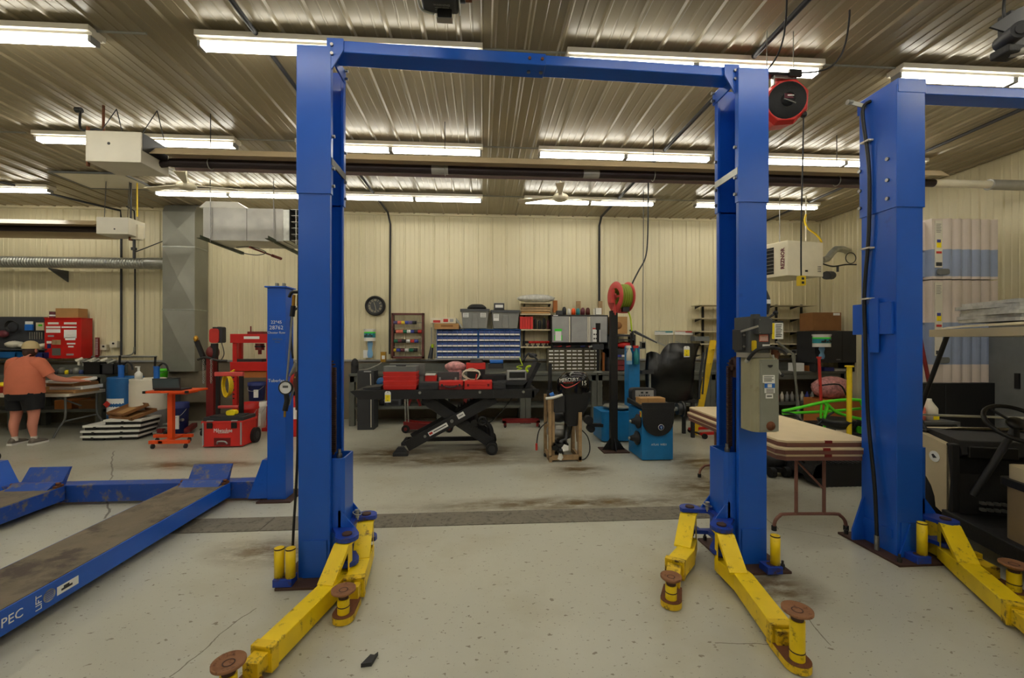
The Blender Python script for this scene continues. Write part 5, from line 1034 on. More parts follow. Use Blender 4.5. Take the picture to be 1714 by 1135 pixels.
case('tool_case', 777, 635, 824, 648, Yf-.01, .26, 'red_case', 'bright red flat case at the table front beside the dark red one', handle=False, latch='red_dark')
case('tool_case', 824, 637, 847, 647.5, Yf, .26, 'charcoal', 'small black flat case at the table front near the wheel chock', handle=False)
case('tool_case', 731, 612, 768, 636, 6.5, .2, 'grey_dark', 'dark grey upright tool case behind the dark red case', handle=True, latch='grey_light', lidm='grey_dark')
case('tool_case', 806, 619, 848, 638, 6.5, .3, 'black_tex', 'bulky black case behind the bright red case', handle=False)
c1 = W(780, 616, 6.62); M = MB('sp_salmon')
case('tool_case', 780, 608, 813, 618, 6.62, .2, 'red_case', 'long red case stacked at the back of the table', handle=False, zb=c1.z-.02)
case('tool_case', 787, 601.5, 808, 607.5, 6.66, .12, 'grey_dark', 'small greenish-grey socket box on the long red case', handle=False, zb=W(745, 608, 6.62).z+.004)
case('tool_case', 817, 610, 843, 618, 6.55, .16, 'charcoal', 'small black case on the bulky black case', handle=False, zb=W(745, 619, 6.5).z+.01)
M = MB('black_tex'); bz = c1.z-.02; a, b = W(782, 0, 6.6), W(812, 0, 6.6); M.box(a.x, b.x, 6.6, 6.84, zt+.002, bz-.002); one(M, 'tool_case', 'black box under the long red case at the back of the table', 'case')
a = W(831, 606, 6.6); M = MB('blue_bright'); zz = W(745, 610, 6.55).z+.008; M.rbox(a.x-.1, a.x+.1, 6.57, 6.69, zz+.0, zz+.055, .02, 'x'); one(M, 'blue_roll', 'blue rolled case on the small black case', 'tool roll', bevel=.008)
a = W(762, 611, 6.66); M = MB('pinkwrap'); M.sphere((a.x, 6.7, a.z-.03), (.16, .11, .085), n=20, m=12, jit=.12); M.box(a.x-.1, a.x+.1, 6.62, 6.8, zt+.002, a.z-.08); one(M, 'plastic_bag', 'clear bag of pink rags at the back of the lift table', 'bag')
t = thing('rope_coil', 'off-white coiled rope on the lift table behind the red cases', 'rope', tuple(W(788, 636, 6.45)))
M = MB('offwhite'); c = W(789, 627, 6.4)
M.tube([(c.x+(.13+.02*math.sin(i*2.3))*math.cos(i*.78), 6.4+.012*i+.02*math.sin(i), c.z-.01+(.075+.015*math.cos(i*1.7))*math.sin(i*.78)) for i in range(42)], .009, n=6, smooth_path=2)
M.tube([(c.x-.06, 6.38, c.z-.07), (c.x-.15, 6.34, c.z-.1), (c.x-.2, 6.33, zt+.012)], .01, smooth_path=3); M.build('coil', t)
M = MB('sp_red'); M.bar((c.x+.06, 6.33, zt+.1), (c.x+.08, 6.33, c.z+.01), .03, .02); M.build('strap', t)
M = MB('red_case'); a, b = W(711, 629, 6.4), W(730, 636, 6.4); M.box(a.x, b.x, 6.45, 6.6, zt+.002, a.z); M.use('white').box(a.x, b.x-.02, 6.44, 6.58, a.z, a.z+.02); M.use('charcoal').box(a.x, b.x, 6.445, 6.45, zt+.002, zt+.03); one(M, 'parts_box', 'small red and white box between the black case and the grey case', 'box')
M = MB('charcoal'); a, b = W(615, 644, 6.3), W(640, 639, 6.3); M.add([(a.x-.05, 6.25, zt+.003), (b.x, 6.2, zt+.003), (b.x, 6.6, zt+.003), (a.x+.04, 6.6, zt+.003), (a.x-.05, 6.25, zt+.02), (b.x, 6.2, zt+.05), (b.x, 6.6, zt+.06), (a.x+.04, 6.6, zt+.04)], [(3, 2, 1, 0), (4, 5, 6, 7), (0, 1, 5, 4), (1, 2, 6, 5), (2, 3, 7, 6), (3, 0, 4, 7)]); one(M, 'folded_mat', 'dark folded mat on the left end of the lift table', 'mat')
M = MB('blue_drum'); a = W(636, 632, 6.5); M.sphere((a.x, 6.62, zt+.072), (.08, .08, .07), n=14, m=8, jit=.15); one(M, 'blue_cloth', 'crumpled blue cloth left of the red tool box', 'cloth')
t = thing('battery_charger', 'grey charger box with dark panel resting near the wheel chock', 'charger', (.5, 6.5, zt+.12))
M = MB('grey_light'); a, b = W(849, 623, 6.3), W(881, 634, 6.3); M.box(a.x, b.x, 6.3, 6.5, zt+.113, a.z+.02); M.build('box', t, bevel=.01)
M = MB('black'); M.box(a.x+.03, b.x-.02, 6.293, 6.3, zt+.15, a.z-.0); M.build('panel', t)
M = MB('lime'); pts = [(870, 599, 8.2), (872, 605, 8.1), (875, 612, 8.0)]; q = [W(x, y, z) for x, y, z in pts]
c = W(869, 616, 7.9); q += [Vector((c.x+.05*math.cos(i*1.2), c.y+.05*math.sin(i*1.2), c.z-.012*i+.05)) for i in range(14)]; M.tube(q, .009, n=6); one(M, 'coiled_air_hose', 'lime coiled air hose hanging behind the wheel chock', 'hose')
M = MB('lime'); c = W(886, 618, 7.9); M.torus(c, .055, .022, (0, 1, .2)); M.tube([c+Vector((0, 0, -.06)), c+Vector((-.02, 0, -.16)), c+Vector((-.03, 0, -.2))], .012); one(M, 'reel_clamp', 'round lime spring clamp hanging behind the wheel chock', 'clamp')
# under and behind the table
t = thing('side_cabinet', 'dark grey cabinet standing by the left bench leg under the clock', 'cabinet', tuple(W(612, 710, 8.0)))
a, b = W(598, 621, 8.0), W(626, 710, 8.0); M = MB('charcoal'); M.box(a.x, b.x, 8.0, 8.32, .0, a.z); M.build('body', t, bevel=.006)
M = MB('plastic_white'); M.tube([(b.x-.06, 7.99, a.z-.05), (b.x-.05, 7.985, .7), (b.x-.05, 7.985, .3), (b.x-.05, 7.99, .05)], .008); M.build('white_cord', t)
M = MB('grey_light'); bx(M, 609, 621, 621, 623, 7.99, .02); M.build('label', t)
t = thing('floor_jack', 'dark red trolley jack lying under the scissor lift table', 'floor jack', tuple(G(720, 728)))
p = G(715, 722); M = MB('red_dark'); M.prism([(p.x-.4, .06), (p.x+.3, .05), (p.x+.38, .1), (p.x+.3, .14), (p.x-.1, .16), (p.x-.4, .2)], p.y-.12, p.y-.09); M.prism([(p.x-.4, .06), (p.x+.3, .05), (p.x+.38, .1), (p.x+.3, .14), (p.x-.1, .16), (p.x-.4, .2)], p.y+.09, p.y+.12); M.box(p.x-.35, p.x+.25, p.y-.1, p.y+.1, .08, .14); M.build('frame', t, bevel=.004)
for dx in (-.36, .4):
    for dy in (-.14, .12): M = MB('rubber'); M.cyl((p.x+dx, p.y+dy, .07), (p.x+dx, p.y+dy+.04, .07), .07, n=18); M.use('red_dark').cyl((p.x+dx, p.y+dy-.005, .07), (p.x+dx, p.y+dy, .07), .03, n=12); M.build('wheel', t)
M = MB('galv'); M.cyl((p.x-.38, p.y, .18), (p.x-.42, p.y+.1, 1.0), .015, n=8); M.build('handle', t)
M = MB('galv'); M.cyl((p.x-.32, p.y-.05, .15), (p.x-.36, p.y, .9), .013, n=8); M.build('lever', t)
M = MB('red_dark'); p = W(690, 695, 8.2)
t = thing('jack_stand', 'red jack stand on the lower bench shelf behind the lift table', 'jack stand', (p.x, 8.5, .36))
for s in (-1, 1): M = MB('red_dark'); M.bar((p.x, 8.5, .66), (p.x+s*.12, 8.42, .361), .04, .03); M.build('leg', t)
M = MB('red_dark'); M.cyl((p.x, 8.5, .5), (p.x, 8.5, .72), .03, n=8); M.build('post', t)
for x, lb in ((872, 'long dark red creeper frame on the floor behind the lift table'),):
    p = W(x, 695, 8.1); M = MB('red_dark'); M.box(p.x-.35, p.x+.35, 8.0, 8.04, .09, .13); M.box(p.x-.35, p.x+.35, 8.24, 8.28, .09, .13); M.box(p.x-.35, p.x-.3, 8.0, 8.28, .09, .13); M.box(p.x+.3, p.x+.35, 8.0, 8.28, .09, .13); M.use('rubber')
    for dx in (-.32, .32):
        for yy in (8.02, 8.26): M.cyl((p.x+dx, yy, .03), (p.x+dx+.03, yy, .03), .03, n=10)
    M.use('red_dark').box(p.x-.33, p.x-.28, 8.0, 8.03, .02, .12); M.box(p.x+.28, p.x+.33, 8.0, 8.03, .02, .12); one(M, 'creeper', lb, 'creeper')
sh = [('charcoal', 640, 690), ('grey_dark', 660, 694), ('black_tex', 716, 690), ('charcoal', 742, 688), ('grey', 650, 692), ('purple_red', 792, 688), ('charcoal', 820, 688)]
wds = ['black', 'dark grey', 'matt black', 'charcoal', 'grey', 'maroon', 'smaller charcoal']; wh = ['left of the upright handles', 'beside the black part at the left', 'right of the red jack stand', 'behind the scissor arms', 'at the far left under the bench', 'right of the scissor arms', 'under the right end of the table']
for i, (m_, x, y) in enumerate(sh):
    p = W(x, y, 8.6); M = MB(m_); r = .07+.025*(i % 3); q = .36
    if i % 2: M.rbox(p.x-r*1.6, p.x+r*1.6, 8.5, 8.75, q+.001, q+r*2, .02); M.use('charcoal').box(p.x-r, p.x+r, 8.49, 8.5, q+.03, q+r)
    else: M.lathe([(0, 0), (r, 0), (r, r*1.2), (r*.7, r*1.6), (r*.3, r*1.7), (0, r*2)], (p.x, 8.62, q+.001), (p.x, 8.62, 2), n=14)
    one(M, 'spare_part', '%s spare part on the low bench shelf, %s' % (wds[i], wh[i]), 'spare part')
# ================================================================ outboard motor on a wooden stand
t = thing('motor_stand', 'rough wooden stand of upright boards carrying the black outboard motor', 'motor stand', tuple(G(948, 775)))
Yo = 5.72
def wp(px, py): return W(px, py, Yo)
for (x0, y0, x1, Y, nm_) in ((919, 667, 923.5, Yo, 'upright'), (924.5, 667, 929, Yo+.02, 'upright'), (968, 690, 973.5, Yo-.02, 'upright'), (919, 667, 923.5, Yo+.42, 'upright'), (968, 690, 973.5, Yo+.42, 'upright')):
    a, b = W(x0, y0, Yo), W(x1, 775, Yo); M = MB('wood'); M.box(a.x, b.x, Y, Y+.09, .012, a.z); M.build(nm_, t, bevel=.002)
a, b = wp(919, 0), wp(973, 0)
for z0, z1, y in ((wp(948, 773).z, wp(948, 762).z, Yo-.0), (.3, .42, Yo+.4), (wp(948, 692).z, wp(948, 668).z, Yo+.1)):
    M = MB('wood'); M.box(a.x, b.x if z0 < .5 else wp(940, 0).x, y, y+.04, max(.02, z0), z1); M.build('cross_board', t, bevel=.002)
for x in (a.x, b.x-.04): M = MB('wood'); M.box(x, x+.04, Yo-.02, Yo+.5, .0, .07); M.build('runner', t)
M = MB('wood'); M.bar((b.x, Yo+.42, .75), (b.x-.02, Yo+.1, .25), .04, .06); M.build('brace', t)
t = thing('outboard_motor', 'black outboard boat motor with white lettering on its cowl', 'outboard motor', tuple(G(948, 775)))
cx, cy = wp(962, 640).x, Yo+.1
def ring(cx_, z, rx, ry, n=20, e=2.6):
    return [(cx_+rx*math.copysign(abs(math.cos(2*PI*i/n))**(2/e), math.cos(2*PI*i/n)), cy+ry*math.copysign(abs(math.sin(2*PI*i/n))**(2/e), math.sin(2*PI*i/n)), z) for i in range(n)]
def skin(M, rings, sm=True):
    n = len(rings[0]); v = [q for r in rings for q in r]
    M.add(v, [(i*n+j, i*n+(j+1) % n, (i+1)*n+(j+1) % n, (i+1)*n+j) for i in range(len(rings)-1) for j in range(n)], sm)
    M.add(v, [tuple(range(n-1, -1, -1)), tuple(range((len(rings)-1)*n, len(rings)*n))]); return M
z = lambda py: wp(960, py).z
M = MB('black_gloss'); skin(M, [ring(cx-.0, z(659), .21, .15), ring(cx-.0, z(650), .225, .16), ring(cx, z(638), .22, .16), ring(cx+.01, z(630), .19, .14), ring(cx+.015, z(624), .14, .1), ring(cx+.02, z(621.5), .06, .04)]); cw = M.build('cowl', t)
M = MB('white'); M.text('MERCURY', .072, (cx-.09, cy-.162, z(635.5)), rx=PI/2, ry=.06, ex=.006, sx=.8); M.build('lettering', cw); M = MB('white'); M.text('15', .085, (cx+.11, cy-.166, z(641)), ex=.006, sx=.9); M.build('number', cw); M = MB('sp_red'); M.text('FourStroke', .028, (cx-.1, cy-.166, z(640)), ex=.005); M.build('small_lettering', cw)
M = MB('pink_red'); M.tube([(cx-.2, cy-.155, z(642)), (cx-.13, cy-.172, z(648)), (cx-.02, cy-.17, z(644)), (cx+.06, cy-.168, z(637))], .007, n=6, smooth_path=5, rads=[.003, .009, .007, .002]); M.build('swoosh', cw)
M = MB('galv'); M.tube([(cx-.07, cy-.12, z(631)), (cx-.06, cy-.13, z(625)), (cx-.02, cy-.11, z(623.5))], .006, smooth_path=4); M.build('cowl_handle', cw)
M = MB('black_tex'); skin(M, [ring(cx+.01, z(657), .235, .15), ring(cx+.02, z(664), .215, .14), ring(cx+.02, z(680), .18, .12), ring(cx-.0, z(697), .135, .1), ring(cx-.03, z(714), .085, .08)]); M.build('mid_case', t)
M = MB('black_gloss'); skin(M, [ring(cx-.06, z(710), .06, .07), ring(cx-.09, z(735), .05, .055), ring(cx-.17, .28, .055, .08), ring(cx-.2, .14, .05, .1), ring(cx-.2, .05, .02, .1)]); M.build('drive_leg', t)
M = MB('black_gloss'); gz = wp(948, 752).z+.02; gx = wp(936, 0).x; M.lathe([(0, -.2), (.04, -.16), (.055, -.05), (.05, .05), (.035, .14), (0, .16)], (gx, cy-.05, gz-.02), (gx, cy-1, gz-.02), n=18); M.prism([(gx-.1, gz-.0), (gx+.1, gz-.0), (gx+.12, gz+.06), (gx-.08, gz+.07)], cy-.15, cy+.1); M.build('gear_case', t)
for i in range(3):
    a = i*2.1+.5; M = MB('white' if i != 1 else 'black'); c = Vector((gx, cy-.2, gz-.02)); u = Vector((math.cos(a), 0, math.sin(a))); r = Vector((-math.sin(a), 0, math.cos(a)))
    pp = [c+u*.03-r*.02, c+u*.03+r*.02+Vector((0, .03, 0)), c+u*.09+r*.045+Vector((0, .035, 0)), c+u*.125+r*.01, c+u*.1-r*.04-Vector((0, .01, 0))]; M.add(pp+[p+Vector((0, .006, 0)) for p in pp], [(0, 1, 2, 3, 4), (9, 8, 7, 6, 5)]+[(k, (k+1) % 5, 5+(k+1) % 5, 5+k) for k in range(5)]); M.build('propeller_blade', t)
M = MB('white'); M.tube([(wp(913, 0).x, cy-.15, z(666)), (wp(925, 0).x, cy-.18, z(664)), (wp(940, 0).x, cy-.15, z(660))], .018, n=8, smooth_path=4); M.build('tiller_grip', t)
M = MB('charcoal'); M.box(wp(927, 0).x, wp(945, 0).x, cy-.12, cy+.06, z(690), z(662)); M.build('clamp_bracket', t, bevel=.01)
M = MB('blue_bright'); M.cyl((wp(921, 0).x, cy-.1, z(662)), (wp(927, 0).x, cy-.1, z(659)), .03, n=10); M.build('blue_cap', t)
t = thing('spare_engine', 'small grey engine sitting inside the wooden stand', 'engine', (cx-.1, cy+.2, .25))
M = MB('grey_metal'); M.cyl((cx-.17, cy+.22, .08), (cx-.17, cy+.22, .42), .13, n=20); M.lathe([(0, 0), (.16, 0), (.17, .05), (.15, .1), (0, .1)], (cx-.17, cy+.22, .3), (cx-.17, cy+.22, 1)); M.build('engine_block', t)
M = MB('paper'); M.box(cx-.23, cx-.12, cy+.08, cy+.085, .32, .45); M.build('label', t)
M = MB('charcoal'); M.sphere((cx-.16, cy+.22, .55), (.12, .11, .08)); M.cyl((cx-.17, cy+.22, .08), (cx-.17, cy+.22, .0), .08, n=10); M.build('air_cleaner', t)
M = MB('black_tex'); M.cyl((wp(938, 0).x, cy-.1, z(545+15)), (wp(938, 0).x, cy-.1, z(660)), .01) if False else None
p = wp(924, 610); M = MB('black_tex'); M.cyl((p.x+.02, Yo+.3, .9), (p.x+.02, Yo+.3, p.z), .028, n=12); M.cyl((p.x+.02, Yo+.3, .62), (p.x+.02, Yo+.3, .92), .045, n=12); M.cyl((p.x+.02, Yo+.3, .0), (p.x+.02, Yo+.3, .62), .02, n=8); M.cyl((p.x+.02, Yo+.3, .0), (p.x+.02, Yo+.3, .03), .09, n=14); one(M, 'jack_post', 'black telescoping post standing behind the wooden motor stand', 'post')
M = MB('black'); M.tube([(b.x, Yo+.2, .42), (b.x+.12, Yo+.15, .3), (b.x+.14, Yo+.1, .12), (b.x+.05, Yo+.05, .012), (b.x-.1, Yo+.06, .015)], .008, smooth_path=6); one(M, 'fuel_hose', 'black hose looping to the floor right of the wooden stand', 'hose')
M = MB('black'); M.tube([(a and wp(919, 0).x, Yo+.2, .5), (wp(905, 0).x, Yo+.1, .42), (wp(900, 0).x, Yo+.05, .3), (wp(898, 0).x, Yo, .18)], .008, smooth_path=5); M.use('sp_red').cyl((wp(898, 0).x, Yo, .25), (wp(898, 0).x, Yo, .16), .014, n=8); one(M, 'grease_hose', 'black hose with red tip left of the wooden stand', 'hose')
# ================================================================ black post with hose reel
t = thing('reel_post', 'black steel post on a square base plate carrying the red hose reel', 'post', (1.93, 6.25, 0))
p0, p1 = W(1023, 520, 6.2), W(1034, 520, 6.2); px_ = (p0.x+p1.x)/2
M = MB('black'); M.box(px_-.05, px_+.05, 6.2, 6.3, .015, p0.z); M.build('post', t, bevel=.003)
M = MB('rust_dark'); M.box(px_-.19, px_+.19, 6.08, 6.42, 0, .015); M.build('base_plate', t)
for s in (-1, 1):
    M = MB('black'); M.prism([(px_+s*.05, .015), (px_+s*.17, .015), (px_+s*.05, .19)], 6.24, 6.25); M.build('gusset', t)
    M = MB('black'); M.prism([(6.25+s*.05, .015), (6.25+s*.15, .015), (6.25+s*.05, .19)], px_-.005, px_+.005, 'yz'); M.build('gusset', t)
t = thing('hose_reel', 'red hose reel with green-yellow hose on top of the black post', 'hose reel', (1.97, 6.25, p0.z))
c = W(1040, 497, 6.25); ax = Vector((.975, .22, 0)).normalized()
for s, nm_ in ((-.1, 'left'), (.1, 'right')):
    M = MB('pink_red'); q = c+ax*s; M.lathe([(.125, -.006), (.215, -.012), (.225, 0), (.215, .006), (.125, .0)], q, q+ax, n=36); M.lathe([(0, -.004), (.05, -.004), (.05, .0)], q, q+ax, n=12); [M.bar(q, q+(ax.cross(Vector((0, 0, 1)))*math.cos(k*2.09)+Vector((0, 0, 1))*math.sin(k*2.09))*.16, .03, .008, up=ax) for k in range(3)]; M.build('reel_flange', t)
M = MB('cable_green')
for i in range(5): q = c+ax*(-.07+.035*i); M.torus(q, .17, .02, ax, n=32, m=8)
for i in range(4): q = c+ax*(-.052+.035*i); M.torus(q, .15, .022, ax, n=32, m=8)
M.build('wound_hose', t)
M = MB('pink_red'); q = c-ax*.15; M.bar(q+Vector((0, 0, .03)), (px_, 6.25, p0.z-.06), .12, .02, up=ax); M.box(px_-.02, px_+.22, 6.19, 6.33, p0.z-.03, p0.z+.06); M.bar(q+Vector((-.01, 0, -.1)), q+Vector((-.01, 0, .1)), .09, .06, up=ax); M.build('reel_bracket', t, bevel=.004)
M = MB('charcoal'); M.box(px_+.1, px_+.2, 6.12, 6.2, p0.z-.02, p0.z+.05); M.build('hose_guide', t, bevel=.004)
M = MB('lime'); M.tube([(px_+.17, 6.15, p0.z+.02), (px_+.22, 6.15, p0.z-.1), (px_+.24, 6.15, p0.z-.28), (px_+.26, 6.15, p0.z-.38)], .011, smooth_path=4); M.use('charcoal').tube([(px_+.25, 6.15, p0.z-.3), (px_+.27, 6.15, p0.z-.42)], .018); M.build('hose_end', t)
# articulated light, blue tyre changer, balancer
t = thing('tyre_changer', 'blue tyre changer with upright column behind the wheel balancer', 'tyre changer', tuple(G(1045, 742)))
Yc = 6.75
def cp(px, py): return W(px, py, Yc)
M = MB('blue_machine'); a, b = cp(1056, 580), cp(1075, 740); M.box(a.x, b.x, Yc+.1, Yc+.32, .3, a.z); co = M.build('column', t, bevel=.01)
M = MB('blue_machine'); a, b = cp(1008, 690), cp(1060, 746); M.rbox(a.x, b.x+.2, Yc, Yc+.6, .02, a.z, .06); M.build('base', t, bevel=.01)
M = MB('galv_flat'); M.lathe([(0, 0), (.24, 0), (.26, .02), (.24, .04), (0, .05)], (a.x+.35, Yc+.3, a.z+.03), (a.x+.35, Yc+.3, 3), n=8); M.cyl((a.x+.35, Yc+.3, a.z), (a.x+.35, Yc+.3, a.z+.03), .1); M.build('turntable', t)
M = MB('black_tex'); M.bar((cp(985, 0).x, Yc+.05, cp(1000, 712).z), (a.x+.02, Yc+.05, cp(1000, 713).z), .08, .05); M.cyl((cp(986, 0).x, Yc, cp(1000, 704).z), (cp(986, 0).x, Yc+.12, cp(1000, 704).z), .07, n=16); M.cyl((cp(990, 0).x, Yc, cp(1000, 718).z), (cp(990, 0).x, Yc+.12, cp(1000, 718).z), .06, n=16); M.build('bead_breaker', t)
M = MB('galv'); M.cyl((b.x+.35, Yc+.2, .7), (b.x+.35, Yc+.2, 1.1), .022, n=10); M.use('charcoal').box(b.x+.2, b.x+.4, Yc+.15, Yc+.25, 1.08, 1.14); M.build('mount_arm', t)
M = MB('black'); M.bar(W(1054, 553, Yc), W(1063, 556, Yc), .03, .02); M.bar((W(1060, 0, Yc).x, Yc+.1, W(0, 556, Yc).z), (W(1060, 0, Yc).x, Yc+.1, W(0, 582, Yc).z), .03, .03); M.build('top_link', co)
M = MB('grey_dark'); M.hexa([tuple(W(1062, 558, 6.9)), tuple(W(1100, 575, 6.7)), tuple(W(1094, 572, 7.2)), tuple(W(1062, 556, 7.2))], [tuple(W(1062, 553, 6.9)), tuple(W(1100, 573, 6.7)), tuple(W(1094, 569, 7.2)), tuple(W(1064, 553, 7.2))]); M.build('tool_tray', t, bevel=.004)
for k, (x, m_, lb) in enumerate(((1055, 'plastic_white', 'clear spray bottle with white trigger on the blue tyre changer'), (1067, 'teal', 'teal spray bottle with red trigger on the blue tyre changer'))):
    a, b = W(x-5, 592, Yc), W(x+4, 610, Yc); cx_ = (a.x+b.x)/2; tb = thing('spray_bottle', lb, 'bottle', (cx_, Yc+.03, b.z))
    M = MB(m_); r = (b.x-a.x)/2; M.lathe([(0, 0), (r, 0), (r, a.z-b.z), (r*.4, a.z-b.z+.07), (r*.4, a.z-b.z+.09), (0, a.z-b.z+.09)], (cx_, Yc+.04, b.z), (cx_, Yc+.04, 9), n=16); M.build('bottle', tb)
    if k == 0: M = MB('bluewipe'); M.lathe([(r+.001, .0), (r+.001, .06)], (cx_, Yc+.04, b.z), (cx_, Yc+.04, 9), n=16); M.build('liquid', tb)
    M = MB('white' if k == 0 else 'red_case'); zz = a.z+.09; M.box(cx_-.05, cx_+.03, Yc+.02, Yc+.06, zz, zz+.04); M.bar((cx_-.03, Yc+.04, zz), (cx_-.045, Yc+.04, zz-.05), .015, .01); M.build('trigger', tb)
t = thing('wheel_balancer', 'blue wheel balancer machine with a black hood and control panel', 'wheel balancer', (2.35, 5.95, 0))
x0, x1, y0, y1 = 2.15, 2.58, 5.68, 6.22
zt_ = W(1100, 690, y0).z
M = MB('blue_machine'); M.box(x0, x1, y0, y1, .01, zt_+.02); M.use('black_tex').box(x0+.02, x1-.02, y0+.02, y1-.02, 0, .02); M.build('body', t, bevel=.006)
M = MB('black_tex'); hz = W(1100, 674, y0).z
n = 14; P = [(x0-.005, hz), (x1+.005, hz)]+[(x0+.215+.215*math.cos(a), zt_-.06-.26*math.sin(a)**.8) for a in [PI*i/n for i in range(n+1)]]
M.prism(P, y0-.03, y0); M.build('front_apron', t, bevel=.004)
M = MB('black_tex'); M.hexa([(x0-.02, y0-.035, hz-.08), (x1+.02, y0-.035, hz-.08), (x1+.02, y1+.02, hz-.08), (x0-.02, y1+.02, hz-.08)], [(x0-.02, y0-.02, hz-.04), (x1+.02, y0-.02, hz-.04), (x1+.02, y1+.02, hz-.0), (x0-.02, y1+.02, hz-.0)]); M.build('weight_tray', t, bevel=.01)
M = MB('charcoal'); pz = W(1100, 648, y1).z; M.rbox(x0+.0, x0+.36, y1-.14, y1-.0, hz-.02, pz, .05, 'y'); cp_ = M.build('control_panel', t, bevel=.008)
M = MB('grey_light'); M.box(x0+.05, x0+.32, y1-.146, y1-.14, pz-.13, pz-.03); M.use('charcoal'); [M.box(x0+.13+k*.07, x0+.165+k*.07, y1-.15, y1-.146, pz-.075, pz-.05) for k in (0, 1)]; [M.box(x0+.1+k*.035, x0+.12+k*.035, y1-.15, y1-.146, pz-.11, pz-.095) for k in range(5)]; M.build('display', cp_)
M = MB('paper'); M.lathe([(0, 0), (.04, 0), (.04, .003), (0, .003)], (x0+.25, y0-.03, zt_-.2), (x0+.25, y0-1, zt_-.2), n=24); M.use('navy').lathe([(0, .004), (.035, .004)], (x0+.25, y0-.03, zt_-.2), (x0+.25, y0-1, zt_-.2), n=24); M.use('bluewipe').prism([(x0+.235, zt_-.19), (x0+.265, zt_-.185), (x0+.255, zt_-.23)], y0-.036, y0-.034); M.build('round_badge', t)
M = MB('paper'); M.text('ATLAS  WB21', .036, (x0+.235, y0-.002, zt_-.44), ex=.001); M.build('lettering', t)
M = MB('sp_red'); M.box(x0+.0, x0+.02, y0+.02, y0+.04, hz-.14, hz-.11) if False else None
M = MB('yellow_clean'); M.box(x0-.012, x0, y0+.02, y0+.06, hz-.2, hz-.12); M.use('sp_red').box(x0-.016, x0-.01, y0+.025, y0+.055, hz-.18, hz-.135); M.build('power_switch', t)
M = MB('galv'); sz = W(1100, 685, 5.95).z; M.cyl((x1, 5.95, sz), (x1+.28, 5.95, sz), .03, n=14); M.use('steel_dark').cyl((x1+.04, 5.95, sz), (x1+.1, 5.95, sz), .055, n=18); M.cyl((x1+.18, 5.95, sz), (x1+.24, 5.95, sz), .085, n=18); M.cyl((x1+.24, 5.95, sz), (x1+.26, 5.95, sz), .11, n=18); M.build('spindle', t)
for k, (yy, zz) in enumerate(((5.78, .52), (5.82, .28))):
    M = MB('black_tex'); M.lathe([(0, 0), (.09, 0), (.1, .03), (.05, .06), (.03, .12), (0, .12)], (x0, yy, zz), (x0-1, yy, zz), n=18); M.use('galv').cyl((x0-.1, yy, zz), (x0-.14, yy, zz), .02, n=10); M.build('centring_cone', t)
M = MB('cardboard'); a, b = W(1068, 662, 5.85), W(1109, 677, 5.85); m_ = a.x+(b.x-a.x)*.3; M.box(a.x, b.x, 5.76, 5.94, hz-.035, hz+.05); M.use('cardboard_dark').box(m_, m_+.003, 5.758, 5.94, hz-.035, hz+.051); one(M, 'cardboard_box', 'small tan cardboard box on top of the wheel balancer', 'box')
# ================================================================ black panel, ladder, ramps
t = thing('body_panel', 'large glossy black vehicle body panel standing on edge behind the balancer', 'body panel', (3.0, 6.9, .4))
Yp = 6.9
def pp_(px, py, dy=0): q = W(px, py, Yp); return (q.x, q.z)
M = MB('gloss_black_panel')
O = [(1084, 592), (1090, 588), (1099, 590), (1104, 594), (1108, 585), (1115, 576), (1122, 574), (1180, 575), (1182, 579), (1174, 592), (1168, 615), (1165, 640), (1166, 668), (1160, 672), (1086, 668), (1084, 640)]
P = [pp_(*o) for o in O]; n = len(P)
def cur(x): return Yp+.16*((x-3.1)/.5)**2
M.add([(x, cur(x)-.02, z) for x, z in P]+[(x, cur(x)+.02, z) for x, z in P], [])
# fan mesh with columns so that the sheet is truly curved
M = MB('gloss_black_panel'); cols_ = []
def span(x):
    ys = []
    for i in range(n):
        (xa, za), (xb_, zb_) = P[i], P[(i+1) % n]
        if (xa-x)*(xb_-x) <= 0 and abs(xa-xb_) > 1e-6: ys.append(za+(zb_-za)*(x-xa)/(xb_-xa))
    return min(ys), max(ys)
xs = [min(p[0] for p in P)+1e-3+(max(p[0] for p in P)-min(p[0] for p in P)-2e-3)*i/30 for i in range(31)]; v = []
for x in xs:
    lo, hi = span(x)
    for z_ in (lo, lo+(hi-lo)*.5, hi):
        for s in (-.015, .015): v.append((x, cur(x)+s-(.05 if z_ == hi else 0), z_))
f = []
for i in range(30):
    o = i*6; q = o+6
    f += [(o, q, q+2, o+2), (o+2, q+2, q+4, o+4), (o+1, o+3, q+3, q+1), (o+3, o+5, q+5, q+3), (o+4, q+4, q+5, o+5), (o, o+1, q+1, q)]
f += [(0, 2, 3, 1), (2, 4, 5, 3), (180, 181, 183, 182), (182, 183, 185, 184)]
M.add(v, f, True); M.build('panel', t)
M = MB('charcoal'); M.tube([W(1178, 590, Yp+.1), W(1172, 625, Yp+.1), W(1170, 668, Yp+.1)], .02); M.tube([W(1184, 582, Yp+.15), W(1179, 620, Yp+.15), W(1176, 660, Yp+.15)], .015); M.build('rear_rail', t)
a, b = W(1084, 660, Yp), W(1170, 672, Yp)
M = MB('black_tex'); M.box(a.x, b.x, Yp+.05, Yp+.5, b.z-.03, b.z+.02); M.build('bottom_frame', t)
for x in (a.x+.03, b.x-.08):
    for y in (Yp+.08, Yp+.4): M = MB('black_tex'); M.box(x, x+.05, y, y+.05, 0, b.z-.03); M.build('leg', t)
price_tag(1144.5, 579.5, 10, 18.5, Yp-.075, 'white and yellow tag on the glossy black body panel')
t = thing('folding_ladder', 'yellow stepladder leaning behind the tank-side blue post', 'ladder', tuple(G(1168, 700)))
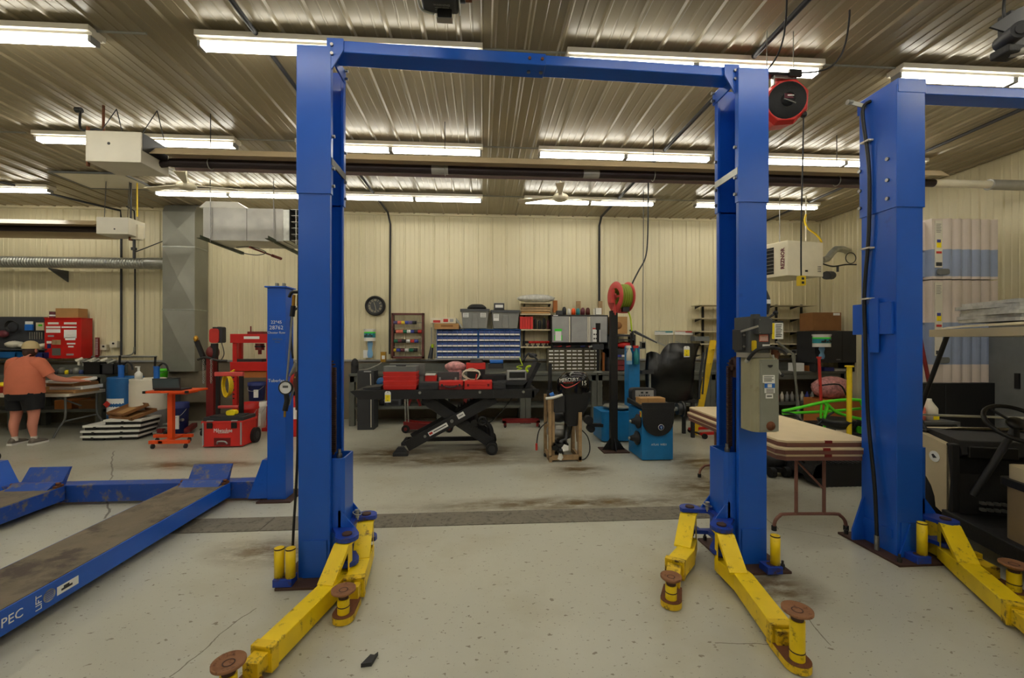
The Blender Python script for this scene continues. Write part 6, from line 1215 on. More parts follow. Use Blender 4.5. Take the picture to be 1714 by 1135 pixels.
for dx, Y in ((0, 7.2), (4, 7.5)):
    M = MB('yellow_ladder'); p, q = W(1192+dx, 570, Y+.25), W(1163+dx, 703, Y); q.z = .01; M.bar(p, q, .07, .025, up=(0, 1, 0)); M.build('side_rail', t)
for i in range(5):
    k = .12+.18*i; p0_, q0_ = W(1192, 570, 7.45), W(1163, 703, 7.2); p1_, q1_ = W(1196, 570, 7.75), W(1167, 703, 7.5); M = MB('yellow_ladder'); M.bar(p0_.lerp(q0_, k), p1_.lerp(q1_, k), .06, .02); M.build('step', t)
M = MB('red'); p = G(1150, 722); M.prism([(p.x-.05, .06), (p.x+.9, .08), (p.x+.9, .13), (p.x+.2, .11), (p.x-.05, .1)], 6.9, 6.95); M.prism([(p.x-.05, .06), (p.x+.9, .08), (p.x+.9, .13), (p.x+.2, .11), (p.x-.05, .1)], 7.3, 7.35); M.box(p.x+.3, p.x+.36, 6.95, 7.3, .08, .12); M.use('rubber'); [M.cyl((p.x+dx, yy, .045), (p.x+dx, yy+.03, .045), .045, n=12) for dx in (0, .85) for yy in (6.86, 7.36)]; M.box(p.x-.02, p.x+.02, 6.86, 7.39, .04, .06); M.box(p.x+.83, p.x+.87, 6.86, 7.39, .04, .1); one(M, 'engine_hoist_base', 'red wheeled hoist legs on the floor right of the balancer', 'hoist')
# ================================================================ left side: benches, red cabinet, drums
for i, (a_, b_, w_) in enumerate(((-160, 20, 'at the far left edge'), (22, 168, 'below the red wall cabinet'))):
    bench(W(a_, 600, 8.4).x, W(b_, 600, 8.4).x, 8.4, 1.0, 'grey steel workbench along the back wall '+w_)
M = MB('board_dark'); bx(M, -60, 530, 78, 602, 9.08, .03); one(M, 'pegboard', 'dark grey pegboard on the wall behind the person', 'pegboard')
t = thing('supply_cabinet', 'red metal supply cabinet covered in stickers on the wall behind the person', 'cabinet', tuple(W(105, 600, 8.7)))
Y = 8.86
M = MB('red'); a, b = W(74.5, 533, Y), W(136, 600, Y); M.box(a.x, b.x, Y, 9.1, b.z, a.z); M.box(a.x-.01, b.x+.01, Y-.01, 9.1, a.z, a.z+.015); M.build('cabinet_body', t, bevel=.004)
st_ = [('white', 80, 539.5, 98, 543), ('white', 107, 539.5, 128, 543), ('white', 77, 546, 101, 549.5), ('paper', 77, 551, 101, 557), ('paper', 103, 546.5, 128, 549), ('paper', 107, 552, 128, 566), ('paper', 109, 565, 126, 569.5), ('grey_light', 80, 561, 90, 564), ('paper', 78, 571, 86, 575), ('navy', 79, 576, 85, 583), ('wood', 87, 569, 101.5, 577), ('bench_grey', 87, 583, 101.5, 595), ('paper', 112, 574, 126, 576.5), ('paper', 114, 579, 123, 581.5), ('grey_light', 111, 592, 123, 595)]
for m_, x0, y0, x1, y1 in st_: M = MB(m_); bx(M, x0, y0, x1, y1, Y-.004, .003); M.build('sticker', t)
M = MB('paper'); M.text('JUSTUS', .05, tuple(W(89, 541, Y-.007)), ex=.001); M.text('JUSTUS', .05, tuple(W(117, 541, Y-.007)), ex=.001); M.build('lettering', t) if False else None
M = MB('red_dark'); a, b = W(150, 565, 9.0), W(158, 598, 9.0); M.box(a.x+.05, b.x+.03, 9.06, 9.08, b.z, a.z); M.use('paper'); [M.box(a.x+.06, b.x+.015, 9.055, 9.06, a.z-.04-i*.03, a.z-.03-i*.03) for i in range(11)]; one(M, 'safety_poster', 'narrow dark red poster on the wall right of the red cabinet', 'poster')
M = MB('cardboard'); a, b = W(93, 516, 8.9), W(131, 531, 8.9); z_ = W(74.5, 533, 8.86).z+.017; M.box(a.x, b.x, 8.9, 9.1, z_, a.z); one(M, 'cardboard_box', 'brown cardboard box on top of the red cabinet', 'box')
a, b = W(80, 522, 8.95), W(92, 531, 8.95); M = MB('sp_maroon'); r = (b.x-a.x)/2; M.cyl(((a.x+b.x)/2, 9.0, z_), ((a.x+b.x)/2, 9.0, a.z), r, n=18); M.use('paper').lathe([(r+.001, .03), (r+.001, .06)], ((a.x+b.x)/2, 9.0, z_), ((a.x+b.x)/2, 9.0, 9), n=18); M.use('charcoal').cyl(((a.x+b.x)/2, 9.0, a.z), ((a.x+b.x)/2, 9.0, a.z+.006), r*1.03, n=18); one(M, 'paint_can', 'dark red can beside the cardboard box on the red cabinet', 'can')
M = MB('black'); [M.torus(W(21, 547, 9.0)+Vector((0, -.01*i, 0)), .1+.008*i, .01, (0, 1, .05*i)) for i in range(3)]; one(M, 'cable_coil', 'black cable coil hanging on the dark pegboard', 'cable')
M = MB('blue_bright'); bx(M, 41, 543, 54, 553, 9.02, .03); M.use('paper'); bx(M, 42, 538, 53, 543, 9.02, .03); one(M, 'parts_packet', 'blue and white packet hanging on the dark pegboard', 'packet')
M = MB('shelf_board'); bx(M, 60, 540, 73, 553, 9.02, .03); M.use('green'); bx(M, 64, 543, 70, 546, 9.01, .01); one(M, 'parts_packet', 'cream packet hanging on the pegboard next to the red cabinet', 'packet')
M = MB('sp_maroon'); c = W(5, 559, 9.0); M.sphere(c, (.1, .05, .07)); one(M, 'work_glove', 'maroon glove hanging at the left end of the pegboard', 'glove')
for i in range(6): M = MB('galv_flat'); a, b = W(50+i*4, 556, 9.04), W(50+i*4, 568, 9.04); M.bar(a, b, .015, .01, up=(0, 1, 0)); one(M, 'hand_wrench', 'dull steel wrench in the row hanging on the dark pegboard', 'wrench', 'wrenches on the dark pegboard')
def lump(name, x0, y0, x1, y1, Y, m_, label, cat, jit=.26, zb=None, d=.14, grp=None):
    a, b = W(x0, y0, Y), W(x1, y1, Y); M = MB(m_); zb = b.z if zb is None else zb; h = a.z-zb
    M.sphere(((a.x+b.x)/2, Y+d, zb+h*.5), ((b.x-a.x)/2, d, h*.5), n=18, m=10, jit=jit); return one(M, name, label, cat, grp)
def crate(name, x0, y0, x1, y1, Y, d, m_, label, cat, zb=None, grp=None, open_=True):
    a, b = W(x0, y0, Y), W(x1, y1, Y); zb = b.z if zb is None else zb; M = MB(m_)
    if open_:
        M.box(a.x, b.x, Y, Y+.012, zb, a.z); M.box(a.x, b.x, Y+d-.012, Y+d, zb, a.z); M.box(a.x, a.x+.012, Y, Y+d, zb, a.z); M.box(b.x-.012, b.x, Y, Y+d, zb, a.z); M.box(a.x, b.x, Y, Y+d, zb, zb+.012); M.box(a.x-.012, b.x+.012, Y-.012, Y+.014, a.z-.02, a.z)
    else: M.rbox(a.x, b.x, Y, Y+d, zb, a.z, min(.02, d/4))
    return one(M, name, label, cat, grp)
zb_ = 1.001
lump('paper_bag', 0, 571, 24, 583.5, 8.85, 'plastic_white', 'crumpled white bag on the pegboard shelf at the far left', 'bag')
lump('paper_bag', 23, 574, 40, 583.5, 8.85, 'plastic_white', 'crumpled white bag behind the person\'s cap', 'bag')
lump('paper_bag', 54, 575, 70, 584, 8.85, 'offwhite', 'crumpled off-white bag between the cap and the red cabinet', 'bag')
M = MB('grey_dark'); bx(M, -40, 584, 74, 586, 8.8, .3); one(M, 'wall_ledge', 'dark shelf under the pegboard behind the person', 'shelf')
crate('parts_bin', -6, 589, 26, 600, 8.75, .25, 'blue_drum', 'blue-grey bin under the pegboard at the far left', 'bin', zb=W(10, 600, 8.75).z)
crate('parts_bin', 56, 590, 72, 600, 8.75, .25, 'navy', 'small dark blue bin beside the red cabinet', 'bin')
M = MB('grey_dark'); bx(M, -40, 600.5, 74, 602, 8.7, .34); one(M, 'wall_ledge', 'lower dark shelf carrying the blue bins behind the person', 'shelf')
crate('milk_crate', 140, 606, 168, 624, 8.5, .28, 'black', 'black crate of parts on the bench right of the red cabinet', 'crate', zb=zb_)
crate('milk_crate', 170, 609, 190, 624, 8.5, .26, 'charcoal', 'smaller black crate at the right end of the left bench', 'crate', zb=zb_)
for i in range(9):
    x = 130+i*7; a = W(x, 600+(i % 3)*1.5, 8.6); M = MB('galv_flat' if i % 3 else 'plastic_white'); M.cyl((a.x-.03, 8.6+.03*(i % 2), a.z-.05), (a.x+.05, 8.65, a.z+.0), .028, n=10); M.cyl((a.x, 8.62, a.z-.03), (a.x+.01, 8.62, a.z-.13), .02, n=8)
    one(M, 'engine_part', 'dull metal engine part piled in the black crates beside the red cabinet', 'engine part', 'engine parts in the black crates')
for i in range(7):
    a = W(84+i*8, 616, 8.55); M = MB(('steel_dark', 'charcoal', 'bench_grey', 'tag_yellow', 'grey_dark', 'galv_flat', 'blue_bin')[i]); r = .035+.01*(i % 3); M.lathe([(0, 0), (r, 0), (r, r*1.6), (r*.6, r*2.2), (0, r*2.3)], (a.x, 8.6, zb_), (a.x, 8.6, 3), n=12)
    one(M, 'bench_clutter', '%s small container on the bench under the red cabinet' % ('steel', 'charcoal', 'olive grey', 'yellow', 'dark grey', 'silver', 'navy')[i], 'container')
for i, (x, m_, lb) in enumerate(((100, 'wood_orange', 'large brown carton under the left bench'), (140, 'cardboard_dark', 'brown carton under the left bench near its right leg'))):
    a, b = W(x, 680, 8.6), W(x+30, 700, 8.6); M = MB(m_); M.box(a.x, b.x-.02, 8.5, 8.9, .361, a.z+.12); one(M, 'cardboard_box', lb, 'box')
# drums
def drum(cx, cy, r, h, m_, label, lab=None, clear=False):
    t = thing('plastic_drum', label, 'drum', (cx, cy, 0)); M = MB(m_)
    M.lathe([(0, .0), (r*.94, .0), (r*.97, .03), (r, .1), (r*1.0, h*.45), (r*1.012, h*.5), (r, h*.55), (r, h-.1), (r*.98, h-.05), (r*.99, h-.03), (r*.99, h-.005), (r*.94, h), (r*.93, h-.02), (0, h-.02)], (cx, cy, 0), (cx, cy, 9), n=36); d = M.build('drum_body', t)
    if clear: M = MB('grey_light'); M.lathe([(r*1.003, .04), (r*1.004, h*.42)], (cx, cy, 0), (cx, cy, 9), n=36); M.build('liquid_level', d)
    if lab:
        M = MB('paper'); M.lathe([(r*1.004, h*.32), (r*1.004, h*.62)], (cx, cy, 0), (cx, cy, 9), n=10, arc=.2)
        R_ = Matrix.Translation((cx, cy, 0)) @ Matrix.Rotation(lab, 4, 'Z') @ Matrix.Translation((-cx, -cy, 0)); M.v = [R_ @ v for v in M.v]; 
        M.use('sp_red'); a_ = lab+1.0; q = Vector((cx+r*1.02*math.sin(-.45), cy-r*.93, h*.52)); M.prism([(q.x, q.z-.06), (q.x+.06, q.z), (q.x, q.z+.06), (q.x-.06, q.z)], q.y-.02, q.y-.01); M.build('drum_label', d)
    return t
p = W(195, 700, 8.1); drum(p.x, 8.3, .26, W(195, 632, 8.1).z, 'blue_drum', 'blue plastic drum beside the end of the left bench', lab=PI*1.28)
c1x, h1 = p.x, W(195, 632, 8.1).z
p = W(241, 700, 8.0); h2 = W(241, 634, 8.0).z; drum(p.x, 8.1, .265, h2, 'plastic_white', 'translucent white plastic drum between the blue drum and orange cart', clear=True)
c2x = p.x
def pump(x, y, z, label, m_='blue_bright'):
    t = thing('drum_pump', label, 'pump', (x, y, z)); M = MB(m_); M.cyl((x, y, z), (x, y, z+.2), .045, n=14); M.cyl((x, y, z+.2), (x, y, z+.23), .05, n=14); M.build('body', t)
    M = MB('black'); M.tube([(x+.02, y, z+.21), (x+.1, y, z+.28), (x+.17, y, z+.24), (x+.2, y, z+.14)], .016, smooth_path=4); M.bar((x-.04, y, z+.1), (x-.02, y+.0, z+.4), .03, .02); M.build('handle_and_spout', t)
pump(c1x-.04, 8.25, h1-.015, 'blue hand pump standing on the blue drum')
pump(c2x+.14, 8.1, h2-.015, 'blue hand pump standing on the white drum')
t = thing('pump_bottle', 'white pump bottle standing on the white drum', 'bottle', (c2x-.08, 8.0, h2)); x = c2x-.09
M = MB('white'); M.lathe([(0, 0), (.055, 0), (.055, .11), (.03, .14), (.02, .15), (0, .15)], (x, 8.0, h2-.018), (x, 8.0, 9), n=18); M.build('bottle', t); M = MB('white'); M.cyl((x, 8.0, h2+.13), (x, 8.0, h2+.2), .018, n=10); M.box(x-.05, x+.02, 7.985, 8.015, h2+.2, h2+.22); M.build('pump_head', t)
def bucket(px, py0, py1, r, Y, m_, label, lab=True, zb=None, hnd=True):
    c = W(px, py1, Y); zb = c.z if zb is None else zb; h = W(px, py0, Y).z-zb; t = thing('bucket', label, 'bucket', (c.x, Y+r, zb)); cy = Y+r
    M = MB(m_); M.lathe([(0, 0), (r*.86, 0), (r*.97, h*.8), (r*1.04, h*.82), (r*1.04, h*.86), (r, h*.88), (r*1.03, h), (r*.98, h), (r*.84, .02), (0, .02)], (c.x, cy, zb), (c.x, cy, zb+1), n=24); b = M.build('pail', t)
    if lab: M = MB('paper'); M.box(c.x+r*.1, c.x+r*.62, cy-r*1.0, cy-r*.86, zb+h*.2, zb+h*.62); M.build('label', b)
    if hnd: M = MB('galv'); M.tube([(c.x-r, cy, zb+h*.85), (c.x-r*.7, cy-r*.8, zb+h*.62), (c.x, cy-r*1.12, zb+h*.55), (c.x+r*.7, cy-r*.8, zb+h*.62), (c.x+r, cy, zb+h*.85)], .004, n=6, smooth_path=4); M.build('bail_handle', t)
    return t
bucket(264, 618, 633, .1, 8.35, 'green', 'green pail behind the blue hand pump on the white drum', lab=False)
M = MB('grey_dark'); p = W(264, 634, 8.35); M.box(p.x-.14, p.x+.2, 8.3, 8.65, 0, p.z-.002); one(M, 'oil_cabinet', 'dark low cabinet behind the white drum under the green pail', 'cabinet')
bucket(289, 676, 712, .15, 7.75, 'navy', 'dark blue bucket with a white label behind the orange cart', zb=0)
bucket(423, 641, 672, .14, 7.9, 'navy', 'blue bucket under the red shop press, the upper one', zb=W(423, 672, 7.9).z)
bucket(428, 673, 703, .12, 7.95, 'white', 'white bucket under the red shop press', zb=0)
bucket(408, 676, 708, .15, 7.4, 'red', 'red bucket beside the yellow cord under the press', zb=0, lab=False)
# orange cart with laptop
t = thing('diagnostic_cart', 'orange rolling cart with a single pole and H-shaped base', 'cart', tuple(G(284, 742)))
Yc = 7.0; p = W(284, 745, Yc)
M = MB('orange'); a, b = W(280, 660, Yc), W(288, 735, Yc); M.box(a.x, b.x, Yc, Yc+.07, .08, W(284, 660, Yc).z); M.build('pole', t)
M = MB('orange'); a, b = W(243, 658, Yc-.15), W(318, 658, Yc-.15); zt_ = a.z; M.box(a.x, b.x, Yc-.2, Yc+.28, zt_, zt_+.03); M.box(a.x+.3, b.x-.1, Yc-.1, Yc+.2, zt_-.03, zt_); M.use('black'); [M.box(x-.02, x+.02, Yc-.21, Yc-.17, zt_-.004, zt_+.034) for x in (a.x+.02, b.x-.02)]; M.build('top_tray', t, bevel=.004)
for y, x0, x1 in ((Yc-.2, 248, 315), (Yc+.24, 256, 321)):
    a, b = W(x0, 742, y), W(x1, 742, y); M = MB('orange'); M.box(a.x, b.x, y, y+.05, .075, .125); M.build('base_bar', t, bevel=.003)
    for x in (a.x+.05, b.x-.05): M = MB('charcoal'); M.cyl((x-.012, y+.02, .035), (x+.012, y+.02, .035), .035, n=14); M.box(x-.015, x+.015, y+.01, y+.03, .03, .075); M.build('caster', t)
M = MB('orange'); M.box(p.x-.03, p.x+.03, Yc-.2, Yc+.29, .08, .12); M.build('base_link', t)
t = thing('laptop', 'dark laptop standing open on the orange cart, seen from behind', 'laptop', tuple(W(284, 650, 6.95)))
a, b = W(259, 633, 6.9), W(305, 653, 6.9); zz = zt_+.031
M = MB('charcoal'); M.rbox(a.x, b.x, 6.88, 7.13, zz, zz+.02, .012); M.build('keyboard_base', t)
M = MB('screen').use('charcoal'); M.hexa([(a.x, 6.86, zz+.02), (b.x, 6.86, zz+.02), (b.x, 6.875, zz+.02), (a.x, 6.875, zz+.02)], [(a.x+.02, 6.82, a.z), (b.x+.01, 6.82, a.z), (b.x+.01, 6.835, a.z), (a.x+.02, 6.835, a.z)]); M.use('screen').hexa([(a.x+.01, 6.858, zz+.03), (b.x-.01, 6.858, zz+.03), (b.x-.01, 6.86, zz+.03), (a.x+.01, 6.86, zz+.03)], [(a.x+.03, 6.818, a.z-.01), (b.x, 6.818, a.z-.01), (b.x, 6.82, a.z-.01), (a.x+.03, 6.82, a.z-.01)]); M.build('lid', t)
# red rolling tool box with handle
t = thing('rolling_toolbox', 'red wheeled tool box with tall pull handle and white script lettering', 'tool box', tuple(G(375, 748)))
Yt = 6.82; a, b = W(338, 702, Yt), W(406, 748, Yt)
M = MB('red_case'); M.rbox(a.x, b.x, Yt, Yt+.4, .02, a.z-.03, .03); M.use('red_case').box(a.x-.01, b.x+.01, Yt-.008, Yt+.41, a.z-.07, a.z-.03); bd = M.build('bin', t, bevel=.008)
M = MB('charcoal'); M.rbox(a.x+.0, b.x-.0, Yt+.01, Yt+.4, a.z-.03, a.z+.02, .03); M.box(a.x+.08, b.x-.08, Yt+.05, Yt+.35, a.z+.02, a.z+.035); M.build('lid', t, bevel=.006)
w_ = b.x-a.x
for s in (.2, .8): M = MB('black'); M.box(a.x+w_*s-.04, a.x+w_*s+.04, Yt-.022, Yt-.002, a.z-.14, a.z-.05); M.use('grey_light').box(a.x+w_*s-.045, a.x+w_*s+.045, Yt-.018, Yt+.03, a.z-.035, a.z-.02); M.build('latch', t, bevel=.004)
for x in (a.x+.01, b.x-.03): M = MB('grey_light'); M.box(x, x+.02, Yt-.012, Yt-.002, .04, a.z-.05); M.build('side_trim', t)
M = MB('grey_light'); M.tube([(a.x+w_*.38, Yt-.002, .06), (a.x+w_*.42, Yt-.03, .1), (a.x+w_*.58, Yt-.03, .1), (a.x+w_*.62, Yt-.002, .06)], .012, smooth_path=3); M.use('red_dark').box(a.x+w_*.3, a.x+w_*.7, Yt-.006, Yt, .03, .15); M.build('front_grip', t)
M = MB('paper'); M.text('Milwaukee', .085, (a.x+w_*.52, Yt-.004, .26), ex=.001, sx=.75); M.bar((a.x+w_*.4, Yt-.004, .225), (a.x+w_*.66, Yt-.004, .225), .002, .006, up=(0, 0, 1)); M.build('lettering', t)
for x0, x1 in ((358, 364), (397.5, 403.5)): M = MB('black'); c, d = W(x0, 628, Yt+.3), W(x1, 700, Yt+.3); M.box(c.x, d.x, Yt+.34, Yt+.38, a.z, c.z); M.build('handle_tube', t)
for y0, y1, x0, x1 in ((623, 630, 358, 405), (679.5, 684, 364, 398)): M = MB('pink_red'); c, d = W(x0, y0, Yt+.32), W(x1, y1, Yt+.32); M.rbox(c.x, d.x, Yt+.33, Yt+.39, d.z, c.z, .015, 'x'); M.build('handle_bar', t)
for x in (b.x-.0, ): M = MB('rubber'); M.cyl((x, Yt+.33, .12), (x+.05, Yt+.33, .12), .12, n=24); M.use('charcoal').cyl((x+.05, Yt+.33, .12), (x+.055, Yt+.33, .12), .06, n=16); M.build('wheel', t)
M = MB('rubber'); M.cyl((a.x-.02, Yt+.34, .1), (a.x+.0, Yt+.34, .1), .1, n=20); M.build('wheel', t)
M = MB('tag_yellow'); c, d = W(383, 686, Yt+.2), W(398, 700, Yt+.2); M.rbox(c.x, d.x, Yt+.12, Yt+.22, a.z+.036, c.z, .03, 'y'); one(M, 'tape_measure', 'yellow tape measure on the lid of the red rolling box', 'tape measure', bevel=.008)
# shop press
t = thing('shop_press', 'red steel shop press with a jack hanging in its frame', 'press', tuple(W(415, 705, 8.2)))
Yp_ = 8.1
def bq(m_, x0, y0, x1, y1, Y, d, nm_): M = MB(m_); bx(M, x0, y0, x1, y1, Y, d); return M.build(nm_, t, bevel=.004)
bq('red', 385, 559, 452, 574, Yp_, .03, 'top_beam'); bq('red', 385, 559, 452, 574, Yp_+.25, .03, 'top_beam'); bq('red', 385, 606, 452, 621, Yp_, .04, 'bed_beam'); bq('red', 385, 606, 452, 621, Yp_+.25, .04, 'bed_beam')
a, b = W(387, 574, Yp_), W(394, 700, Yp_)
for x0, x1 in ((387, 394), (444, 451)):
    for dy in (.04, .2): a, b = W(x0, 560, Yp_), W(x1, 700, Yp_); M = MB('red'); M.box(a.x, b.x, Yp_+dy, Yp_+dy+.06, .05, a.z); M.build('upright', t)
    M = MB('red'); M.box(a.x-.05, b.x+.05, Yp_-.1, Yp_+.45, 0, .06); M.build('foot', t)
for i in range(6): M = MB('black'); q = W(390.5, 632+i*7, Yp_+.03); M.cyl((q.x, Yp_+.035, q.z), (q.x, Yp_+.045, q.z), .014, n=8); M.build('pin_hole', t)
M = MB('red_dark'); q = W(435, 575, Yp_+.15); M.cyl((q.x, q.y, q.z), (q.x, q.y, q.z-.12), .075, n=16); M.cyl((q.x, q.y, q.z-.12), (q.x, q.y, q.z-.2), .03, n=12); M.use('black').cyl((q.x, q.y, q.z-.04), (q.x, q.y, q.z-.07), .085, n=16); M.build('bottle_jack', t)
for x0, x1, y0 in ((411, 418, 563), (421, 434, 563)): M = MB('paper'); bx(M, x0-3, y0, x1, y0+4.5, Yp_-.006, .005); M.build('label', t)
M = MB('red_dark'); q = W(432, 557, Yp_+.15); M.box(q.x-.14, q.x+.14, Yp_+.05, Yp_+.25, W(432, 559, Yp_).z, q.z+.02); M.cyl((q.x-.13, Yp_+.15, q.z), (q.x-.13, Yp_+.15, q.z+.12), .012, n=8); M.build('pump_head', t)
M = MB('steel_dark'); q = W(412, 601, Yp_+.1); M.box(q.x-.14, q.x+.3, Yp_+.05, Yp_+.22, W(412, 606, Yp_).z, q.z-.0); M.build('press_plate', t)
bq('wood_orange', 398, 622, 450, 632, Yp_+.05, .2, 'wood_shelf')
M = MB('yellow_clean'); c = W(378, 646, 7.6)
for i in range(5): M.torus(c+Vector((0, .02*i, .0)), .15-.006*i, .013, (.7, 1+.1*i, 0), n=24, m=6)
M.bar(c+Vector((-.04, .1, .15)), c+Vector((-.02, .28, .2)), .02, .02)
M.v = [Vector((c.x+(v.x-c.x)*.9, v.y, c.z+(v.z-c.z)*1.25)) for v in M.v]; one(M, 'extension_cord', 'yellow extension cord coil hanging behind the red box handle', 'cord')
# engine crane with chains, fuel tank on a stand
t = thing('engine_crane', 'dark red engine crane with two hanging chains left of the press', 'engine crane', tuple(G(352, 705)))
Ye = 8.15
a, b = W(345, 600, Ye), W(357, 690, Ye); M = MB('red_dark'); M.box(a.x, b.x, Ye, Ye+.12, .1, a.z); M.build('mast', t)
M = MB('steel_dark'); M.tube([W(331, 602, Ye), W(345, 598, Ye-.03), W(362, 603, Ye-.03), W(380, 604, Ye)], .02, smooth_path=3); M.build('cross_handle', t)
for x in (340.5, 353.5):
    M = MB('galv')
    for i in range(12): q = W(x, 603+i*3.4, Ye-.06); M.torus(q, .016, .005, (1, 0, 0) if i % 2 else (0, 1, 0), n=10, m=5)
    M.build('chain', t)
for x0, x1 in ((316, 352), (356, 372)): M = MB('red_dark'); p0_, p1_ = G(x0, 716), G(x1, 705); M.bar((p0_.x, Ye-.45, .09), (p1_.x, Ye+.1, .09), .08, .07); M.build('leg', t)
for x in (318, 372): M = MB('rubber'); q = G(x, 718); M.cyl((q.x, Ye-.45, .05), (q.x+.04, Ye-.45, .05), .05, n=14); M.build('caster', t)
M = MB('black_tex'); M.bar(W(329, 570, Ye+.1), W(345, 610, Ye+.1), .07, .06); M.use('brass').sphere(W(328, 567, Ye+.08), (.04, .04, .06)); M.build('hydraulic_ram', t)
t = thing('fuel_tank', 'red portable fuel tank with black caps on top of a dark post', 'fuel tank', tuple(W(361, 575, 8.3)))
a, b = W(350, 550, 8.3), W(366, 574, 8.3); M = MB('pink_red').use('sp_red'); M.rbox(a.x, b.x, 8.3, 8.42, b.z, a.z, .05, 'y'); M.build('tank', t, bevel=.01)
M = MB('charcoal'); c, d = W(362, 547, 8.32), W(372, 574, 8.32); M.rbox(c.x, d.x, 8.32, 8.44, d.z, c.z, .03, 'y'); M.box(W(354, 0, 8.3).x, W(360, 0, 8.3).x, 8.33, 8.4, a.z, a.z+.03); M.build('black_cover', t)
M = MB('black_tex'); q = W(357, 575, 8.35); M.box(q.x-.04, q.x+.05, 8.34, 8.42, 0, q.z); M.box(q.x-.15, q.x+.15, 8.2, 8.6, 0, .02); M.build('stand_post', t)
M = MB('charcoal'); M.tube([W(370, 570, 8.3), W(375, 590, 8.3), W(372, 600, 8.3), W(366, 606, 8.3)], .008, smooth_path=5); M.build('fuel_line', t)
lump('machine_head', 340, 578, 357, 602, 8.3, 'purple_red', 'dark maroon machine head behind the hanging chains', 'machine part', jit=.15)
M = MB('galv'); q = G(318, 712); [M.cyl((q.x+.05*i, 7.75+.05*i, .05+.06*i), (q.x+.3+.05*i, 7.8, .08+.06*i), .025, n=8) for i in range(4)]; one(M, 'exhaust_pipes', 'shiny bent pipes on the floor right of the dark blue bucket', 'pipes')
# trays: stacks on the floor
def tray(x0, x1, y0, y1, z, rz, m_, mb_, label, grp=None, h=.045):
    t = thing('parts_tray', label, 'tray', ((x0+x1)/2, (y0+y1)/2, z), rz, group=grp); cx_, cy_ = (x0+x1)/2, (y0+y1)/2; a, b = (x1-x0)/2, (y1-y0)/2
    M = MB(m_).at((cx_, cy_, z), rz=rz); M.box(-a, a, -b, b, h*.55, h); M.build('lid', t, bevel=.003)
    M = MB(mb_).at((cx_, cy_, z), rz=rz); M.box(-a+.02, a-.02, -b+.02, b-.02, 0, h*.55); M.box(-.02, .02, -b-.001, -b+.02, h*.2, h*.7); M.build('box_bottom', t)
    return t
q = G(157, 738); 
for i in range(3): tray(q.x-.21+.03*(i == 2), q.x+.17, q.y, q.y+.4, .001+i*.085, -.05+.06*i, 'white', 'black', 'white-lidded black case on the floor in the small stack, %s' % ('lowest', 'middle', 'topmost')[i], h=.08)
q = G(203, 737)
for i in range(4): tray(q.x-.28, q.x+.22+.03*i, q.y, q.y+.45, .001+i*.085, .1-.03*i, 'white', 'black', 'white-lidded black case in the taller stack beside the white drum, %s' % ('lowest', 'second', 'third', 'topmost')[i], h=.08)
zt2 = .342
def flatbox(cx_, cy_, z, sx, sy, rz, rx, m_, label, h=.05, name='cardboard_tray', inner='cardboard'):
    M = MB(m_).at((cx_, cy_, z), rz=rz, rx=rx); M.box(-sx, sx, -sy, sy, 0, .01); M.box(-sx, sx, -sy, -sy+.01, 0, h); M.box(-sx, sx, sy-.01, sy, 0, h); M.box(-sx, -sx+.01, -sy, sy, 0, h); M.box(sx-.01, sx, -sy, sy, 0, h); M.use(inner).box(-sx*.5, sx*.5, -sy*.6, sy*.4, .0105, .014); return one(M, name, label, 'tray')
flatbox(q.x-.0, q.y+.25, zt2+.03, .27, .2, -.35, .25, 'cardboard_dark', 'brown cardboard tray tilted on the tall stack of white-lidded cases')
flatbox(q.x-.12, q.y+.3, zt2+.1, .24, .2, -.5, .35, 'cardboard_dark', 'brown cardboard tray topmost on the tall stack by the drums')
# white folding table on the left with its load
t = thing('folding_table', 'white-topped folding table in front of the person', 'table', (-7.1, 7.95, 0))
zt_ = .745; e = W(112, 660, 7.58).x
M = MB('offwhite').use('plastic_white'); M.rbox(-9.3, e, 7.58, 8.33, zt_-.045, zt_, .04, 'z'); M.build('table_top', t, bevel=.006)
for xx in (e+.1,):
    M = MB('grey'); M.tube([(xx-.2, 7.66, zt_-.05), (xx-.2, 7.66, .35), (xx-.28, 7.66, .2), (xx-.35, 7.62, .015)], .016, smooth_path=4); M.tube([(xx-.2, 8.25, zt_-.05), (xx-.2, 8.25, .35), (xx-.12, 8.25, .2), (xx-.0, 8.28, .015)], .016, smooth_path=4); M.tube([(xx-.22, 7.66, .28), (xx-.2, 8.25, .3)], .014); M.bar((xx-.2, 7.95, .5), (xx-.7, 7.95, zt_-.05), .02, .02); M.build('leg_frame', t)
M = MB('grey'); M.tube([(-9.0, 7.66, zt_-.05), (-9.0, 7.66, .015)], .016); M.build('leg', t)
t = thing('red_bowl', 'red bowl at the left end of the white folding table', 'bowl', tuple(W(5, 657, 7.9)))
c = W(6, 650, 7.9); M = MB('sp_red'); M.lathe([(0, 0), (.1, 0), (.15, .1), (.16, .1), (.145, .11), (.09, .01), (0, .01)], (c.x, 7.9, zt_+.001), (c.x, 7.9, 3), n=24); M.build('bowl', t)
M = MB('tag_yellow'); M.sphere((c.x+.02, 7.9, zt_+.13), (.1, .1, .05), n=18, m=8, jit=.08); one(M, 'yellow_cloth', 'yellow cloth heaped in the red bowl', 'cloth')
q = W(106, 655, 7.75)
tr_ = [(.0, .0, .26, .24, .0, 'cardboard', 'brown cardboard tray on the white folding table, lowest of the right stack'), (.06, .03, .25, .22, .04, 'white', 'white box on the white folding table in the right stack'), (.02, .0, .24, .22, -.12, 'cardboard_dark', 'dark cardboard tray near the top of the stack on the folding table')]
z_ = zt_+.001
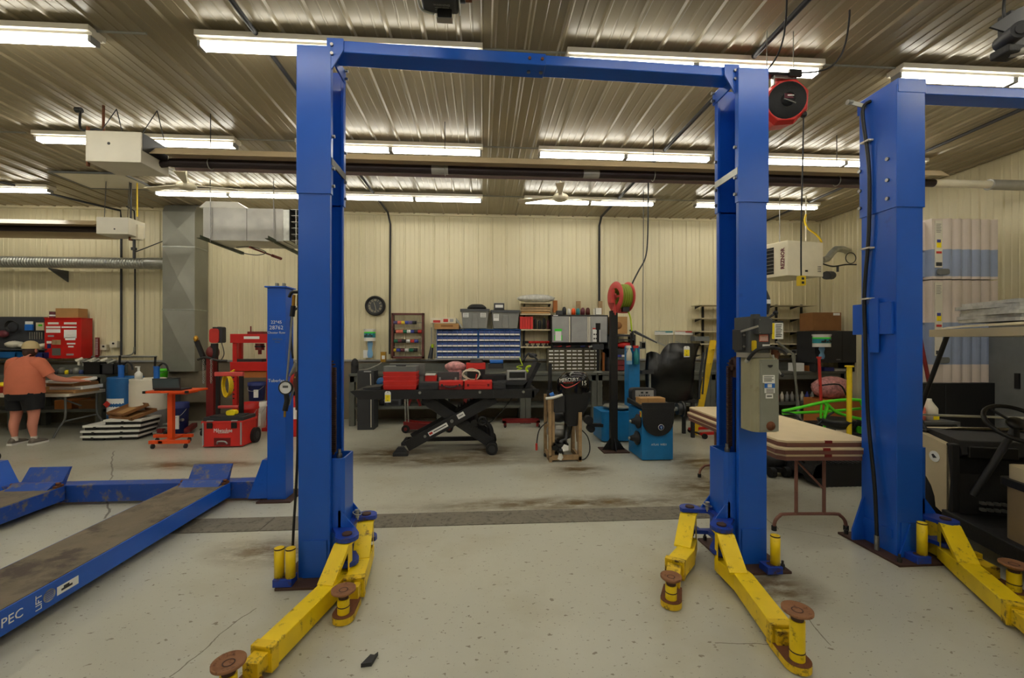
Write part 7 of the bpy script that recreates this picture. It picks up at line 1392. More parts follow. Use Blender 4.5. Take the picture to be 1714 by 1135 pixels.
for dx, dy, sx, sy, rz, m_, lb in tr_:
    M = MB(m_).at((q.x+dx, 7.9+dy, z_), rz=rz); M.rbox(-sx, sx, -sy, sy, 0, .055, .02); M.use('black').box(-sx+.02, sx-.02, -sy-.001, -sy+.01, .01, .02); one(M, 'parts_tray', lb, 'tray', bevel=.003); z_ += .058
M = MB('paper').at((q.x+.08, 7.84, z_+.02), rz=-.25, rx=.12); M.rbox(-.25, .25, -.2, .2, 0, .04, .03); M.use('wood_orange').box(-.2, .2, -.16, .16, .04, .046); one(M, 'parts_tray', 'open white tray with orange-brown lining tilted on top of the stack', 'tray', bevel=.003)
q2 = W(74, 655, 7.75)
for i, (m_, lb) in enumerate((('cardboard', 'small brown carton beside the stack of trays, under the white one'), ('white', 'small white carton beside the stack of trays'))): M = MB(m_); M.box(q2.x-.12, q2.x+.1, 7.85, 8.1, zt_+.001+i*.1, zt_+.099+i*.1); one(M, 'carton', lb, 'box')
# ================================================================ the person at the table (seen from behind)
pp = G(36, 744); PX_, PY_ = 0.0, 0.0
t = thing('person', 'person in tan cap, orange t-shirt and black shorts sorting trays at the folding table', 'person', (0, 0, 0))
def skinned(name, pts, edges, m_, root=0, parent=None, sub=2):
    me = bpy.data.meshes.new(name); me.from_pydata([p[:3] for p in pts], edges, []); me.materials.append(MT[m_])
    o = bpy.data.objects.new(name, me); C.objects.link(o); o.parent = parent; WM[o.name] = WM[parent.name] if parent.type == 'EMPTY' else WM[parent.name]
    sk = o.modifiers.new('skin', 'SKIN'); sk.use_smooth_shade = True; sk.branch_smoothing = .6
    for i, p in enumerate(pts):
        sv = me.skin_vertices[0].data[i]; r = p[3]; sv.radius = (r, r) if not hasattr(r, '__len__') else r; sv.use_root = i == root
    ss = o.modifiers.new('sub', 'SUBSURF'); ss.levels = sub; ss.render_levels = sub
    return o
P_ = []; E_ = []
def nd(x, y, z, r, fr=None):
    P_.append((x, y, z, r)); 
    if fr is not None: E_.append((fr, len(P_)-1))
    return len(P_)-1
pel = nd(0, 0, .86, .15); ab = nd(0, .0, 1.0, .16, pel); ch = nd(0, .02, 1.18, .155, ab); nb = nd(0, .04, 1.34, .085, ch); nk = nd(0, .06, 1.40, .055, nb); hd = nd(.0, .09, 1.47, .075, nk); tp = nd(0, .1, 1.555, .062, hd)
ft = {}
for s, tz in ((-1, 0), (1, 0)):
    hp = nd(s*.11, 0, .78, .125, pel); kn0 = nd(s*.13, -.0, .62, .105, hp); kn = nd(s*.145, .01, .45, .068, kn0); cf = nd(s*.15, -.035, .32, .07, kn); ak = nd(s*.155, -.01, .1, .036, cf); he = nd(s*.155, -.01, .05, .034, ak); to = nd(s*.175, .12, .04, .03, he)
# right arm reaches forward and outward to the trays, left arm bent forward
sh = nd(.2, .03, 1.27, .085, ch); el = nd(.33, .13, 1.03, .052, sh); fa = nd(.42, .26, .985, .042, el); wr = nd(.5, .38, .965, .028, fa); pm = nd(.54, .44, .955, .03, wr)
fing = [((.012, .03), .09), ((.03, .02), .1), ((.04, .0), .095), ((.045, -.02), .08)]
for k, (dx, l) in enumerate((( .02, .075), (.0, .085), (-.018, .08), (-.034, .065))):
    b_ = nd(pm and .56+dx*.9, .475-dx*.4, .95, .0095, pm); m_ = nd(.575+dx, .475+l*.5-dx*.4, .948, .009, b_); nd(.58+dx, .475+l*.9-dx*.4, .93, .008, m_)
th = nd(.515, .465, .95, .011, pm); nd(.50, .50, .935, .009, th)
sh = nd(-.2, .03, 1.27, .085, ch); el = nd(-.31, .1, 1.03, .052, sh); fa = nd(-.3, .25, .96, .042, el); wr = nd(-.24, .38, .93, .028, fa); pm2 = nd(-.21, .44, .92, .03, wr)
for dx, l in ((.02, .065), (.0, .085), (-.018, .08), (-.034, .075)):
    b_ = nd(-.2+dx*.9, .475+dx*.3, .915, .0095, pm2); m_ = nd(-.195+dx, .475+l*.5+dx*.3, .91, .009, b_); nd(-.19+dx, .475+l*.9+dx*.3, .895, .008, m_)
th = nd(-.165, .46, .915, .011, pm2); nd(-.15, .49, .9, .009, th)
skinned('body', P_, E_, 'skin', 0, t)
def oval(cx_, cy_, z, rx, ry, n=24, e=2.2): return [(PX_+cx_+rx*math.copysign(abs(math.cos(2*PI*i/n))**(2/e), math.cos(2*PI*i/n)), PY_+cy_+ry*math.copysign(abs(math.sin(2*PI*i/n))**(2/e), math.sin(2*PI*i/n)), z) for i in range(n)]
def limb(M, pts, cap=True):
    """a sleeve of rings round a bent limb: points with radius"""
    return M.tube([Vector((PX_+a, PY_+b, c)) for a, b, c, r in pts], .1, n=16, smooth_path=3, rads=[p[3] for p in pts])
M = MB('shirt'); R_ = [oval(0, 0, .80, .268, .185), oval(0, 0, .84, .275, .19), oval(0, 0, .93, .268, .2), oval(0, .0, 1.03, .262, .195), oval(0, .01, 1.14, .262, .19), oval(0, .02, 1.24, .245, .165), oval(0, .035, 1.30, .20, .125), oval(0, .045, 1.345, .125, .09), oval(0, .055, 1.375, .075, .07)]
R_ = [[(x+.006*math.sin(14*z+5*(i % 7)), y+.008*math.sin(22*z+i*1.3), z) for i, (x, y, z) in enumerate(r)] for r in R_]; skin(M, R_); sh_ = M.build('t_shirt', t, subsurf=1)
for s in (-1, 1): M = MB('shirt'); limb(M, [(s*.13, .03, 1.26, .1), (s*.2, .03, 1.255, .112), (s*.265, .06, 1.16, .095), (s*.305, .085, 1.085, .088)]); M.build('sleeve', sh_)
M = MB('shorts'); skin(M, [oval(0, 0, .70, .235, .165), oval(0, 0, .76, .262, .18), oval(0, 0, .84, .262, .178)]); so = M.build('shorts', t)
for s in (-1, 1): M = MB('shorts'); limb(M, [(s*.115, 0, .8, .15), (s*.125, 0, .7, .145), (s*.135, 0, .6, .132), (s*.14, 0, .545, .128)]); M.build('shorts_leg', so)
M = MB('hair'); M.sphere((PX_, PY_+.085, 1.47), (.086, .1, .105), n=20, m=12); M.sphere((PX_, PY_+.02, 1.435), (.05, .045, .06)); M.build('hair', t)
M = MB('cap'); M.lathe([(.105, -.0), (.108, .02), (.102, .06), (.08, .1), (.045, .122), (0, .13)], (PX_, PY_+.09, 1.50), (PX_, PY_+.09, 3), n=24)
M.add([(PX_+.1*math.cos(a), PY_+.09+.1*math.sin(a), 1.505) for a in [PI*.15+PI*.7*i/8 for i in range(9)]]+[(PX_+.1*math.cos(a), PY_+.09+.1*math.sin(a)+.08*math.sin((i)/8*PI), 1.49) for i, a in enumerate([PI*.15+PI*.7*i/8 for i in range(9)])], [(i, i+1, 10+i, 9+i) for i in range(8)], True); ca_ = M.build('cap', t)
M = MB('hair'); M.sphere((PX_, PY_-.005, 1.525), (.03, .01, .022)); M.build('cap_opening', ca_)
for s, nm_ in ((-1, 'left'), (1, 'right')):
    M = MB('white_sock'); M.cyl((PX_+s*.155, PY_-.01, .06), (PX_+s*.155, PY_-.01, .13), .042, .043, n=14); M.build('sock', t)
    M = MB('shoe'); x = s*.165; prof = [(-.08, .035, .06), (-.05, .045, .1), (.02, .045, .09), (.09, .05, .065), (.16, .045, .05), (.2, .025, .035)]
    rr = []
    for (dy, hw, hh) in prof: rr.append([(PX_+x+hw*math.cos(a), PY_+dy, .012+hh*.5+hh*.5*math.sin(a)) for a in [2*PI*i/12 for i in range(12)]])
    skin(M, rr); M.use('white').prism([(PX_+x-.045, PY_-.085), (PX_+x+.045, PY_-.085), (PX_+x+.052, PY_+.1), (PX_+x+.03, PY_+.2), (PX_+x-.03, PY_+.2), (PX_+x-.05, PY_+.1)], 0.0, .028, 'xy'); M.build('sneaker', t)
fa_ = MB('skin'); fa_.sphere((PX_, PY_+.175, 1.46), (.016, .02, .018), n=8, m=6); fa_.build('nose', t)
for s in (-1, 1):
    M = MB('white'); M.sphere((PX_+s*.03, PY_+.16, 1.485), .011, n=8, m=6); M.use('hair').sphere((PX_+s*.03, PY_+.169, 1.485), .005, n=6, m=4); M.build('eye', t)
    M = MB('skin'); M.sphere((PX_+s*.086, PY_+.09, 1.47), (.012, .022, .032), n=8, m=6); M.build('ear', t)
M = MB('sp_maroon'); M.sphere((PX_, PY_+.165, 1.43), (.022, .008, .006), n=8, m=4); M.build('mouth', t)
t.location = (pp.x+.05, 7.25, 0); t.scale = (.9, .95, 1.0)
M = MB('rubber'); c = W(1, 769, 6.3); M.lathe([(0, 0), (.06, 0), (.07, .02), (.06, .05), (0, .06)], (c.x, 6.2, .07), (c.x+1, 6.2, .07), n=18); one(M, 'caster_wheel', 'black caster wheel at the far left edge on the floor', 'wheel')
# fire extinguisher and air tools behind the four-post lift
t = thing('fire_extinguisher', 'red fire extinguisher standing behind the small blue post', 'extinguisher', tuple(G(494, 727)))
q = W(494, 727, 7.6); M = MB('red'); M.lathe([(0, 0), (.1, 0), (.105, .02), (.105, .58), (.09, .65), (.04, .7), (0, .7)], (q.x, 7.6, .0), (q.x, 7.6, 3), n=24); M.build('cylinder', t); M = MB('black'); M.box(q.x-.02, q.x+.02, 7.5, 7.62, .7, .76); M.tube([(q.x, 7.6, .74), (q.x+.1, 7.55, .7), (q.x+.12, 7.5, .4)], .014, smooth_path=4); M.build('valve_and_hose', t); M = MB('paper'); M.lathe([(.106, .3), (.106, .5)], (q.x, 7.6, 0), (q.x, 7.6, 3), n=20); M.build('label', t)
Yg = 3.35
t = thing('inflator_gauge', 'round tyre inflator gauge hanging on a steel rod beside the large left post', 'gauge', tuple(W(479, 660, Yg)))
c = W(478.5, 649, Yg); M = MB('charcoal'); M.lathe([(0, -.01), (.05, -.01), (.054, .005), (.05, .012), (.044, .012), (.044, .006), (0, .006)], c, c+Vector((0, -1, 0)), n=28); M.build('case', t)
M = MB('paper'); M.lathe([(0, .0075), (.0435, .0075)], c, c+Vector((0, -1, 0)), n=24); M.use('charcoal'); [M.box(c.x-.02, c.x+.02, c.y-.009, c.y-.008, c.z-.0+i*.006, c.z+.004+i*.006) for i in range(3)]; M.build('dial', t)
M = MB('black_tex'); M.tube([c+Vector((-.0, .01, -.05)), c+Vector((.004, .01, -.1)), W(477, 688, Yg)], .019, n=10); M.use('brass').tube([W(477, 688, Yg), W(476.5, 698, Yg)], .009); M.build('grip', t)
M = MB('galv'); M.tube([W(480, 640, Yg), W(485, 580, Yg), W(489, 530, Yg)], .008, smooth_path=3); M.use('black').tube([W(489, 530, Yg), W(491, 512, Yg)], .018, n=10); M.use('brass').tube([W(491, 512, Yg), W(492, 494, Yg)], .012, n=10); M.use('black').tube([W(484, 498, Yg), W(488, 490, Yg), W(496, 489, Yg), (-1.25, Yg, W(496, 489, Yg).z)], .012, smooth_path=3); M.build('hose_rod', t)
t = thing('air_gun', 'maroon air tool hanging from a thin steel rod against the left post', 'air tool', tuple(W(499, 680, Yg)))
M = MB('galv'); M.tube([W(499, 496, Yg-.02), W(498.5, 560, Yg-.02), W(497.5, 625, Yg-.02)], .007); M.use('brass').tube([W(500, 494, Yg-.02), W(499.5, 512, Yg-.02)], .013, n=10); M.build('rod', t)
M = MB('gun_brown'); M.tube([W(497, 622, Yg-.02), W(497, 640, Yg-.02), W(499, 655, Yg-.02), W(499, 686, Yg-.02)], .02, n=10, rads=[.014, .028, .022, .018]); M.use('galv').tube([W(499, 686, Yg-.02), W(499, 697, Yg-.02)], .009); M.use('brass').sphere(W(495, 632, Yg-.03), .012); M.build('grip', t)
t = thing('air_hammer', 'red air tool with silver trigger hanging behind the gauge', 'air tool', tuple(W(492, 640, Yg+.1)))
M = MB('red_case'); q = W(494, 637, Yg+.08); M.sphere(q, (.035, .05, .055), n=14, m=8); M.build('body', t)
M = MB('galv'); M.tube([W(496, 606, Yg+.06), W(490, 620, Yg+.06), W(486, 630, Yg+.06)], .012, n=8); M.tube([W(494, 608, Yg+.06), W(502, 614, Yg+.06)], .008); M.tube([W(492, 650, Yg+.06), W(487, 665, Yg+.06), W(484, 678, Yg+.06)], .008); M.build('trigger_lever', t)
M = MB('charcoal'); M.tube([W(490, 600, Yg+.06), W(487, 560, Yg+.06), W(492, 520, Yg+.06), (-1.26, Yg, W(494, 505, Yg).z)], .008, smooth_path=4); M.build('hose', t)
M = MB('charcoal'); p = G(617, 1110); M.prism([(p.x-.03, p.y-.03), (p.x+.02, p.y-.025), (p.x+.035, p.y+.05), (p.x+.02, p.y+.03), (p.x, p.y+.035)], .001, .02, 'xy'); one(M, 'plastic_shard', 'small dark plastic shard on the floor in the foreground', 'debris')
# ================================================================ right side
t = thing('wall_shelf_unit', 'tall open shelving with pale boards in the right back corner', 'shelves', tuple(W(1300, 600, 8.9)))
for i, y in enumerate((510, 532, 554, 575, 592)):
    for x0, x1 in ((1170 if y < 580 else 1250, 1367 if y < 520 else 1363),):
        M = MB('shelf_board'); a, b = W(x0, y, 8.75), W(x1, y+2, 8.75); M.box(a.x, b.x, 8.75, 9.1, b.z, a.z); M.build('shelf_board', t)
        for x in (1177, 1300, 1342):
            q = W(x, y+2, 8.75); M = MB('black'); M.prism([(9.1, b.z), (8.8, b.z), (9.1, b.z-.06)], q.x-.006, q.x+.006, 'yz'); M.build('shelf_bracket', t)
for x in (1177, 1300, 1342): M = MB('black'); bx(M, x-1.5, 510, x+1.5, 600, 9.09, .03); M.build('upright', t)
for i in range(8):
    m_ = ('grey', 'galv_flat', 'charcoal', 'grey_light', 'offwhite', 'steel_dark', 'grey', 'charcoal')[i]; a, b = W(1312+i*6.6, 585+(i % 3), 8.85), W(1317.5+i*6.6, 591.7, 8.85); M = MB(m_); M.box(a.x, b.x, 8.82, 9.0, b.z, a.z); one(M, 'shelf_box', '%s small box on the lowest corner shelf, place %s from the left' % (('grey', 'silver', 'charcoal', 'light grey', 'cream', 'steel', 'second grey', 'second charcoal')[i], ('one', 'two', 'three', 'four', 'five', 'six', 'seven', 'eight')[i]), 'box')
crate('shelf_box', 1163, 563, 1188, 571, 8.8, .2, 'grey', 'long grey tube box lying at the left end of the corner shelves', 'box', open_=False)
crate('shelf_box', 1330, 608, 1347, 620, 8.4, .2, 'paper', 'white carton on the bench behind the oil tank', 'box', open_=False, zb=1.001)
t = thing('dark_cabinet', 'black wall cabinet in the right corner with a wipes tub on its front', 'cabinet', tuple(W(1400, 605, 8.3)))
a, b = W(1364, 554, 8.2), W(1438, 607, 8.2); M = MB('charcoal'); M.box(a.x, b.x, 8.2, 8.7, b.z, a.z); M.use('black').box(W(1410, 0, 8.2).x-.006, W(1410, 0, 8.2).x+.006, 8.197, 8.2, b.z, a.z); M.use('grey'); bx(M, 1400, 601, 1407, 603, 8.196, .004); M.build('cabinet_body', t, bevel=.006)
for x in (a.x+.05, b.x-.1): M = MB('charcoal'); M.box(x, x+.05, 8.25, 8.6, 1.0, b.z); M.build('support', t)
wipes(1373, 560, 1398, 581, 7.98, 'white tub of blue wipes on the front of the black corner cabinet', .24)
a, b = W(1361, 523, 8.25), W(1408, 553.5, 8.25); M = MB('wood_orange').use('cardboard_dark'); M.box(a.x, b.x, 8.25, 8.62, b.z, a.z); M.use('paper'); bx(M, 1395, 524, 1406, 528, 8.245, .004); one(M, 'cardboard_box', 'orange-brown carton on the black corner cabinet', 'box')
for i in range(8):
    m_ = ('red_case', 'plastic_white', 'plastic_clear', 'plastic_clear', 'grey_light', 'plastic_white', 'sp_blue', 'plastic_clear')[i]; x = 1309+i*8.5; a, b = W(x-2.8, 650, 8.45), W(x+2.8, 666, 8.45); r = (b.x-a.x)/2; M = MB(m_); M.lathe([(0, 0), (r, 0), (r, .13), (r*.4, .17), (r*.4, .2), (0, .2)], ((a.x+b.x)/2, 8.6, .361), ((a.x+b.x)/2, 8.6, 3), n=12)
    one(M, 'fluid_bottle', '%s bottle on the low shelf behind the folding tables, place %s from the left' % (('red', 'white', 'clear', 'second clear', 'grey', 'second white', 'blue', 'third clear')[i], ('one', 'two', 'three', 'four', 'five', 'six', 'seven', 'eight')[i]), 'bottle')
for x0, x1, y0, m_, lb in ((1355, 1364, 612, 'wood_orange', 'tan pot on the right bench'), (1380, 1397, 615, 'sp_blue', 'blue tray on the right bench'), (1398, 1418, 617, 'white', 'white tray on the right bench beside the blue one')): crate('bench_item', x0, y0, x1, 624, 8.4, .2, m_, lb, 'tray', open_=False, zb=1.001)
lump('plastic_bag', 1375, 632, 1440, 670, 7.6, 'pinkwrap', 'large clear bag of pink rags beside the yellow tube', 'bag', jit=.08, d=.22)
M = MB('wood_orange'); a, b = W(1375, 668, 7.6), W(1440, 668, 7.6); M.box(a.x, b.x, 7.5, 8.05, .0, a.z-.02); one(M, 'wood_crate', 'low brown crate under the bag of pink rags', 'crate')
M = MB('galv_flat'); p = W(1328, 592, 7.3); M.tube([W(1326, 590, 7.3), (W(1342, 690, 7.3).x, 7.3, .0)], .018); M.tube([W(1330, 592, 7.35), (W(1336, 690, 7.35).x-.0, 7.35, .0)], .015); M.tube([W(1300, 572, 7.3), W(1326, 592, 7.3)], .02); one(M, 'tripod_stand', 'thin grey metal stand legs behind the oil tank', 'stand')
M = MB('sp_red'); q = W(1371, 597, 6.6); M.cyl((q.x+.05, 6.6, .3), (q.x, 6.6, q.z-.03), .022, n=10); M.cyl((q.x, 6.6, q.z-.03), (q.x, 6.6, q.z), .035, n=10); M.use('black').tube([(q.x, 6.6, .9), (q.x+.3, 6.55, .92), (q.x+.42, 6.55, .75)], .013, smooth_path=4); M.box(q.x-.1, q.x+.2, 6.5, 6.8, 0, .3); one(M, 'long_jack', 'dark jack with a tall red handle behind the green frame', 'jack')
# green kart frame, yellow tube
t = thing('kart_frame', 'bright green tubular kart frame behind the stacked tables', 'kart frame', (4.3, 5.9, 0))
Yk = 5.9; k_ = lambda x, y, d=0: W(x, y, Yk+d)
def gt(pts, r=.022, nm_='frame_tube', m_='green'): M = MB(m_); M.tube(pts, r, n=10, smooth_path=4); return M.build(nm_, t)
gt([k_(1310, 688), k_(1340, 682), k_(1380, 673), k_(1420, 669), k_(1440, 670)]); gt([k_(1378, 672), k_(1384, 680), k_(1380, 698)], .025); gt([k_(1384, 676), k_(1400, 690), k_(1425, 698), k_(1445, 702)]); gt([k_(1310, 692, .5), k_(1360, 690, .5), k_(1395, 688, .5), k_(1440, 684, .5)]); gt([k_(1395, 715), k_(1410, 714), k_(1425, 710), k_(1428, 703)], .03); gt([k_(1440, 670), k_(1448, 690), k_(1445, 712)]); gt([k_(1375, 672), k_(1374, 690), k_(1374, 700)], .015)
gt([k_(1310, 690), k_(1330, 694), k_(1345, 708), k_(1365, 712), k_(1380, 700), k_(1395, 690)], .014, 'black_bar', 'charcoal')
M = MB('black'); a = k_(1400, 706); M.lathe([(0, 0), (.1, .0), (.2, .05), (.24, .13), (.2, .15), (0, .06)], (a.x, a.y, a.z-.1), (a.x, a.y, 3), n=20); M.build('seat', t)
for x, d in ((1330, -.1), (1428, -.1), (1340, .8), (1436, .8)): M = MB('rubber'); q = k_(x, 770, d); M.torus((q.x, q.y, .16), .11, .05, (0, 1, 0), n=20, m=8); M.use('green').cyl((q.x, q.y-.05, .16), (q.x, q.y+.05, .16), .06, n=12); M.build('wheel', t)
M = MB('charcoal'); p0_, p1_ = k_(1330, 0, -.1), k_(1428, 0, -.1); M.cyl((p0_.x, Yk-.1, .16), (p1_.x, Yk-.1, .16), .02, n=8); M.cyl((p0_.x+.1, Yk+.75, .16), (p1_.x+.1, Yk+.75, .16), .02, n=8); M.build('axle', t)
for x in (1380, 1420): a = k_(x, 690); M = MB('green'); M.tube([(a.x, Yk, .18), (a.x, Yk, a.z)], .018, n=8); M.build('upright', t)
M = MB('yellow_clean'); a, b = W(1415, 612, 5.7), W(1421, 698, 5.7); M.cyl((b.x, 5.7, 0.0), (a.x+.06, 5.7, a.z), .032, n=14); M.cyl((a.x+.06, 5.7, a.z-.02), (a.x+.06, 5.7, a.z), .055, n=14); one(M, 'yellow_tube', 'tall yellow tube with flanged top standing by the green frame', 'tube')
t = thing('tracked_machine', 'black tracked walk-behind machine on the floor behind the stacked tables', 'machine', tuple(G(1400, 805)))
q = G(1410, 815); M = MB('rubber')
L_ = .62
for sy in (0, .42):
    M = MB('rubber'); M.rbox(q.x-.35, q.x+L_-.1, q.y+sy, q.y+sy+.14, .0, .26, .12, 'y', 6)
    M.build('track', t)
    M = MB('rubber')
    for i in range(14): x = q.x-.25+i*.055; M.box(x, x+.025, q.y+sy-.006, q.y+sy+.146, -.0, .006); M.box(x, x+.025, q.y+sy-.006, q.y+sy+.146, .255, .272)
    M.build('tread', t)
M = MB('black_tex'); M.box(q.x-.3, q.x+.5, q.y+.14, q.y+.42, .12, .42); M.prism([(q.x-.35, .1), (q.x-.25, .45), (q.x-.2, .45), (q.x-.22, .1)], q.y+.0, q.y+.56); M.build('body', t, bevel=.01)
t = thing('auger_unit', 'black wheeled machine part with yellow tip under the stacked tables', 'machine', tuple(G(1300, 795)))
q = G(1300, 797); M = MB('black_tex'); M.lathe([(0, 0), (.05, 0), (.09, .05), (.08, .2), (.04, .3), (0, .3)], (q.x-.1, q.y+.1, .14), (q.x+1, q.y+.1, .14), n=16); M.bar((q.x-.02, q.y, .08), (q.x+.2, q.y, .05), .06, .05); M.build('housing', t)
M = MB('rubber'); M.cyl((q.x-.12, q.y-.04, .06), (q.x-.06, q.y-.04, .06), .06, n=16); M.build('wheel', t); M = MB('rubber'); M.cyl((q.x+.06, q.y-.04, .06), (q.x+.12, q.y-.04, .06), .06, n=16); M.build('wheel', t)
M = MB('galv'); M.tube([(q.x-.15, q.y+.1, .14), (q.x-.17, q.y+.08, .25), (q.x-.14, q.y+.05, .32)], .02, smooth_path=3); M.use('yellow_clean').cyl((q.x-.12, q.y+.05, .3), (q.x-.05, q.y+.05, .4), .04, n=10); M.build('chute', t)
# stacked folding tables
c0, c1 = G(1270, 722, .83), G(1436, 716, .83)
def tablestack(i, zt_, dx, dy, lb):
    t = thing('folding_table', lb, 'table', (2.95, 4.3, zt_-.05 if i else 0)); rz = .06
    M = MB('tabletop').at((2.84+dx, 4.22+dy, 0), rz=-rz); x, y, r = .38, .915, .05
    P = [(-x, -y+r), (-x+r, -y), (x-r, -y), (x, -y+r), (x, y-r), (x-r, y), (-x+r, y), (-x, y-r)]
    M.prism(P, zt_-.016, zt_, 'xy'); M.build('table_top', t, bevel=.002)
    M = MB('table_edge').at((2.84+dx, 4.22+dy, 0), rz=-rz); Q = [(a*.995, b*.998) for a, b in P]; M.prism(Q, zt_-.05, zt_-.0165, 'xy'); M.use('red_dark').box(-.02, .04, -y-.003, -y+.01, zt_-.022, zt_+.001); M.build('apron', t)
    return t, rz
for i, (zt_, dx, dy, lb) in enumerate(((.70, .0, .0, 'brown folding table on its legs carrying two folded tables'), (.753, -.02, -.01, 'folded brown table lying on another, middle of the stack'), (.806, .02, .02, 'folded tan-topped table, topmost of the stack'))):
    tt, rz = tablestack(i, zt_, dx, dy, lb)
    if i == 0:
        for yy in (-.72, .72):
            B = Matrix.Translation((2.84, 4.22, 0)) @ Matrix.Rotation(-rz, 4, 'Z')
            M = MB('table_leg'); M.at(base=B)
            for x in (-.12, .12): M.tube([(x, yy, .65), (x, yy, .14)], .014)
            M.tube([(-.31, yy, .02), (-.3, yy, .08), (-.26, yy, .125), (-.2, yy, .14), (.2, yy, .14), (.26, yy, .125), (.3, yy, .08), (.31, yy, .02)], .014, smooth_path=3); M.tube([(-.12, yy, .6), (.12, yy, .35)] if yy < 0 else [(-.12, yy, .5), (.12, yy, .5)], .009); M.use('rubber')
            for x in (-.31, .31): M.cyl((x, yy, .0), (x, yy, .04), .02, n=12)
            M.tube([(-.05, yy, .58), (-.05, yy*.6, .65)], .01); M.build('leg_frame', tt)
# tall ribbed cartons on a black cabinet
Yb_ = 5.5
def ribbed(y0, y1, band, lb, x0=1562, x1=1666, dz=0):
    t = thing('ribbed_carton', lb, 'carton', tuple(W(1610, y1, Yb_))); a, b = W(x0, y0, Yb_), W(x1, y1, Yb_)
    def prof(z0, z1, m_, nm_):
        M = MB(m_); P = []; n = 40; xs_ = W(1578, y0, Yb_).x
        for i in range(n+1): x = xs_+(b.x-xs_)*i/n; P.append((x, Yb_-.03*abs(math.sin(i/n*PI*5.5))))
        P = [(xs_-.1, Yb_+.0), (xs_-.001, Yb_+.0)]+P+[(b.x, Yb_+.5), (xs_-.1, Yb_+.5)]
        M.prism(P, z0, z1, 'xy'); P2 = []; 
        for i in range(13): P2.append((xs_-.1-.06+.0-.02*abs(math.sin(i/12*PI*2)), Yb_+.5-.5*i/12))
        M.prism([(xs_-.1, Yb_+.5)]+P2+[(xs_-.1, Yb_)], z0, z1, 'xy')
        M.prism([(xs_-.5, Yb_+.12), (xs_-.35, Yb_+.06), (xs_-.16, Yb_+.08), (xs_-.16, Yb_+.5), (xs_-.5, Yb_+.5)], z0, z1-.03, 'xy')
        return M.build(nm_, t)
    zb1, zb0 = W(1610, band[0], Yb_).z, W(1610, band[1], Yb_).z
    prof(zb1, a.z, 'corr_white', 'upper_section'); prof(zb0, zb1, 'corr_blue', 'blue_band'); prof(b.z, zb0, 'corr_white', 'lower_section')
    xs_ = W(1564, y0, Yb_).x; xe_ = W(1576, y0, Yb_).x; M = MB('plastic_white'); M.box(xs_, xe_, Yb_-.012, Yb_-.003, zb1-.0, a.z-.03)
    M.use('tag_yellow').box(xs_+.02, xe_-.02, Yb_-.016, Yb_-.012, zb1+.02, zb1+.12); M.use('sp_blue').box(xs_+.02, xe_-.03, Yb_-.018, Yb_-.016, zb1+.09, zb1+.13); M.use('sp_red').box(xs_+.015, xe_-.015, Yb_-.016, Yb_-.012, zb1-.06, zb1-.03); M.use('plastic_white').box(xs_, xe_, Yb_-.012, Yb_-.003, zb0+.12, zb1); M.use('charcoal').box(xs_+.01, xe_-.01, Yb_-.016, Yb_-.012, zb0+.14, zb0+.19)
    M.use('grey'); [M.box(xs_+.015, xe_-.02-.01*(i % 2), Yb_-.0145, Yb_-.012, a.z-.08-i*.022, a.z-.074-i*.022) for i in range(6)]; M.build('label_strip', t)
    M = MB('grey'); M.rbox(xs_+.01, xs_+.19, Yb_-.035, Yb_-.02, zb0+.02, zb0+.1, .03, 'y'); M.build('hand_hole', t)
ribbed(366, 468, (418, 463), 'tall white ribbed carton with blue band, the upper one behind the golf cart')
ribbed(469, 640, (540, 610), 'tall white ribbed carton with blue band, the lower one behind the golf cart')
t = thing('black_cabinet', 'black low cabinet under the ribbed cartons', 'cabinet', tuple(W(1600, 700, 5.45)))
a, b = W(1530, 641, 5.4), W(1668, 700, 5.4); M = MB('black'); M.box(a.x, b.x, 5.4, 6.05, .0, W(1600, 641, 5.4).z-.004); M.use('charcoal').box(a.x+.45, a.x+.46, 5.396, 5.4, .05, a.z-.03); M.build('cabinet_body', t, bevel=.005)
M = MB('grey_dark'); c, d = W(1530, 706, 4.9), W(1600, 706, 4.9); M.box(c.x, d.x, 4.85, 5.35, c.z-.03, c.z); M.use('grey_dark'); [M.box(x, x+.04, y, y+.04, 0, c.z-.03) for x in (c.x, d.x-.04) for y in (4.85, 5.31)]; one(M, 'side_shelf', 'dark metal shelf in front of the black cabinet behind the cart', 'shelf')
for x, m_, lb in ((1562, 'plastic_white', 'translucent jug of yellow fluid behind the cart strut'), (1541, 'sp_salmon', 'reddish jug behind the right-hand blue post')):
    q = W(x, 706, 5.0); r = .085; M = MB(m_); M.lathe([(0, 0), (r, 0), (r, .16), (r*.35, .25), (r*.3, .28), (0, .28)], (q.x, 5.05, q.z+.002), (q.x, 5.05, 3), n=18)
    if m_ == 'plastic_white': M.use('tag_yellow').box(q.x-.03, q.x+.04, 5.05-r-.003, 5.05-r+.01, q.z+.03, q.z+.1)
    one(M, 'fluid_jug', lb, 'jug')
M = MB('red_dark'); M.tube([W(1538, 545, 5.3), W(1543, 580, 5.3), W(1555, 640, 5.3)], .022, smooth_path=4); M.use('red').cyl(W(1537, 560, 5.35), W(1537, 610, 5.35), .03); one(M, 'red_hose', 'dark red hose hanging behind the right-hand blue post', 'hose')
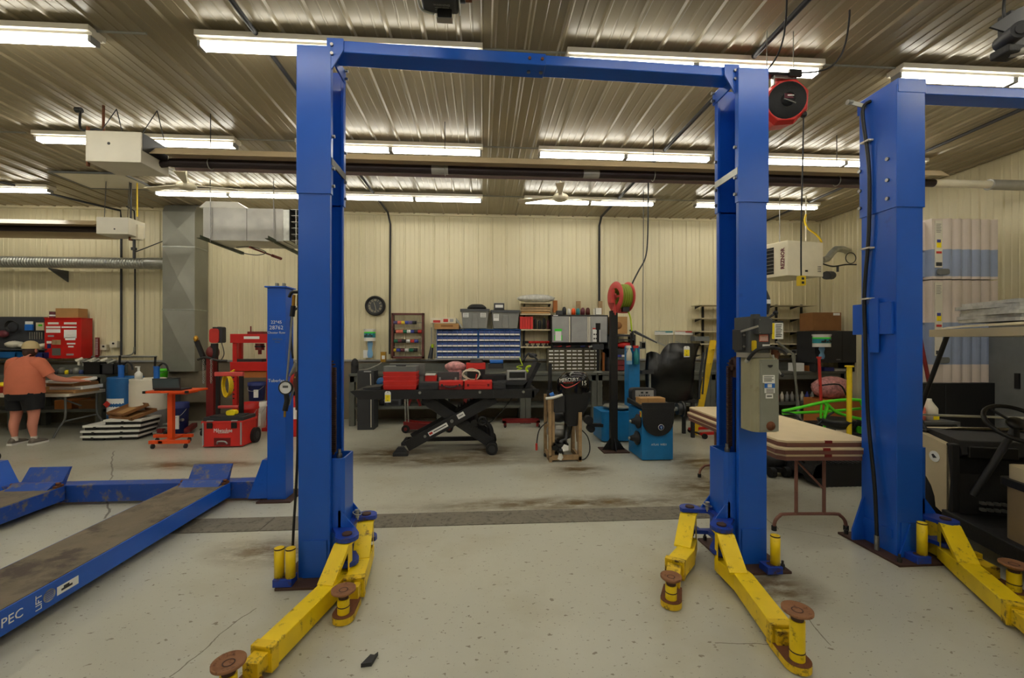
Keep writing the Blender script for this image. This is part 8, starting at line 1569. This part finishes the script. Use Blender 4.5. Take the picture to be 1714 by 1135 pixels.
# lockers along the right wall
t = thing('steel_locker', 'large grey two-door steel locker along the right wall behind the golf cart', 'locker', (7.2, 5.1, 0))
M = MB('grey'); M.box(6.98, 7.5, 4.3, 5.78, .04, 1.95); M.build('locker_body', t, bevel=.004)
for y0, y1 in ((5.07, 5.75), (4.34, 5.05)):
    M = MB('grey'); M.box(6.962, 6.98, y0, y1, .1, 1.92); d = M.build('door', t, bevel=.003)
M = MB('black'); M.box(6.94, 6.962, 5.12, 5.17, 1.0, 1.2); M.build('handle', t); M = MB('black'); M.box(6.94, 6.962, 4.96, 5.01, 1.0, 1.2); M.build('handle', t)
# ================================================================ golf cart (pointing away from the camera)
t = thing('golf_cart', 'beige golf cart with black interior parked at the right edge', 'golf cart', (4.3, 3.2, 0))
B = Matrix(((.957, .29, 0, 3.85), (-.29, .957, 0, 3.6), (0, 0, 1, 0), (0, 0, 0, 1)))   # local x = to its right, y = forward
def cb(m_): return MB(m_).at(base=B)
M = cb('tan_body')
# front cowl: left and right fenders with wheel arch + nose
arch = [(.27*math.cos(a), .24+.27*math.sin(a)) for a in [PI*i/10 for i in range(11)]]   # (y, z) round the wheel centre y=0
side = [(-.40, .2), (-.43, .5), (-.40, .78), (-.1, .82), (.2, .80), (.45, .68), (.55, .5), (.56, .25), (.27, .24)]+arch[1:]
for x0, x1 in ((0, .05), (1.1, 1.15)): M = cb('tan_body'); M.prism(side, x0, x1, 'yz'); M.build('front_fender', t, bevel=.012)
M = cb('tan_body'); v = []
for x in (0.03, .3, .6, .9, 1.12):
    k = .1*(1-((x-.575)/.575)**2); v += [(x, .35+k, .76+k*.3), (x, .5+k, .66+k*.2), (x, .58+k, .5), (x, .6+k, .25), (x, -.1, .84+k*.5)]
M.add(v, [(i*5+j, (i+1)*5+j, (i+1)*5+j+1, i*5+j+1) for i in range(4) for j in range(3)]+[(i*5+4, (i+1)*5+4, (i+1)*5, i*5) for i in range(4)], True); M.build('nose_cowl', t)
M = cb('paper'); M.prism([(.08+.0, .0)]*0 or [(-.26+.045*math.cos(a)*1.3, .655+.045*math.sin(a)) for a in [2*PI*i/16 for i in range(16)]], -.004, 0, 'yz'); M.use('charcoal').prism([(-.29, .65), (-.25, .675), (-.23, .665), (-.25, .64)], -.006, -.004, 'yz'); M.build('round_decal', t)
for x in (.02, 1.02):
    for y in (0, -1.68): M = cb('rubber'); M.lathe([(.1, 0), (.2, .0), (.23, .03), (.23, .11), (.2, .14), (.1, .14)], (x-.02, y, .23), (x+1, y, .23), n=28); M.use('grey_light').cyl((x+.0, y, .23), (x+.1, y, .23), .11, n=18); M.build('wheel', t)
M = cb('black_tex'); M.box(.0, 1.15, -1.4, -.38, .17, .24); M.box(-.03, .05, -1.95, -.38, .14, .26); M.box(1.1, 1.18, -1.95, -.38, .14, .26); M.build('floor_pan', t, bevel=.008)
M = cb('black_tex'); M.box(.0, .06, -.44, -.38, .24, .8); M.box(.06, 1.1, -.42, -.1, .24, .66) if False else None
M.prism([(-.42, .24), (-.3, .4), (-.2, .62), (.05, .78), (-.05, .86), (-.42, .83), (-.46, .72), (-.38, .68), (-.36, .55)], .06, 1.09, 'yz'); M.build('dash_and_firewall', t, bevel=.01)
M = cb('black'); M.box(.1, .42, -.465, -.44, .7, .79); M.build('dash_pocket', t, bevel=.008); M = cb('black'); M.box(.72, 1.02, -.465, -.44, .7, .79); M.build('dash_pocket', t, bevel=.008)
M = cb('galv'); 
for i in range(5):
    for j in range(2): M.box(.16+i*.045, .19+i*.045, -.5, -.47, .3+j*.05, .32+j*.05)
M.build('brake_pedal', t); M = cb('galv'); [M.box(.48+i*.04, .505+i*.04, -.5, -.47, .3+j*.05, .32+j*.05) for i in range(2) for j in range(2)]; M.build('accelerator_pedal', t)
M = cb('charcoal'); M.tube([(.1, -.5, .42), (.2, -.54, .68), (.33, -.56, .98)], .024); M.build('steering_column', t)
M = cb('black'); cc = Vector((.33, -.56, 1.0)); axx = Vector((0, -.62, .78)); M.torus(cc, .18, .016, axx, n=36, m=10); M.lathe([(0, .02), (.05, .02), (.06, 0), (.05, -.02), (0, -.02)], cc, cc+axx, n=16)
for a in (.0, 2.1, 4.2): r_ = axx.normalized().cross(Vector((1, 0, 0))).normalized(); M.bar(cc, cc+Vector((1, 0, 0))*(.175*math.cos(a))+r_*(.175*math.sin(a)), .03, .012)
M.build('steering_wheel', t)
M = cb('tan_dark'); M.rbox(.03, 1.12, -1.5, -.86, .26, .62, .05); M.build('seat_box', t, bevel=.01)
M = cb('black'); M.rbox(.02, 1.13, -1.5, -.82, .62, .67, .05); M.build('seat_base', t); M = cb('wood').use('tan_body'); M.rbox(.05, 1.1, -1.48, -.84, .67, .76, .06); M.build('seat_cushion', t, bevel=.03)
M = cb('tan_body'); M.rbox(.05, 1.1, -1.6, -1.48, .9, 1.25, .04); M.build('seat_back', t, bevel=.03)
M = cb('tan_body'); M.prism([(-2.2, .3), (-1.5, .3), (-1.5, .62), (-1.9, .7), (-2.2, .66)], .0, 1.15, 'yz'); M.build('rear_body', t, bevel=.03)
M = cb('tan_body'); M.rbox(-.03, 1.18, -1.98, -.2, 1.655, 1.715, .06); M.build('roof', t, bevel=.018)
M = cb('tan_body'); v = []
ys = [-.25, -.3, -.5, -1.2, -1.8, -1.9]; zz_ = [1.71, 1.716, 1.725, 1.735, 1.72, 1.71]
for x, k in ((.02, -.0), (.06, .02), (.3, .035), (.85, .035), (1.09, .02), (1.13, 0)):
    for y, z in zip(ys, zz_): v.append((x, y, z+k))
n_ = len(ys); M.add(v, [(i*n_+j, (i+1)*n_+j, (i+1)*n_+j+1, i*n_+j+1) for i in range(5) for j in range(n_-1)], True); M.build('roof_crown', t)
for x in (.06, 1.08):
    M = cb('black_tex'); M.tube([(x, -.3, 1.66), (x, -.1, 1.25), (x, .02, .98), (x, .0, .9), (x, -.08, .82)], .017, n=10, smooth_path=4); M.build('front_strut', t)
    M = cb('black_tex'); M.tube([(x, -1.75, 1.64), (x, -1.65, .9), (x, -1.6, .6)], .017, n=10); M.build('rear_strut', t)
M = cb('galv'); M.cyl((-.03, .02, .96), (1.2, .02, .96), .01, n=8); M.build('windshield_rail', t)
t = thing('bagged_bundle', 'bundle of folded white cloth in clear plastic on the golf cart roof', 'bundle', tuple(B @ Vector((.5, -.9, 1.79))))
for k in range(6):
    M = MB('clearwrap').at((0, 0, 0), base=B @ Matrix.Translation((.28, -.55, 1.765+k*.026)) @ Matrix.Rotation(.1*math.sin(k*2), 4, 'Z')); s_ = .02*math.sin(k*3); M.rbox(-.15+s_, .3+s_, -.3, .28, 0, .025, .06); M.build('folded_layer', t, bevel=.008)
for k in range(4):
    M = MB('clearwrap').at((0, 0, 0), base=B @ Matrix.Translation((.45, -1.1, 1.775+k*.024)) @ Matrix.Rotation(.12*math.sin(k*2+1), 4, 'Z')); M.rbox(-.25, .3, -.25, .25, 0, .023, .06); M.build('folded_layer', t, bevel=.008)
